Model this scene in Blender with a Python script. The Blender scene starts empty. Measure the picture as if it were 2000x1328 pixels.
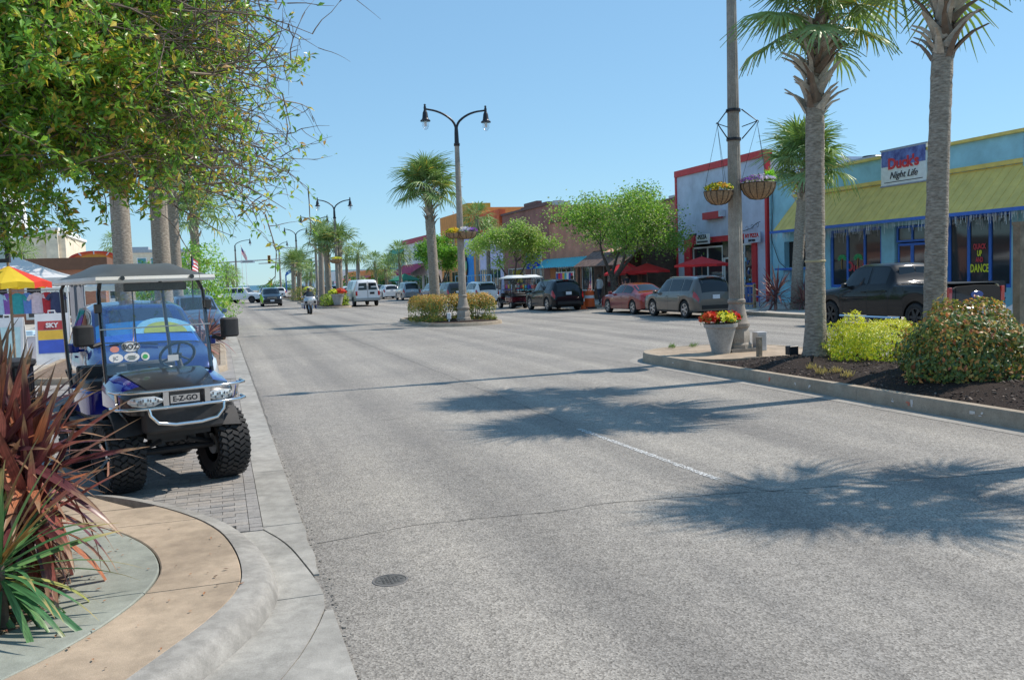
import bpy, math, random
from mathutils import Vector, Matrix, noise as mnoise
R = math.radians
S = bpy.context.scene
COL = S.collection
random.seed(7)

# ------------------------------------------------------------------ camera
cam = bpy.data.cameras.new('camera'); cam.sensor_width = 36.0; cam.lens = 31.5
cam.clip_start = 0.1; cam.clip_end = 20000
cam_o = bpy.data.objects.new('camera', cam); COL.objects.link(cam_o); S.camera = cam_o
yaw, pitch, roll = R(17.9694), R(4.0636), R(2.0)
fw = Vector((math.sin(yaw)*math.cos(pitch), math.cos(yaw)*math.cos(pitch), -math.sin(pitch)))
rt = Vector((math.cos(yaw), -math.sin(yaw), 0)); up = rt.cross(fw)
rt2 = rt*math.cos(roll) - up*math.sin(roll); up2 = up*math.cos(roll) + rt*math.sin(roll)
mw = Matrix((rt2, up2, -fw)).transposed().to_4x4(); mw.translation = (0, 0, 1.95)
cam_o.matrix_world = mw

# ------------------------------------------------------------------ sky, sun, exposure
SUN_EL, SUN_AZ = R(49), R(90-3)            # azimuth measured from +Y (street) towards +X
w = bpy.data.worlds.new('World'); S.world = w; w.use_nodes = True
nt = w.node_tree; nt.nodes.clear()
sk = nt.nodes.new('ShaderNodeTexSky'); sk.sky_type = 'NISHITA'; sk.sun_disc = False
sk.sun_elevation = SUN_EL; sk.sun_rotation = SUN_AZ; sk.altitude = 0; sk.air_density = 1.0; sk.dust_density = 0.0; sk.ozone_density = 6.0
bg = nt.nodes.new('ShaderNodeBackground'); bg.inputs['Strength'].default_value = 0.125
wo = nt.nodes.new('ShaderNodeOutputWorld')
gm = nt.nodes.new('ShaderNodeGamma'); gm.inputs[1].default_value = 0.5          # the photo's soft tone curve
tn = nt.nodes.new('ShaderNodeMix'); tn.data_type = 'RGBA'; tn.blend_type = 'MULTIPLY'; tn.inputs[0].default_value = 1.0; tn.inputs[7].default_value = (1.19, 1.69, 1.98, 1)
nt.links.new(sk.outputs[0], gm.inputs[0]); nt.links.new(gm.outputs[0], tn.inputs[6]); nt.links.new(tn.outputs[2], bg.inputs[0]); nt.links.new(bg.outputs[0], wo.inputs[0])
sl = bpy.data.lights.new('sun', 'SUN'); sl.energy = 3.25; sl.angle = R(0.53); sl.color = (1.0, 0.915, 0.81)
so = bpy.data.objects.new('sun', sl); COL.objects.link(so)
sd = Vector((math.sin(SUN_AZ)*math.cos(SUN_EL), math.cos(SUN_AZ)*math.cos(SUN_EL), math.sin(SUN_EL)))
so.rotation_euler = sd.to_track_quat('Z', 'Y').to_euler(); so.location = (30, 20, 40)
S.view_settings.view_transform = 'Standard'; S.view_settings.look = 'None'
S.view_settings.exposure = 0.55; S.view_settings.gamma = 1.0
S.view_settings.use_curve_mapping = False

# ------------------------------------------------------------------ materials
MC = {}
def M(name, col=(.5, .5, .5), rough=.6, metal=0., var=.12, scale=4., bump=0., bscale=60., spec=.5, coat=0., trans=0., emit=0., world=False, detail=4., col2=None, stretch=None):
    if name in MC: return MC[name]
    if metal < .5:
        col = tuple(min(x*1.28, max(x, .82)) for x in col); col2 = tuple(min(x*1.28, max(x, .82)) for x in col2) if col2 else None
    m = bpy.data.materials.new(name); m.use_nodes = True; t = m.node_tree; N = t.nodes; L = t.links
    p = N['Principled BSDF']; out = N['Material Output']
    p.inputs['Roughness'].default_value = rough; p.inputs['Metallic'].default_value = metal
    p.inputs['Specular IOR Level'].default_value = spec; p.inputs['Coat Weight'].default_value = coat
    p.inputs['Coat Roughness'].default_value = .06
    c = (*col, 1)
    if var > 0 or col2:
        if world: src = N.new('ShaderNodeNewGeometry').outputs['Position']
        else: src = N.new('ShaderNodeTexCoord').outputs['Object']
        if stretch:
            mp = N.new('ShaderNodeMapping'); mp.inputs['Scale'].default_value = stretch; L.new(src, mp.inputs['Vector']); src = mp.outputs[0]
        n = N.new('ShaderNodeTexNoise'); n.inputs['Scale'].default_value = scale; n.inputs['Detail'].default_value = detail; n.inputs['Roughness'].default_value = .62
        L.new(src, n.inputs['Vector'])
        rp = N.new('ShaderNodeValToRGB'); rp.color_ramp.elements[0].position = .3; rp.color_ramp.elements[1].position = .7
        rp.color_ramp.elements[0].color = (*[max(0, x*(1-var)) for x in col], 1)
        rp.color_ramp.elements[1].color = (*(col2 if col2 else [min(1, x*(1+var)) for x in col]), 1)
        L.new(n.outputs['Fac'], rp.inputs[0]); L.new(rp.outputs[0], p.inputs['Base Color'])
        if bump > 0:
            n2 = N.new('ShaderNodeTexNoise'); n2.inputs['Scale'].default_value = bscale; n2.inputs['Detail'].default_value = 5
            L.new(src, n2.inputs['Vector']); b = N.new('ShaderNodeBump'); b.inputs['Strength'].default_value = min(1, bump); b.inputs['Distance'].default_value = .02
            L.new(n2.outputs['Fac'], b.inputs['Height']); L.new(b.outputs[0], p.inputs['Normal'])
    else: p.inputs['Base Color'].default_value = c
    if trans > 0:
        tr = N.new('ShaderNodeBsdfTranslucent'); mx = N.new('ShaderNodeMixShader'); mx.inputs[0].default_value = trans
        tr.inputs['Color'].default_value = (min(1, col[0]*1.5), min(1, col[1]*1.6), col[2], 1)
        L.new(p.outputs[0], mx.inputs[1]); L.new(tr.outputs[0], mx.inputs[2]); L.new(mx.outputs[0], out.inputs[0])
    if emit > 0:
        p.inputs['Emission Color'].default_value = c; p.inputs['Emission Strength'].default_value = emit
    MC[name] = m; return m

def glass_mat(name, tint=(.8, .86, .88), mixf=.82, rough=.02):
    """thin pane: mostly see-through, mirror-like at grazing angles"""
    if name in MC: return MC[name]
    m = bpy.data.materials.new(name); m.use_nodes = True; t = m.node_tree; N = t.nodes; L = t.links
    N.remove(N['Principled BSDF']); out = N['Material Output']
    tr = N.new('ShaderNodeBsdfTransparent'); tr.inputs[0].default_value = (*tint, 1)
    gl = N.new('ShaderNodeBsdfGlossy'); gl.inputs['Roughness'].default_value = rough; gl.inputs[0].default_value = (1, 1, 1, 1)
    fr = N.new('ShaderNodeLayerWeight'); pw = N.new('ShaderNodeMath'); pw.operation = 'POWER'; pw.inputs[1].default_value = 5; L.new(fr.outputs['Facing'], pw.inputs[0])
    ad = N.new('ShaderNodeMath'); ad.operation = 'MULTIPLY_ADD'; ad.inputs[1].default_value = .9; ad.inputs[2].default_value = .045+max(0, .9-mixf)*.5; L.new(pw.outputs[0], ad.inputs[0])
    mx = N.new('ShaderNodeMixShader'); L.new(ad.outputs[0], mx.inputs[0]); L.new(tr.outputs[0], mx.inputs[1]); L.new(gl.outputs[0], mx.inputs[2])
    L.new(mx.outputs[0], out.inputs[0]); MC[name] = m; return m

# ------------------------------------------------------------------ mesh builder
class MB:
    def __init__(s): s.v = []; s.f = []; s.m = []
    def add(s, vs, fs, mi=0):
        o = len(s.v); s.v += [tuple(v) for v in vs]; s.f += [tuple(i+o for i in f) for f in fs]; s.m += [mi]*len(fs); return s
    def box(s, c, d, rz=0., rx=0., ry=0., mi=0, taper=1.):
        hx, hy, hz = d[0]/2, d[1]/2, d[2]/2
        vs = [Vector((x*(taper if z > 0 else 1), y*(taper if z > 0 else 1), z)) for z in (-hz, hz) for x, y in ((-hx, -hy), (hx, -hy), (hx, hy), (-hx, hy))]
        if rz or rx or ry:
            m = Matrix.Rotation(rz, 3, 'Z') @ Matrix.Rotation(ry, 3, 'Y') @ Matrix.Rotation(rx, 3, 'X'); vs = [m @ v for v in vs]
        c = Vector(c); return s.add([v+c for v in vs], [(3, 2, 1, 0), (4, 5, 6, 7), (0, 1, 5, 4), (1, 2, 6, 5), (2, 3, 7, 6), (3, 0, 4, 7)], mi)
    def b2(s, x0, x1, y0, y1, z0, z1, mi=0): return s.box(((x0+x1)/2, (y0+y1)/2, (z0+z1)/2), (abs(x1-x0), abs(y1-y0), abs(z1-z0)), mi=mi)
    def rbox(s, c, d, r=.03, n=2, axis='z', mi=0, rz=0.):
        """box with rounded vertical corners and softened top/bottom"""
        hx, hy, hz = d[0]/2, d[1]/2, d[2]/2; r = min(r, hx*.99, hy*.99, hz*.99)
        def ring(rr, ins, z):
            o = []
            for (sx, sy, a0) in ((1, 1, 0), (-1, 1, 90), (-1, -1, 180), (1, -1, 270)):
                for k in range(n+1):
                    a = R(a0+90*k/n); o.append((sx*(hx-r)+(r-ins)*math.cos(a), sy*(hy-r)+(r-ins)*math.sin(a), z))
            return o
        q = r*.4
        rings = [ring(r, q, -hz), ring(r, 0, -hz+q), ring(r, 0, hz-q), ring(r, q, hz)]
        m = Matrix.Rotation(rz, 3, 'Z'); pm = {'z': (0, 1, 2), 'x': (2, 0, 1), 'y': (1, 2, 0)}[axis]
        rings = [[tuple(Vector(c)+m @ Vector((p[pm[0]], p[pm[1]], p[pm[2]]))) for p in rg] for rg in rings] if axis == 'z' else [[tuple(Vector(c)+m @ Vector((p[pm[0]], p[pm[1]], p[pm[2]]))) for p in rg] for rg in rings]
        return s.loft(rings, caps=True, mi=mi)
    def loft(s, rings, caps=False, closed=True, mi=0):
        n = len(rings[0]); o = len(s.v); fs = []
        for r_ in rings: s.v += [tuple(p) for p in r_]
        for i in range(len(rings)-1):
            for j in range(n if closed else n-1):
                k = (j+1) % n; fs.append((o+i*n+j, o+i*n+k, o+(i+1)*n+k, o+(i+1)*n+j))
        if caps: fs.append(tuple(o+j for j in range(n-1, -1, -1))); fs.append(tuple(o+(len(rings)-1)*n+j for j in range(n)))
        s.f += fs; s.m += [mi]*len(fs); return s
    def tube(s, pts, rad, n=6, caps=True, mi=0, flat=1.):
        pts = [Vector(p) for p in pts]; rs = rad if isinstance(rad, (list, tuple)) else [rad]*len(pts)
        rings = []; u = None
        for i, p in enumerate(pts):
            d = (pts[min(i+1, len(pts)-1)]-pts[max(i-1, 0)])
            if d.length < 1e-9: d = Vector((0, 0, 1))
            d.normalize()
            if u is None: u = d.cross(Vector((0, 0, 1)) if abs(d.z) < .9 else Vector((1, 0, 0))).normalized()
            else:
                u = (u-d*u.dot(d))
                u = u.normalized() if u.length > 1e-6 else d.orthogonal().normalized()
            b = d.cross(u)
            rings.append([p+(u*math.cos(2*math.pi*k/n)+b*math.sin(2*math.pi*k/n)*flat)*rs[i] for k in range(n)])
        return s.loft(rings, caps=caps, mi=mi)
    def lathe(s, prof, n=16, c=(0, 0, 0), axis='z', caps=True, mi=0, sy=1.):
        rings = []
        for r_, h in prof:
            ring = []
            for k in range(n):
                a = 2*math.pi*k/n; x, y = r_*math.cos(a), r_*math.sin(a)*sy
                p = (x, y, h) if axis == 'z' else ((h, x, y) if axis == 'x' else (y, h, x))
                ring.append((p[0]+c[0], p[1]+c[1], p[2]+c[2]))
            rings.append(ring)
        return s.loft(rings, caps=caps, mi=mi)
    def prism(s, poly, z0, z1, mi=0):
        n = len(poly); a = sum(poly[i][0]*poly[(i+1) % n][1]-poly[(i+1) % n][0]*poly[i][1] for i in range(n))
        if a < 0: poly = poly[::-1]
        return s.loft([[(x, y, z0) for x, y in poly], [(x, y, z1) for x, y in poly]], caps=True, mi=mi)
    def quad(s, a, b, c, d, mi=0): return s.add([a, b, c, d], [(0, 1, 2, 3)], mi)
    def leaf(s, p, d, nrm, L, W, mi=0, bend=.15):
        """pointed leaf of 4 triangles, folded along the midrib"""
        side = d.cross(nrm).normalized(); u = side.cross(d).normalized()
        a = p; m1 = p+d*L*.5; t = p+d*L-u*L*bend
        return s.add([a, m1+side*W/2+u*W*.18, t, m1-side*W/2+u*W*.18, m1], [(0, 4, 1), (4, 2, 1), (0, 3, 4), (4, 3, 2)], mi)

def obj(name, mb, mats, parent=None, loc=None, rz=0., smooth=None, label=None, cat=None, group=None, kind=None):
    me = mb if isinstance(mb, bpy.types.Mesh) else mesh(name, mb, mats, smooth)
    o = bpy.data.objects.new(name, me); COL.objects.link(o)
    if parent is not None: o.parent = parent
    if loc: o.location = loc
    if rz: o.rotation_euler = (0, 0, rz)
    return tag(o, label, cat, group, kind)
def mesh(name, mb, mats, smooth=None):
    me = bpy.data.meshes.new(name); me.from_pydata(mb.v, [], mb.f)
    for m in (mats if isinstance(mats, (list, tuple)) else [mats]): me.materials.append(m)
    if any(mb.m): me.polygons.foreach_set('material_index', mb.m)
    if smooth is not None:
        me.polygons.foreach_set('use_smooth', [True]*len(me.polygons)); me.set_sharp_from_angle(angle=R(smooth))
    me.update(); return me
def tag(o, label=None, cat=None, group=None, kind=None):
    if label: o['label'] = label
    if cat: o['category'] = cat
    if group: o['group'] = group
    if kind: o['kind'] = kind
    return o
def thing(name, label, cat, loc=(0, 0, 0), rz=0., group=None):
    o = bpy.data.objects.new(name, None); COL.objects.link(o); o.location = loc; o.rotation_euler = (0, 0, rz); o.empty_display_size = .2
    return tag(o, label, cat, group)
KIDS = {}
def copy_tree(o, loc, rz=None, label=None, scale=None, parent=None):
    c = o.copy(); COL.objects.link(c); c.parent = parent
    if loc is not None: c.location = loc
    if rz is not None: c.rotation_euler = (0, 0, rz)
    if scale: c.scale = (scale,)*3 if not isinstance(scale, tuple) else scale
    if label: c['label'] = label
    for ch in list(o.children):
        copy_tree(ch, None, parent=c)
    return c
def text_mesh(name, s, size, mat, parent, loc, rot, extrude=.006, align='CENTER', shear=0., sx=1., bold=0.):
    cu = bpy.data.curves.new(name, 'FONT'); cu.body = s; cu.size = size; cu.align_x = align; cu.align_y = 'CENTER'; cu.extrude = extrude; cu.shear = shear; cu.resolution_u = 3; cu.offset = bold
    t = bpy.data.objects.new(name+'_c', cu); COL.objects.link(t)
    dg = bpy.context.evaluated_depsgraph_get(); me = bpy.data.meshes.new_from_object(t.evaluated_get(dg)); bpy.data.objects.remove(t)
    me.materials.clear(); me.materials.append(mat)
    o = bpy.data.objects.new(name, me); COL.objects.link(o); o.parent = parent; o.location = loc; o.rotation_euler = rot; o.scale = (sx, 1, 1)
    return o
def lerp(a, b, t): return a+(b-a)*t
def interp(keys, y):
    if y <= keys[0][0]: return keys[0][1:]
    for a, b in zip(keys, keys[1:]):
        if y <= b[0]:
            t = (y-a[0])/(b[0]-a[0]); return tuple(lerp(p, q, t) for p, q in zip(a[1:], b[1:]))
    return keys[-1][1:]
def rnd(a, b): return random.uniform(a, b)
def rdir():
    z = rnd(-1, 1); a = rnd(0, 2*math.pi); q = math.sqrt(1-z*z); return Vector((q*math.cos(a), q*math.sin(a), z))
# ------------------------------------------------------------------ ground materials
def asphalt():
    m = bpy.data.materials.new('asphalt'); m.use_nodes = True; t = m.node_tree; N = t.nodes; L = t.links; p = N['Principled BSDF']
    g = N.new('ShaderNodeNewGeometry')
    def noise(scale, det, vec=None, rough=.6):
        n = N.new('ShaderNodeTexNoise'); n.inputs['Scale'].default_value = scale; n.inputs['Detail'].default_value = det; n.inputs['Roughness'].default_value = rough
        L.new(vec or g.outputs['Position'], n.inputs['Vector']); return n.outputs['Fac']
    def mapping(sc):
        k = N.new('ShaderNodeMapping'); k.inputs['Scale'].default_value = sc; L.new(g.outputs['Position'], k.inputs['Vector']); return k.outputs[0]
    def ramp(f, p0, c0, p1, c1):
        r = N.new('ShaderNodeValToRGB'); e = r.color_ramp.elements; e[0].position = p0; e[0].color = (*c0, 1); e[1].position = p1; e[1].color = (*c1, 1); L.new(f, r.inputs[0]); return r.outputs[0]
    def mul(a, b, f=1.):
        x = N.new('ShaderNodeMix'); x.data_type = 'RGBA'; x.blend_type = 'MULTIPLY'; x.inputs[0].default_value = f; L.new(a, x.inputs[6]); L.new(b, x.inputs[7]); return x.outputs[2]
    v = N.new('ShaderNodeTexVoronoi'); v.inputs['Scale'].default_value = 88; L.new(g.outputs['Position'], v.inputs['Vector'])
    base = ramp(v.outputs['Color'], .1, (.195, .178, .156), .92, (.53, .493, .437))
    big = ramp(noise(.35, 5), .3, (.80, .80, .81), .72, (1.08, 1.07, 1.05))
    lane = ramp(noise(1., 4, mapping((1.1, .035, 1))), .34, (.76, .765, .78), .66, (1.08, 1.075, 1.06))
    fine = ramp(noise(7, 6), .35, (.88, .88, .88), .68, (1.05, 1.05, 1.05))
    # darker wheel tracks and oil line along each lane, broken up by noise
    sx = N.new('ShaderNodeSeparateXYZ'); L.new(g.outputs['Position'], sx.inputs[0])
    wv = N.new('ShaderNodeMath'); wv.operation = 'SINE'; ph = N.new('ShaderNodeMath'); ph.operation = 'MULTIPLY_ADD'; ph.inputs[1].default_value = 3.3; ph.inputs[2].default_value = .4; L.new(sx.outputs[0], ph.inputs[0]); L.new(ph.outputs[0], wv.inputs[0])
    am = N.new('ShaderNodeMath'); am.operation = 'MULTIPLY'; L.new(wv.outputs[0], am.inputs[0]); L.new(noise(.5, 5, mapping((1.5, .12, 1))), am.inputs[1])
    track = ramp(am.outputs[0], .02, (1.03, 1.03, 1.03), .62, (.86, .86, .865))
    spots = ramp(noise(2.6, 3), .66, (1, 1, 1), .76, (.80, .80, .80))
    c = mul(mul(mul(mul(mul(base, big), lane), fine), track), spots)
    L.new(c, p.inputs['Base Color']); p.inputs['Roughness'].default_value = .82; p.inputs['Specular IOR Level'].default_value = .35
    b = N.new('ShaderNodeBump'); b.inputs['Strength'].default_value = .55; b.inputs['Distance'].default_value = .006
    L.new(v.outputs['Distance'], b.inputs['Height']); L.new(b.outputs[0], p.inputs['Normal']); return m
def speckle(name, col, amt=.22, scale=160, stain=.18, rough=.85, sscale=1.3):
    col = tuple(x*1.25 for x in col)
    m = bpy.data.materials.new(name); m.use_nodes = True; t = m.node_tree; N = t.nodes; L = t.links; p = N['Principled BSDF']
    g = N.new('ShaderNodeNewGeometry')
    def ns(sc, d):
        n = N.new('ShaderNodeTexNoise'); n.inputs['Scale'].default_value = sc; n.inputs['Detail'].default_value = d; n.inputs['Roughness'].default_value = .65; L.new(g.outputs['Position'], n.inputs['Vector']); return n.outputs['Fac']
    def rp(f, a, b, q0, q1):
        r = N.new('ShaderNodeValToRGB'); e = r.color_ramp.elements; e[0].position = q0; e[1].position = q1; e[0].color = (*a, 1); e[1].color = (*b, 1); L.new(f, r.inputs[0]); return r.outputs[0]
    a = rp(ns(scale, 3), [x*(1-amt) for x in col], [min(1, x*(1+amt)) for x in col], .35, .65)
    s1 = rp(ns(sscale, 6), (1-stain,)*3, (1+stain*.35,)*3, .32, .66)
    s2 = rp(ns(sscale*6, 6), (1-stain*.5,)*3, (1+stain*.2,)*3, .38, .62)
    def mul(x, y):
        k = N.new('ShaderNodeMix'); k.data_type = 'RGBA'; k.blend_type = 'MULTIPLY'; k.inputs[0].default_value = 1; L.new(x, k.inputs[6]); L.new(y, k.inputs[7]); return k.outputs[2]
    L.new(mul(mul(a, s1), s2), p.inputs['Base Color']); p.inputs['Roughness'].default_value = rough; p.inputs['Specular IOR Level'].default_value = .3
    b = N.new('ShaderNodeBump'); b.inputs['Strength'].default_value = .35; b.inputs['Distance'].default_value = .004; L.new(ns(scale*.8, 3), b.inputs['Height']); L.new(b.outputs[0], p.inputs['Normal']); return m
M_asph = asphalt()
M_conc = speckle('gutter_concrete', (.32, .305, .275), .15, 160, .32)
M_kerb = speckle('kerb_concrete', (.285, .27, .245), .13, 150, .34, sscale=2.2)
M_kerbm = speckle('median_kerb_concrete', (.345, .285, .215), .16, 90, .25, sscale=1.5)
M_tan = speckle('tan_concrete', (.375, .295, .215), .14, 170, .30)
M_green = speckle('green_concrete', (.275, .29, .25), .13, 170, .28)
M_walk = speckle('sidewalk_concrete', (.42, .39, .34), .1, 60, .18, sscale=.6)
M_paver = speckle('paver_grey', (.27, .255, .24), .16, 90, .2, sscale=3)
M_sand = speckle('sand_ground', (.33, .30, .25), .15, 20, .2, sscale=.2)
M_joint = M('joint_dirt', (.11, .10, .088), .95, var=.3, scale=30, world=True)
M_mulch = M('mulch', (.030, .021, .017), .9, var=.55, scale=45, bump=1., bscale=70, world=True, spec=.2)
M_chip = M('mulch_chip', (.055, .040, .032), .85, var=.4, scale=20)
M_chip2 = M('mulch_chip_dry', (.16, .125, .10), .85, var=.3, scale=20)
M_litter = M('dry_bed_soil', (.17, .12, .085), .95, var=.45, scale=18, bump=.8, bscale=50, world=True)
M_white = M('worn_road_paint', (.62, .62, .60), .8, var=.2, scale=20)

def sheet(name, x0, x1, y0, y1, z, mat, **k):
    b = MB(); b.quad((x0, y0, z), (x1, y0, z), (x1, y1, z), (x0, y1, z)); return obj(name, b, mat, kind='structure', **k)
sheet('ground', -1500, 1500, -200, 356, -.03, M_sand)
road = sheet('road', .5, 20.7, -40, 354, 0, M_asph)
# sea
sea = bpy.data.materials.new('sea_water'); sea.use_nodes = True
_p = sea.node_tree.nodes['Principled BSDF']; _p.inputs['Base Color'].default_value = (.012, .10, .155, 1); _p.inputs['Roughness'].default_value = .35
_n = sea.node_tree.nodes.new('ShaderNodeTexNoise'); _n.inputs['Scale'].default_value = .4; _n.inputs['Detail'].default_value = 6
_b = sea.node_tree.nodes.new('ShaderNodeBump'); _b.inputs['Strength'].default_value = .8; _b.inputs['Distance'].default_value = .6
_g = sea.node_tree.nodes.new('ShaderNodeNewGeometry'); sea.node_tree.links.new(_g.outputs['Position'], _n.inputs['Vector'])
sea.node_tree.links.new(_n.outputs['Fac'], _b.inputs['Height']); sea.node_tree.links.new(_b.outputs[0], _p.inputs['Normal'])
sheet('sea', -15000, 15000, 350, 15000, -1.6, sea)
sheet('left_sidewalk', -40, -4.4, -10, 354, .02, M_walk)
_b = MB(); _b.b2(20.7, 20.86, -40, 354, -.05, .14); obj('right_kerb', _b, M_kerbm, kind='structure')
_b = MB(); _b.b2(20.862, 27.6, -40, 354, -.05, .135); obj('right_sidewalk', _b, M_walk, kind='structure')
_b = MB(); _b.b2(27.6, 200, -40, 354, -.05, .05); obj('right_lot', _b, M_sand, kind='structure')

# ------------------------------------------------------------------ foreground corner (bulb-out)
KE = [(-8, 10.4), (-5, 10.1), (-3, 9.75), (-1.9, 9.35), (-1.16, 8.92), (-.65, 8.40), (-.21, 7.72), (.06, 7.10), (.18, 6.47), (.22, 5.91), (.19, 5.50), (.01, 5.02), (-.24, 4.58), (-.52, 4.1), (-.86, 3.5), (-1.25, 2.85), (-1.75, 2.0), (-2.4, 1.0), (-3.4, -.4), (-6, -3)]
def smooth_path(p, n=3):
    for _ in range(n):
        q = [p[0]]
        for a, b in zip(p, p[1:]): q += [(a[0]*.75+b[0]*.25, a[1]*.75+b[1]*.25), (a[0]*.25+b[0]*.75, a[1]*.25+b[1]*.75)]
        p = q+[p[-1]]
    return p
def offset_path(p, d):
    o = []
    for i in range(len(p)):
        a, b = p[max(i-1, 0)], p[min(i+1, len(p)-1)]; tx, ty = b[0]-a[0], b[1]-a[1]; l = math.hypot(tx, ty) or 1
        o.append((p[i][0]+ty/l*d, p[i][1]-tx/l*d))
    return o
KP = smooth_path(KE, 2)
KB = offset_path(KP, .17)        # back of the kerb (inland)
corner = thing('corner_pavement', None, None); del_keys = None
corner['kind'] = 'structure'
def kerb_seg(i0, i1, parent, mat):
    b = MB(); rings = []
    for i in range(i0, i1+1):
        (x, y), (bx, by) = KP[i], KB[i]
        h = .055+.07*max(0, min(1, (7.3-y)/1.3)); fx, fy = x+(x-bx)*.25, y+(y-by)*.25
        mx, my = x+(bx-x)*.2, y+(by-y)*.2
        rings.append([(fx, fy, -.03), (fx, fy, .01), (x+(x-bx)*.12, y+(y-by)*.12, h*.55), (x, y, h*.9), (mx, my, max(h, .1)+.006), (bx, by, .135), (bx, by, -.03)])
    b.loft(rings, caps=True); return obj('kerb_segment', b, mat, parent, smooth=40)
N_ = len(KP); cuts = [0]
acc = 0
jn = [8.8, 7.6, 5.62, 3.2, 1.2]; ji = 0
for i in range(1, N_-1):
    if ji < len(jn) and KP[i][1] < jn[ji]: cuts.append(i); ji += 1
cuts.append(N_-1)
for a, b in zip(cuts, cuts[1:]): kerb_seg(a, b, corner, M_kerb)
GT = smooth_path([(-6, 8.3), (-3, 8.1), (-1.7, 7.95), (-1.08, 7.62), (-.80, 7.25), (-.56, 6.75), (-.46, 6.25), (-.47, 5.95), (-.56, 5.55), (-.80, 5.04), (-1.08, 4.68), (-1.6, 4.1), (-2.3, 3.3), (-3.2, 2.0), (-5.6, 0)], 2)
def at_t(path, t):
    L_ = [0]
    for a, b in zip(path, path[1:]): L_.append(L_[-1]+math.hypot(b[0]-a[0], b[1]-a[1]))
    d = t*L_[-1]
    for i in range(len(L_)-1):
        if d <= L_[i+1]:
            f = (d-L_[i])/max(1e-9, L_[i+1]-L_[i]); return (lerp(path[i][0], path[i+1][0], f), lerp(path[i][1], path[i+1][1], f))
    return path[-1]
def by_y(path, y):
    for a, b in zip(path, path[1:]):
        if a[1] >= y >= b[1]: f = (a[1]-y)/max(1e-9, a[1]-b[1]); return (lerp(a[0], b[0], f), y)
    return path[-1]
def slab_band(pa, pb, ya, yb, z, mat, name, ins=.005, slant=.0):
    """slab between two paths running down in y"""
    b = MB(); n = 14; L1, L2 = [], []
    for k in range(n+1):
        y = lerp(ya, yb, k/n); L1.append(by_y(pa, y)); L2.append(by_y(pb, y+slant))
    L1 = [(x+ins, y) for x, y in L1]; L2 = [(x-ins, y) for x, y in L2]
    b.loft([[(p[0], p[1], -.03), (p[0], p[1], z-.006), (p[0]+.008, p[1], z), (q[0]-.008, q[1], z), (q[0], q[1], z-.006), (q[0], q[1], -.03)] for p, q in zip(L1, L2)], caps=True)
    return obj(name, b, mat, corner, smooth=30)
for ya, yb in ((8.0, 7.405), (7.395, 5.705), (5.695, 3.6), (3.59, 1.0)): slab_band(GT, KB, ya, yb, .13, M_tan, 'tan_slab')
# the far wing of the tan band, behind the plants
_b = MB(); _b.prism([(-6, 8.4), (-6, 10.0), (-5, 9.92), (-3, 9.57), (-1.95, 9.18), (-1.27, 8.78), (-1.02, 8.38), (-.78, 8.02), (-1.9, 8.02)], -.03, .129); obj('tan_slab', _b, M_tan, corner)
MUL = [(-6, 7.4), (-1.5, 7.36), (-1.2, 7.25), (-1.04, 6.5), (-1.02, 5.85), (-1.10, 5.46), (-1.22, 5.30), (-1.7, 4.9), (-2.6, 4.2), (-4.5, 3.4)]
for ya, yb in ((7.36, 5.725), (5.715, 3.5)): slab_band(MUL, GT, ya, yb, .131, M_green, 'green_slab')
_b = MB(); _b.prism([(-6, 7.37), (-6, 8.29), (-1.75, 7.97), (-1.1, 7.62), (-.87, 7.37)], -.03, .1305); obj('green_slab', _b, M_green, corner)
_b = MB(); gx, gy = 26, 30
for j in range(gy+1):
    for i in range(gx+1):
        y = lerp(3.5, 7.36, j/gy); x1 = by_y(MUL, y)[0]; x = lerp(-5, x1, i/gx)
        _b.v.append((x, y, .118+.05*min(1, (x1-x)/.5)+.02*mnoise.noise(Vector((x*5, y*5, 0)))))
_b.f = [(j*(gx+1)+i, j*(gx+1)+i+1, (j+1)*(gx+1)+i+1, (j+1)*(gx+1)+i) for j in range(gy) for i in range(gx)]; _b.m = [0]*len(_b.f)
obj('planting_bed', _b, M_litter, kind='structure', smooth=60)
# litter twigs and dead blades on the bed and pavement
_b = MB()
for k in range(900):
    y = rnd(4.4, 7.2); x = by_y(MUL, y)[0]-abs(random.gauss(0, .35))+.02; a = rnd(0, 6.3); l = rnd(.02, .12)
    d = Vector((math.cos(a), math.sin(a), rnd(-.1, .25))).normalized(); z = .135+.04*min(1, max(0, (by_y(MUL, y)[0]-x)/.5))
    _b.leaf(Vector((x, y, z+.006)), d, Vector((0, 0, 1)), l, rnd(.004, .012), mi=random.randrange(3), bend=.1)
obj('leaf_litter', _b, [M('litter_tan', (.36, .26, .15), .9), M('litter_brown', (.12, .07, .04), .9), M('litter_red', (.25, .08, .05), .9)], kind='stuff', label='dry twigs and dead blades littering the planting bed edge', cat='litter')
_b = MB()
for k in range(46):
    y = rnd(4.5, 7.2); x = rnd(by_y(MUL, y)[0], by_y(KB, y)[0]); a = rnd(0, 6.3); s = rnd(.01, .028)
    _b.leaf(Vector((x, y, .139)), Vector((math.cos(a), math.sin(a), .05)), Vector((0, 0, 1)), s*1.6, s*.7, mi=random.randrange(2), bend=-.1)
obj('fallen_leaves', _b, [M('fallen_brown', (.10, .06, .035), .8), M('fallen_rust', (.28, .12, .05), .8)], kind='stuff', label='few small brown leaves scattered on the coloured pavement', cat='leaves')
sheet('corner_base', -8, .535, -6, 10.5, -.006, M_joint)

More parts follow.
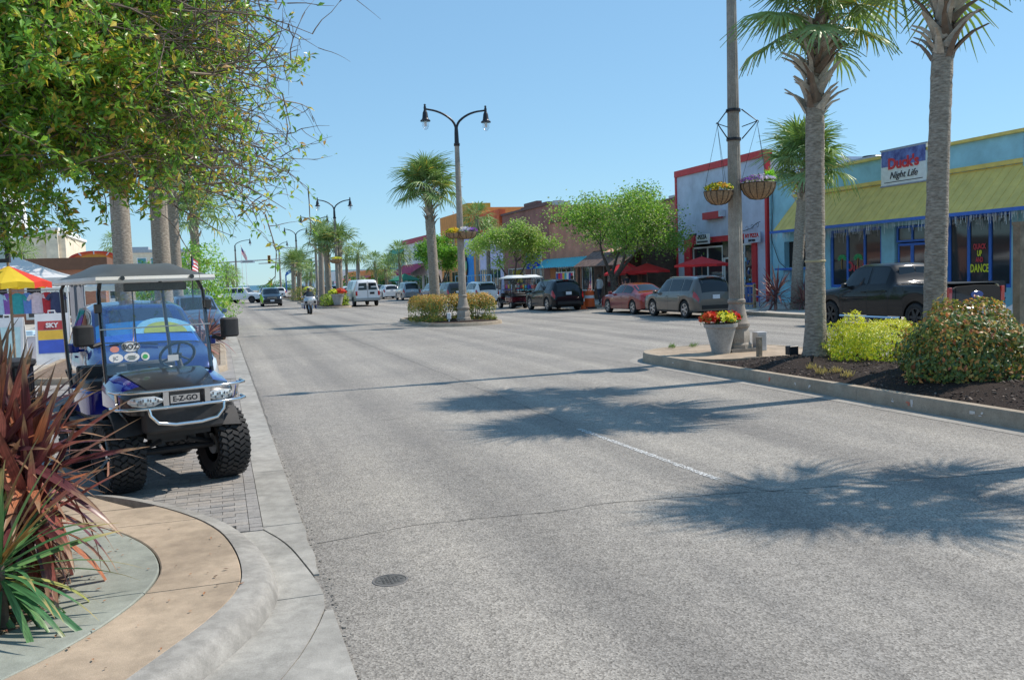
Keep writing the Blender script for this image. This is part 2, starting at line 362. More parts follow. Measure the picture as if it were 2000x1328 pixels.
# gutter slabs
ARC = smooth_path([(.2, 7.38), (.38, 6.85), (.47, 6.19), (.525, 5.72), (.52, 5.40), (.42, 5.05), (.29, 4.66), (.10, 4.28), (-.25, 3.62), (-.7, 2.8), (-1.2, 1.9), (-2.6, -1)], 2)
gut = thing('gutter', None, None); gut['kind'] = 'structure'
def strip(name, fa, fb, ya, yb, z, n=10):
    b = MB(); rings = []
    for k in range(n+1):
        y = lerp(ya, yb, k/n); a, c = fa(y), fb(y)
        rings.append([(a, y, -.004), (a, y, z), (c, y, z), (c, y, -.004)])
    b.loft(rings, caps=True); return obj(name, b, M_conc, gut, smooth=30)
kf = lambda y: by_y(KP, y)[0]+.0
ar = lambda y: by_y(ARC, y)[0]
strip('gutter_slab', kf, lambda y: ar(y)-.004, 7.36, 5.61, .009)
strip('gutter_slab', kf, lambda y: ar(y)-.004, 5.60, 3.4, .009)
strip('gutter_slab', kf, lambda y: ar(y)-.004, 3.39, 0, .009)
strip('gutter_slab', lambda y: ar(y)+.006, lambda y: .54, 5.30, 3.2, .013)
strip('gutter_slab', lambda y: ar(y)+.006, lambda y: .54, 3.19, -.8, .013)
strip('gutter_slab', lambda y: ar(y)+.006, lambda y: .54+.01*math.sin(y*9), 7.36, 6.0, .0135)
yy = 7.37
for k in range(42):
    l = 3.05 if k else 2.2
    _b = MB(); _b.b2(.235, .54, yy+.005, yy+l-.005, -.004, .013); obj('gutter_slab', _b, M_conc, gut); yy += l
# pavers of the parking bay
bay = sheet('parking_bay', -4.4, .232, 7.0, 354, .001, M_joint)
pm = MB(); pm.box((0, 0, 0), (.2005, .098, .03)); 
for v in range(4, 8):
    x, y, z = pm.v[v]; pm.v[v] = (x*.985, y*.955, z)
PM = mesh('paver', pm, M_paver); PM2 = mesh('paver', pm, speckle('paver_buff', (.30, .275, .25), .16, 90, .2, sscale=3)); PM3 = mesh('paver', pm, speckle('paver_dark', (.225, .215, .205), .16, 90, .2, sscale=3))
def inside_bulb(x, y):
    for i in range(len(KP)-1):
        (x0, y0), (x1, y1) = KP[i], KP[i+1]
        if y > 7.0 and min(x0, x1) <= x <= max(x0, x1) and y < lerp(y0, y1, (x-x0)/((x1-x0) or 1))+.09: return True
    return False
spots = []
for j in range(0, 120):
    y = 7.33+j*.102
    spots.append((.232-.052, y+.0, R(90) if False else 0., 'e'))
    if j % 2: spots.append((.232-.106-.048, y, 0., 'e'))
    for i in range(24):
        x = .232-.104-.101-i*.202-(.101 if j % 2 else 0)
        spots.append((x, y, 0., 'f'))
spots = [s for s in spots if not inside_bulb(s[0], s[1]) and s[0] > -4.3]
edge = [s for s in spots if s[3] == 'e']; field = [s for s in spots if s[3] == 'f']
field.sort(key=lambda s: (s[1]-6)**2+(s[0]+.3)**2*2.2)
em = MB(); em.box((0, 0, 0), (.098, .098, .03)); EM = mesh('paver', em, M_paver)
for x, y, r_, _ in edge[:50]:
    o = obj('paver', EM, None, bay, loc=(x, y, .003+rnd(-.0015, .0015)))
for x, y, r_, _ in field[:250]:
    o = obj('paver', random.choice((PM, PM, PM2, PM3)), None, bay, loc=(x, y, .003+rnd(-.002, .002))); o.rotation_euler = (rnd(-.01, .01), rnd(-.01, .01), rnd(-.006, .006))
_b = MB()
for x, y, r_, t_ in edge[50:]+field[250:]:
    _b.box((x, y, .003+rnd(-.002, .002)), (.098 if t_ == 'e' else .198, .098, .03), mi=random.choice((0, 0, 1, 2)))
obj('paver_field', _b, [M_paver, PM2.materials[0], PM3.materials[0]], bay, kind='stuff')
sheet('far_parking_lane', -4.4, .232, 19.6, 354, .018, speckle('far_pavers', (.27, .255, .24), .16, 30, .2, sscale=1.))

# road cracks and patches, marking, cover
def ribbon(name, pts, wdt, z, mat, parent, jit=.02, sub=8):
    P = []
    for a, b in zip(pts, pts[1:]):
        for k in range(sub): P.append((lerp(a[0], b[0], k/sub)+rnd(-jit, jit), lerp(a[1], b[1], k/sub)+rnd(-jit, jit)))
    P.append(pts[-1]); b = MB(); L_ = offset_path(P, 1)
    rg = []
    for p, q in zip(P, L_):
        wd = wdt*rnd(.35, 1.2); dx, dy = q[0]-p[0], q[1]-p[1]; rg.append([(p[0]-dx*wd/2, p[1]-dy*wd/2, z), (p[0]+dx*wd/2, p[1]+dy*wd/2, z)])
    b.loft(rg, closed=False); return obj(name, b, mat, parent)
M_crack = M('crack_tar', (.12, .112, .10), .9, var=.3)
ribbon('crack', [(.60, 6.75), (1.4, 6.93), (2.0, 6.9), (2.5, 6.83), (3.0, 6.9), (3.9, 6.78), (4.7, 6.62), (5.6, 6.5), (7.2, 6.25), (8.7, 6.2)], .012, .003, M_crack, road, .012)
ribbon('crack', [(1.4, 12.3), (2.4, 12.5), (3.5, 12.45), (4.8, 12.3)], .010, .003, M_crack, road, .02)
ribbon('crack', [(.56, 12.0), (.56, 22), (.57, 34)], .035, .003, M_crack, road, .012, 30)
ribbon('crack', [(4.3, 7.1), (4.45, 6.7), (4.8, 6.4)], .012, .003, M_crack, road, .012)
ribbon('crack', [(.7, 24.5), (3.5, 25.0), (7.2, 24.6)], .02, .003, M_crack, road, .03)
ribbon('crack', [(.7, 33.5), (4.5, 34.0), (8.0, 33.6)], .025, .003, M_crack, road, .03)
ribbon('crack', [(4.25, 11), (4.3, 19), (4.25, 30), (4.2, 60)], .012, .003, M_crack, road, .02, 14)
# lane dash with ragged worn edges
_b = MB(); rg = []
for k in range(61):
    y = lerp(7.24, 10.4, k/60); x = 4.315-.03*(y-7.24); wd = .035+rnd(-.012, .012)
    if k > 50: wd += .008
    rg.append([(x-wd, y, .004), (x+wd, y, .004)])
_b.loft(rg, closed=False); 
dm = bpy.data.materials.new('worn_dash'); dm.use_nodes = True; t = dm.node_tree
p = t.nodes['Principled BSDF']; p.inputs['Base Color'].default_value = (.62, .62, .6, 1); p.inputs['Roughness'].default_value = .8
n = t.nodes.new('ShaderNodeTexNoise'); n.inputs['Scale'].default_value = 45; n.inputs['Detail'].default_value = 6; g = t.nodes.new('ShaderNodeNewGeometry'); t.links.new(g.outputs['Position'], n.inputs['Vector'])
r = t.nodes.new('ShaderNodeValToRGB'); r.color_ramp.elements[0].position = .44; r.color_ramp.elements[1].position = .52; t.links.new(n.outputs['Fac'], r.inputs[0]); t.links.new(r.outputs[0], p.inputs['Alpha'])
obj('lane_dash', _b, dm, road)
mh = thing('valve_cover', 'small round iron valve cover set flush in the asphalt near the gutter', 'manhole cover', (.96, 5.71, 0))
b = MB(); b.lathe([(.118, -.01), (.118, .004), (.104, .005), (.104, -.008)], 28); obj('collar', b, M('iron_rim', (.16, .15, .14), .7, .3), mh, smooth=30)
b = MB(); b.lathe([(.1, -.01), (.1, .003), (.09, .0045), (0.001, .0045)], 28)
for i in range(-3, 4):
    for j in range(-3, 4):
        if i*i+j*j < 10: b.box((i*.024, j*.024, .0055), (.013, .013, .004))
obj('lid', b, M('iron_lid', (.10, .097, .09), .75, .3, var=.3, scale=30), mh)
# crumbled asphalt edge
_b = MB()
for k in range(150):
    y = 3.2+abs(random.gauss(0, 4)); x = .548+abs(random.gauss(0, .022)); s = rnd(.005, .015); _b.box((x, y, s*.1), (s, s*rnd(.7, 1.3), s*.8), rz=rnd(0, 3), rx=rnd(-.4, .4), mi=random.randrange(2))
obj('asphalt_crumbs', _b, [M('crumb_dark', (.15, .14, .125), .95), M('crumb_grey', (.22, .205, .185), .95)], road, kind='stuff')

# ------------------------------------------------------------------ median islands
def island(name, path, segs, fill_z, fill_mat, mound, height=.15, gutter=.28, flat_from=None):
    """closed kerb ring of separate kerb stones, plus fill"""
    o = thing(name, None, None); o['kind'] = 'structure'
    P = path; n = len(P)
    def off(d):
        r_ = []
        for i in range(n):
            a, b = P[(i-1) % n], P[(i+1) % n]; tx, ty = b[0]-a[0], b[1]-a[1]; l = math.hypot(tx, ty) or 1; r_.append((P[i][0]-ty/l*d, P[i][1]+tx/l*d))
        return r_
    I = off(.16); O = off(-gutter)
    step = max(1, n//segs); i = 0
    while i < n:
        e = min(i+step, n); b = MB(); rg = []
        for q in range(i, e+1):
            (x, y), (ix, iy) = P[q % n], I[q % n]
            f = .004/(max(.1, math.dist(P[i % n], P[(i+1) % n])))
            if q == i: (nx, ny), (jx, jy) = P[(q+1) % n], I[(q+1) % n]; x, y, ix, iy = lerp(x, nx, f), lerp(y, ny, f), lerp(ix, jx, f), lerp(iy, jy, f)
            rg.append([(x, y, -.02), (lerp(x, ix, .08), lerp(y, iy, .08), height*.8), (lerp(x, ix, .2), lerp(y, iy, .2), height), (ix, iy, height), (ix, iy, -.02)])
        b.loft(rg, caps=True); obj('kerb_segment', b, M_kerbm, o, smooth=35); i = e
    b = MB(); b.loft([[(*P[q % n], .005), (*O[q % n], .004)] for q in range(n+1)], closed=False); obj('gutter_pan', b, M_conc2, o)
    cx = sum(p[0] for p in I)/n; b = MB(); K = 7; rg = []
    for k in range(K+1):
        t = k/K; ring = []
        for (x, y) in I:
            # shrink towards a spine
            yy0 = min(max(y, min(q[1] for q in I)+1.2), max(q[1] for q in I)-1.2)
            xx, yy_ = lerp(x, cx, t*.98), lerp(y, yy0, t*.98)
            fm = 1 if flat_from is None else max(0, min(1, (flat_from-yy_)/1.3))
            z = fill_z+fm*mound*math.sin(min(1, t*1.25)*math.pi/2)+(.035*fm*mnoise.noise(Vector((xx*2.5, yy_*2.5, 3))) if mound else 0)
            ring.append((xx, yy_, z))
        rg.append(ring)
    b.loft(rg); obj('bed_fill', b, fill_mat, o, smooth=60)
    return o, I
M_conc2 = speckle('median_gutter', (.295, .275, .245), .14, 80, .2)
def stadium(x0, x1, y0, y1, r, n=10, step=1.2):
    p = []
    for (cx, cy, a0) in ((x1-r, y0+r, -90), (x1-r, y1-r, 0), (x0+r, y1-r, 90), (x0+r, y0+r, 180)):
        for k in range(n+1): a = R(a0+90*k/n); p.append((cx+r*math.cos(a), cy+r*math.sin(a)))
    q = []
    for i in range(len(p)):
        a, b = p[i], p[(i+1) % len(p)]; d = math.dist(a, b); m = max(1, int(d/step)); q += [(lerp(a[0], b[0], k/m), lerp(a[1], b[1], k/m)) for k in range(m)]
    return q
def median_x(y): return 8.62+.10*math.sin(y*.35)
isl1, I1 = island('median_island', stadium(8.6, 12.0, -14, 18.6, 1.5, 12, .9), 26, .15, M_mulch, .18, height=.195, flat_from=15.25)
# tan concrete nose pad
b = MB(); p = stadium(8.78, 11.82, 15.25, 18.42, .9, 12, .8); b.prism(p, .05, .19); obj('nose_pad', b, M_tan, isl1)
isl2, I2 = island('median_island', stadium(8.0, 11.3, 34.9, 43, 1.4, 10, 1.), 14, .13, M_mulch, .08)
isl3, I3 = island('median_island', stadium(7.3, 9.6, 68, 92, 1.1, 8, 2), 14, .13, M_mulch, .1)
isl4, I4 = island('median_island', stadium(7.8, 11.4, 99, 128, 1.5, 8, 2), 12, .13, M_mulch, .1)
b = MB()
for k in range(5200):
    y = 2.5+13*random.random()**.8; x = rnd(8.85, 11.8); t = min(1, min(x-8.76, 11.84-x)/1.7*1.25); z = .15+.18*math.sin(t*math.pi/2)
    if y > 15.2: continue
    z = .15+(z-.15)*max(0, min(1, (15.25-y)/1.3))
    a = rnd(0, 6.3); l = rnd(.02, .06); d = Vector((math.cos(a), math.sin(a), rnd(-.25, .4))).normalized()
    b.box((x, y, z+.01+.035*mnoise.noise(Vector((x*2.5, y*2.5, 3)))), (l, l*rnd(.25, .5), .007), rz=a, ry=rnd(-.5, .5), rx=rnd(-.3, .3), mi=random.choice((0, 0, 0, 1)))
obj('mulch_chips', b, [M_chip, M_chip2], isl1, kind='stuff')
# left kerbed island beyond the cart
isl5, _ = island('planted_island', stadium(-4.2, .1, 20.6, 30.8, 1.2, 8, 1.), 14, .13, M_litter, .06, gutter=.1)
isl6, _ = island('planted_island', stadium(-4.2, .1, 48, 60, 1.2, 8, 1.5), 10, .13, M_litter, .06, gutter=.1)
# spray marks on the kerb face, as the photo shows
b = MB()
for y, c, wd, hh in ((12.75, 0, .05, .10), (9.55, 1, .05, .11), (9.9, 1, .03, .05), (8.55, 1, .09, .07), (12.05, 1, .05, .04), (16.1, 1, .05, .05), (11.7, 1, .05, .05), (9.6, 0, .07, .06), (8.4, 1, .05, .04)):
    for q in range(3): b.box((8.606-.0015*q, y+rnd(-.02, .02), .10+rnd(-.03, .03)), (.004, wd*rnd(.3, .9), hh*rnd(.2, .6)), mi=c)
obj('spray_marks', b, [M('spray_orange', (.55, .16, .10), .8), M('spray_white', (.55, .53, .5), .8)], isl1)
# ------------------------------------------------------------------ plants
M_ptrunk = M('palm_trunk', (.24, .195, .15), .9, var=.45, scale=5, bump=1., bscale=7, col2=(.37, .32, .26), stretch=(2.2, 2.2, 7.))
M_boot = M('palm_boot', (.38, .33, .27), .9, var=.35, scale=12, bump=.5, bscale=40)
M_bootd = M('palm_boot_dark', (.16, .115, .085), .9, var=.35, scale=12)
M_frond = M('palm_frond', (.17, .25, .075), .45, var=.4, scale=3, trans=.22)
M_frond2 = M('palm_frond_grey', (.20, .28, .12), .45, var=.35, scale=3, trans=.22)
M_frondy = M('palm_frond_yellow', (.38, .30, .07), .55, var=.35, scale=3, trans=.25)
M_petiole = M('palm_petiole', (.21, .23, .08), .5, var=.2)
M_bark = M('oak_bark', (.085, .068, .055), .9, var=.4, scale=10, bump=.8, bscale=30)
M_twig = M('twig', (.115, .088, .07), .85, var=.3, scale=20)
M_twig2 = M('twig_pale', (.23, .18, .135), .85, var=.3, scale=20)

def frond_mesh(name, seed, mats, n=34, pet=.75, L=.78, droop=.35):
    """costapalmate fan leaf: petiole along +X, blades fan out from its end"""
    rr = random.Random(seed); b = MB()
    b.tube([(0, 0, 0), (pet*.5, 0, .06), (pet, 0, .05)], [.018, .013, .010], 4, mi=1)
    for k in range(n):
        a = R(lerp(-148, 148, k/(n-1))+rr.uniform(-3, 3)); rib = .32*max(0, math.cos(a))**1.5     # costa runs on into the blade
        o = Vector((pet+rib*.7, 0, .05-rib*.12)); l = L*rr.uniform(.82, 1.08)*(.72+.28*math.cos(a/2))
        d = Vector((math.cos(a), math.sin(a), .12-.1*abs(math.sin(a)))); sd = Vector((-math.sin(a), math.cos(a), 0)); pts = []
        dr = droop*rr.uniform(.6, 1.4)
        for t, wd in ((0, .009), (.33, .029), (.62, .021), (1., .001)):
            c = o+d*l*t; c.z -= dr*l*t**2.4; c += Vector((math.cos(a)*-.08*t*t, 0, 0))
            pts.append((c+sd*wd+Vector((0, 0, -.010)), c+Vector((0, 0, .008)), c-sd*wd+Vector((0, 0, -.010))))
        b.loft([list(p) for p in pts], closed=False, mi=2 if rr.random() < .06 else 0)
    return mesh(name, b, mats)
FR = [frond_mesh('frond', 1, [M_frond, M_petiole, M_frondy]), frond_mesh('frond', 2, [M_frond2, M_petiole, M_frond], n=28, droop=.5), frond_mesh('frond', 3, [M_frond, M_petiole, M_frond2], droop=.65, L=.85), frond_mesh('frond', 4, [M_frondy, M_petiole, M_frond], droop=.8)]
FRL = [frond_mesh('frond', s+10, m, n=15, droop=d) for s, m, d in ((1, [M_frond, M_petiole, M_frondy], .35), (2, [M_frond2, M_petiole, M_frond], .5), (3, [M_frond, M_petiole, M_frond2], .7))]
def boot_mesh():
    b = MB(); rg = []
    for t, wd, th, x, z in ((0, .085, .02, 0, 0), (.35, .06, .022, .04, .12), (.7, .036, .018, .10, .25), (1., .018, .01, .20, .36)):
        rg.append([(x-th, -wd, z), (x+th*.6, 0, z), (x-th, wd, z), (x-th*1.5, 0, z)])
    b.loft(rg, caps=True); return b
BM = [mesh('boot', boot_mesh(), M_boot), mesh('boot', boot_mesh(), M_bootd)]
def palm(label, loc, h, trunk_r=.19, crown=1.0, n=34, detail=2, lean=(0, 0), boots=26, boot_len=1.3, flare=1.35, group='palms along the street', seed=1, dead=3, rope=None):
    rr = random.Random(seed); o = thing('palm_tree', label, 'palm tree', loc, group=group)
    top = Vector((lean[0], lean[1], h+(.22 if detail > 1 else 0)))
    def axis(t): return Vector((lean[0]*t**1.6, lean[1]*t**1.6, h*t))
    b = MB(); rg = []; nr = int(h/.07) if detail > 1 else 14; ns = 16 if detail > 1 else 9
    for i in range(nr+1):
        t = i/nr; z = h*t; rad = trunk_r*(1+(flare-1)*math.exp(-z/.35))*(1-.10*t)
        if t > 1-boot_len/h*.85 and detail > 1: rad *= .80
        if detail > 1: rad *= 1+rr.uniform(-.02, .025)*(1 if i % 2 else -.6)
        c = axis(t); rg.append([c+Vector((math.cos(2*math.pi*k/ns), math.sin(2*math.pi*k/ns), 0))*rad*(1+(rr.uniform(-.03, .03) if detail > 1 else 0)) for k in range(ns)])
    rg[0] = [Vector((v.x, v.y, -.15)) for v in rg[0]]
    b.loft(rg, caps=True); obj('trunk', b, M_ptrunk, o, smooth=50)
    if detail > 1:
        for k in range(boots):
            t = k/boots; a = k*2.4+rr.uniform(-.25, .25); z = h-boot_len*(1-t); c = axis(z/h); rad = trunk_r*.93*(1-.25*t)
            bt = obj('boot', BM[0 if rr.random() < .75 else 1], None, o, loc=c+Vector((math.cos(a)*rad, math.sin(a)*rad, 0)))
            s = rr.uniform(.95, 1.45); bt.scale = (s*1.15, s*.95, s*1.0); bt.rotation_euler = (rr.choice((-1, 1))*rr.uniform(.25, .6), rr.uniform(-.05, .35), a)
    elif detail == 1:
        b = MB()
        for k in range(12):
            a = k*2.4; z = h-boot_len*.7*(1-k/12); c = axis(z/h)+Vector((math.cos(a), math.sin(a), 0))*trunk_r*.9
            b.tube([c, c+Vector((math.cos(a)*.12, math.sin(a)*.12, .3))], [.06, .02], 4)
        obj('leaf_bases', b, M_boot, o)
    if rope:
        b = MB(); c = axis(rope/h); b.lathe([(trunk_r*1.02, -.02), (trunk_r*1.06, 0), (trunk_r*1.02, .02)], 16, c); obj('rope', b, M('rope', (.4, .33, .2), .9), o)
    pool = FR if detail > 1 else FRL
    if detail > 0:
        for k in range(n):
            u = (k+.5)/n; el = 86-112*u**1.3+rr.uniform(-7, 7); a = k*2.39996+rr.uniform(-.3, .3); s = crown*rr.uniform(.85, 1.12)*(.8 if u < .15 else 1)
            me = pool[min(len(pool)-1, 3)] if (u > .86 and rr.random() < .07 and dead) else pool[rr.randrange(3)]
            f = obj('frond', me, None, o, loc=top+Vector((math.cos(a)*.06, math.sin(a)*.06, .05-.32*u)))
            f.rotation_mode = 'ZYX'; f.rotation_euler = Matrix.Rotation(a, 3, 'Z').to_4x4().to_3x3().to_euler()
            f.matrix_local = Matrix.Translation(f.location) @ Matrix.Rotation(a, 4, 'Z') @ Matrix.Rotation(-R(el), 4, 'Y') @ Matrix.Rotation(rr.uniform(-.5, .5), 4, 'X') @ Matrix.Scale(s, 4)
    else:
        b = MB()
        for k in range(n):
            u = (k+.5)/n; el = R(80-130*u+rr.uniform(-8, 8)); a = k*2.39996; d = Vector((math.cos(a)*math.cos(el), math.sin(a)*math.cos(el), math.sin(el))); sd = Vector((-math.sin(a), math.cos(a), 0))
            for q in range(9):
                an = R(lerp(-75, 75, q/8)); dd = (d*math.cos(an)+sd*math.sin(an)).normalized(); p0 = top+d*.55*crown; p2 = p0+dd*.95*crown; p2.z -= .3*crown; p1 = p0+dd*.5*crown
                wv = dd.cross(Vector((rr.uniform(-.3, .3), rr.uniform(-.3, .3), 1))).normalized()*.035*crown
                b.add([p0, p1+wv, p2, p1-wv], [(0, 1, 2, 3)], mi=rr.choice((0, 0, 1, 2)) if u < .8 else rr.choice((0, 1, 2)))
            b.tube([top, top+d*.6*crown], .015, 3, mi=1)
        obj('crown', b, [M_frond, M_frond2, M_frondy if dead else M_frond], o)
    return o

def leaf_mats(name, cols, rough=.4, trans=.3):
    return [M('%s_%d' % (name, i), c, rough, var=.25, scale=2.5, trans=trans) for i, c in enumerate(cols)]
def shrub(name, label, cat, loc, dims, n, leaf, mats, wts, seed=1, flat_top=.0, group=None, top_mats=None, top_w=None, lumps=.16, stems=6, fuzz=.05):
    """clipped or mounded shrub: leaves over and just inside a lumpy shell"""
    rr = random.Random(seed); o = thing(name, label, cat, loc, group=group); b = MB(); hx, hy, hz = dims
    idx = list(range(len(mats)))
    for k in range(n):
        while True:
            z = rr.uniform(-.35, 1); a = rr.uniform(0, 2*math.pi); q = math.sqrt(max(0, 1-z*z)); d = Vector((q*math.cos(a), q*math.sin(a), z)); break
        # superellipsoid-like for clipped hedges
        e = 1-flat_top*.62
        sp = Vector([math.copysign(abs(c)**e, c) for c in d])
        r_ = 1+lumps*mnoise.noise(Vector((d.x*2.1+seed*3.7, d.y*2.1, d.z*2.1)))*1.4-abs(rr.gauss(0, .09))+rr.uniform(0, fuzz)
        if rr.random() < .25: r_ *= rr.uniform(.6, .95)
        p = Vector((sp.x*hx*r_, sp.y*hy*r_, hz*.28+sp.z*hz*.72*r_))
        if p.z < .02: p.z = .02+rr.random()*.08
        nrm = Vector((d.x/hx, d.y/hy, d.z/hz)).normalized(); t = (Vector((rr.gauss(0, 1), rr.gauss(0, 1), rr.gauss(0, 1)+.5))); t = (t-nrm*t.dot(nrm)*.6).normalized()
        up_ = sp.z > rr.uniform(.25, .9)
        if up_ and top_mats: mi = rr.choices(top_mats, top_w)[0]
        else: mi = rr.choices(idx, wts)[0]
        s = leaf*rr.uniform(.5, 1.4); b.leaf(p, t, (nrm+Vector((rr.uniform(-.6, .6), rr.uniform(-.6, .6), rr.uniform(-.4, .6)))).normalized(), s, s*.5, mi)
    obj('foliage', b, mats, o, kind='stuff')
    b = MB()
    for k in range(stems):
        a = rr.uniform(0, 6.3); b.tube([(math.cos(a)*.08, math.sin(a)*.08, -.05), (math.cos(a)*hx*.3, math.sin(a)*hy*.3, hz*.45), (math.cos(a)*hx*.62, math.sin(a)*hy*.62, hz*.8)], [.022, .015, .006], 5)
    obj('stem', b, M_twig, o)
    return o

def tree(label, loc, h, spread, n_leaf, leaf, mats, wts, seed=3, trunk_r=.16, first=.28, group=None, cat='tree', name='street_tree', squash=.8, bare=0., clumps=46, lean=(0, 0)):
    rr = random.Random(seed); o = thing(name, label, cat, loc, group=group); tr = MB(); lb = MB(); tips = []
    th = h*first
    def grow(p, d, l, r_, depth):
        pts = [p]; rad = [r_]; q = p.copy(); dd = d.copy()
        for i in range(4):
            dd = (dd+Vector((rr.gauss(0, .16), rr.gauss(0, .16), rr.gauss(.02, .1)))).normalized(); q = q+dd*l/4; pts.append(q.copy()); rad.append(r_*(1-.14*(i+1)))
            if depth >= 2: tips.append((q.copy(), depth))
        tr.tube(pts, rad, 7 if depth < 2 else 4)
        if depth < 4:
            for k in range(3 if depth < 3 else 2):
                az = rr.uniform(0, 2*math.pi); sp = rr.uniform(.5, .95); nd = (dd*math.cos(sp)+Vector((math.cos(az), math.sin(az), rr.uniform(-.1, .5))).normalized()*math.sin(sp)).normalized()
                nd.z *= squash; nd.normalize(); grow(q, nd, l*rr.uniform(.62, .85), rad[-1]*.72, depth+1)
    b0 = Vector((0, 0, 0)); tr.tube([(0, 0, -.2), (lean[0]*.3, lean[1]*.3, th*.5), (lean[0], lean[1], th)], [trunk_r*1.35, trunk_r*1.05, trunk_r*.9], 9)
    for k in range(4):
        a = k*1.7+rr.uniform(-.3, .3); d = Vector((math.cos(a)*spread/h*1.1, math.sin(a)*spread/h*1.1, rr.uniform(.55, 1.0))).normalized(); grow(Vector((lean[0], lean[1], th)), d, h*.30, trunk_r*.62, 1)
    obj('trunk', tr, M_bark, o, smooth=60)
    ctr = Vector((lean[0], lean[1], th+(h-th)*.5)); hh = (h-th)*.55
    good = [t for t, dp in tips if ((t.x-ctr.x)/spread)**2+((t.y-ctr.y)/spread)**2+((t.z-ctr.z)/hh)**2 < 1.15 and t.z > th*.8] or [t for t, _ in tips]
    while len(good) < clumps:
        d = rdir(); good.append(ctr+Vector((d.x*spread, d.y*spread, d.z*hh))*rr.uniform(.6, .95))
    rr.shuffle(good); good = good[:clumps]
    for k in range(n_leaf):
        c = good[k % len(good)]; tone = (k % len(good)) % len(mats)
        p = c+Vector((rr.gauss(0, 1), rr.gauss(0, 1), rr.gauss(0, .7)))*spread*.115
        d = Vector((rr.gauss(0, 1), rr.gauss(0, 1), rr.gauss(-.2, .7))).normalized(); s = leaf*rr.uniform(.7, 1.3)
        mi = tone if rr.random() < .5 else rr.choices(range(len(mats)), wts)[0]
        lb.leaf(p, d, rdir(), s, s*.55, mi)
    cr = obj('crown', lb, mats, o, kind='stuff')
    return o

# blade plants (cordyline / flax): each leaf an object of its own
def blade_mesh(seed, L, W, curve, mats, fold=.25):
    rr = random.Random(seed); b = MB(); rg = []; n = 9
    for i in range(n+1):
        t = i/n; x = L*(t-.10*curve*t**3); z = -L*curve*.55*t**2.2; wd = W*(.45+.55*min(1, t*3.5))*(1-max(0, (t-.45)/.55)**1.7)+.0015; tw = .15*t*rr.uniform(-1, 1)
        rg.append([(x, -wd, z+wd*fold+tw*wd), (x, 0, z), (x, wd, z+wd*fold-tw*wd)])
    b.loft(rg, closed=False); return mesh('leaf', b, mats, smooth=70)
def blade_mat(name, col, tip, rough=.35):
    """strap leaf: lengthwise streaks, colour drifting to a dry tip along the blade"""
    m = bpy.data.materials.new(name); m.use_nodes = True; t = m.node_tree; N = t.nodes; L = t.links; p = N['Principled BSDF']; p.inputs['Roughness'].default_value = rough
    tc = N.new('ShaderNodeTexCoord'); mp = N.new('ShaderNodeMapping'); mp.inputs['Scale'].default_value = (2.5, 190, 30); L.new(tc.outputs['Object'], mp.inputs['Vector'])
    oi = N.new('ShaderNodeObjectInfo'); av = N.new('ShaderNodeVectorMath'); L.new(mp.outputs[0], av.inputs[0]); cb = N.new('ShaderNodeCombineXYZ'); ml = N.new('ShaderNodeMath'); ml.operation = 'MULTIPLY'; ml.inputs[1].default_value = 50; L.new(oi.outputs['Random'], ml.inputs[0]); L.new(ml.outputs[0], cb.inputs[0]); L.new(cb.outputs[0], av.inputs[1])
    n = N.new('ShaderNodeTexNoise'); n.inputs['Scale'].default_value = 1; n.inputs['Detail'].default_value = 4; L.new(av.outputs[0], n.inputs['Vector'])
    r = N.new('ShaderNodeValToRGB'); r.color_ramp.elements[0].position = .33; r.color_ramp.elements[1].position = .67; r.color_ramp.elements[0].color = (*[x*.6 for x in col], 1); r.color_ramp.elements[1].color = (*[min(1, x*1.65) for x in col], 1); L.new(n.outputs['Fac'], r.inputs[0])
    sp = N.new('ShaderNodeSeparateXYZ'); L.new(tc.outputs['Object'], sp.inputs[0]); ad = N.new('ShaderNodeMath'); ad.operation = 'MULTIPLY_ADD'; ad.inputs[1].default_value = .35; L.new(n.outputs['Fac'], ad.inputs[0]); L.new(sp.outputs[0], ad.inputs[2])
    r2 = N.new('ShaderNodeValToRGB'); r2.color_ramp.elements[0].position = .88; r2.color_ramp.elements[1].position = 1.0; r2.color_ramp.elements[0].color = (0, 0, 0, 1); r2.color_ramp.elements[1].color = (1, 1, 1, 1); L.new(ad.outputs[0], r2.inputs[0])
    k = N.new('ShaderNodeMix'); k.data_type = 'RGBA'; L.new(r2.outputs[0], k.inputs[0]); L.new(r.outputs[0], k.inputs[6]); k.inputs[7].default_value = (*tip, 1); L.new(k.outputs[2], p.inputs['Base Color'])
    tr = N.new('ShaderNodeBsdfTranslucent'); L.new(k.outputs[2], tr.inputs[0]); mx = N.new('ShaderNodeMixShader'); mx.inputs[0].default_value = .2; L.new(p.outputs[0], mx.inputs[1]); L.new(tr.outputs[0], mx.inputs[2]); L.new(mx.outputs[0], N['Material Output'].inputs[0])
    return m
M_cor = [blade_mat('cordyline_%d' % i, c, (.36, .22, .13)) for i, c in enumerate(((.13, .040, .045), (.25, .075, .058), (.080, .030, .038), (.40, .15, .075), (.33, .13, .11)))]
M_gr = [blade_mat('flax_green_%d' % i, c, (.42, .34, .14)) for i, c in enumerate(((.06, .17, .065), (.11, .23, .08), (.30, .31, .08), (.36, .18, .06)))]
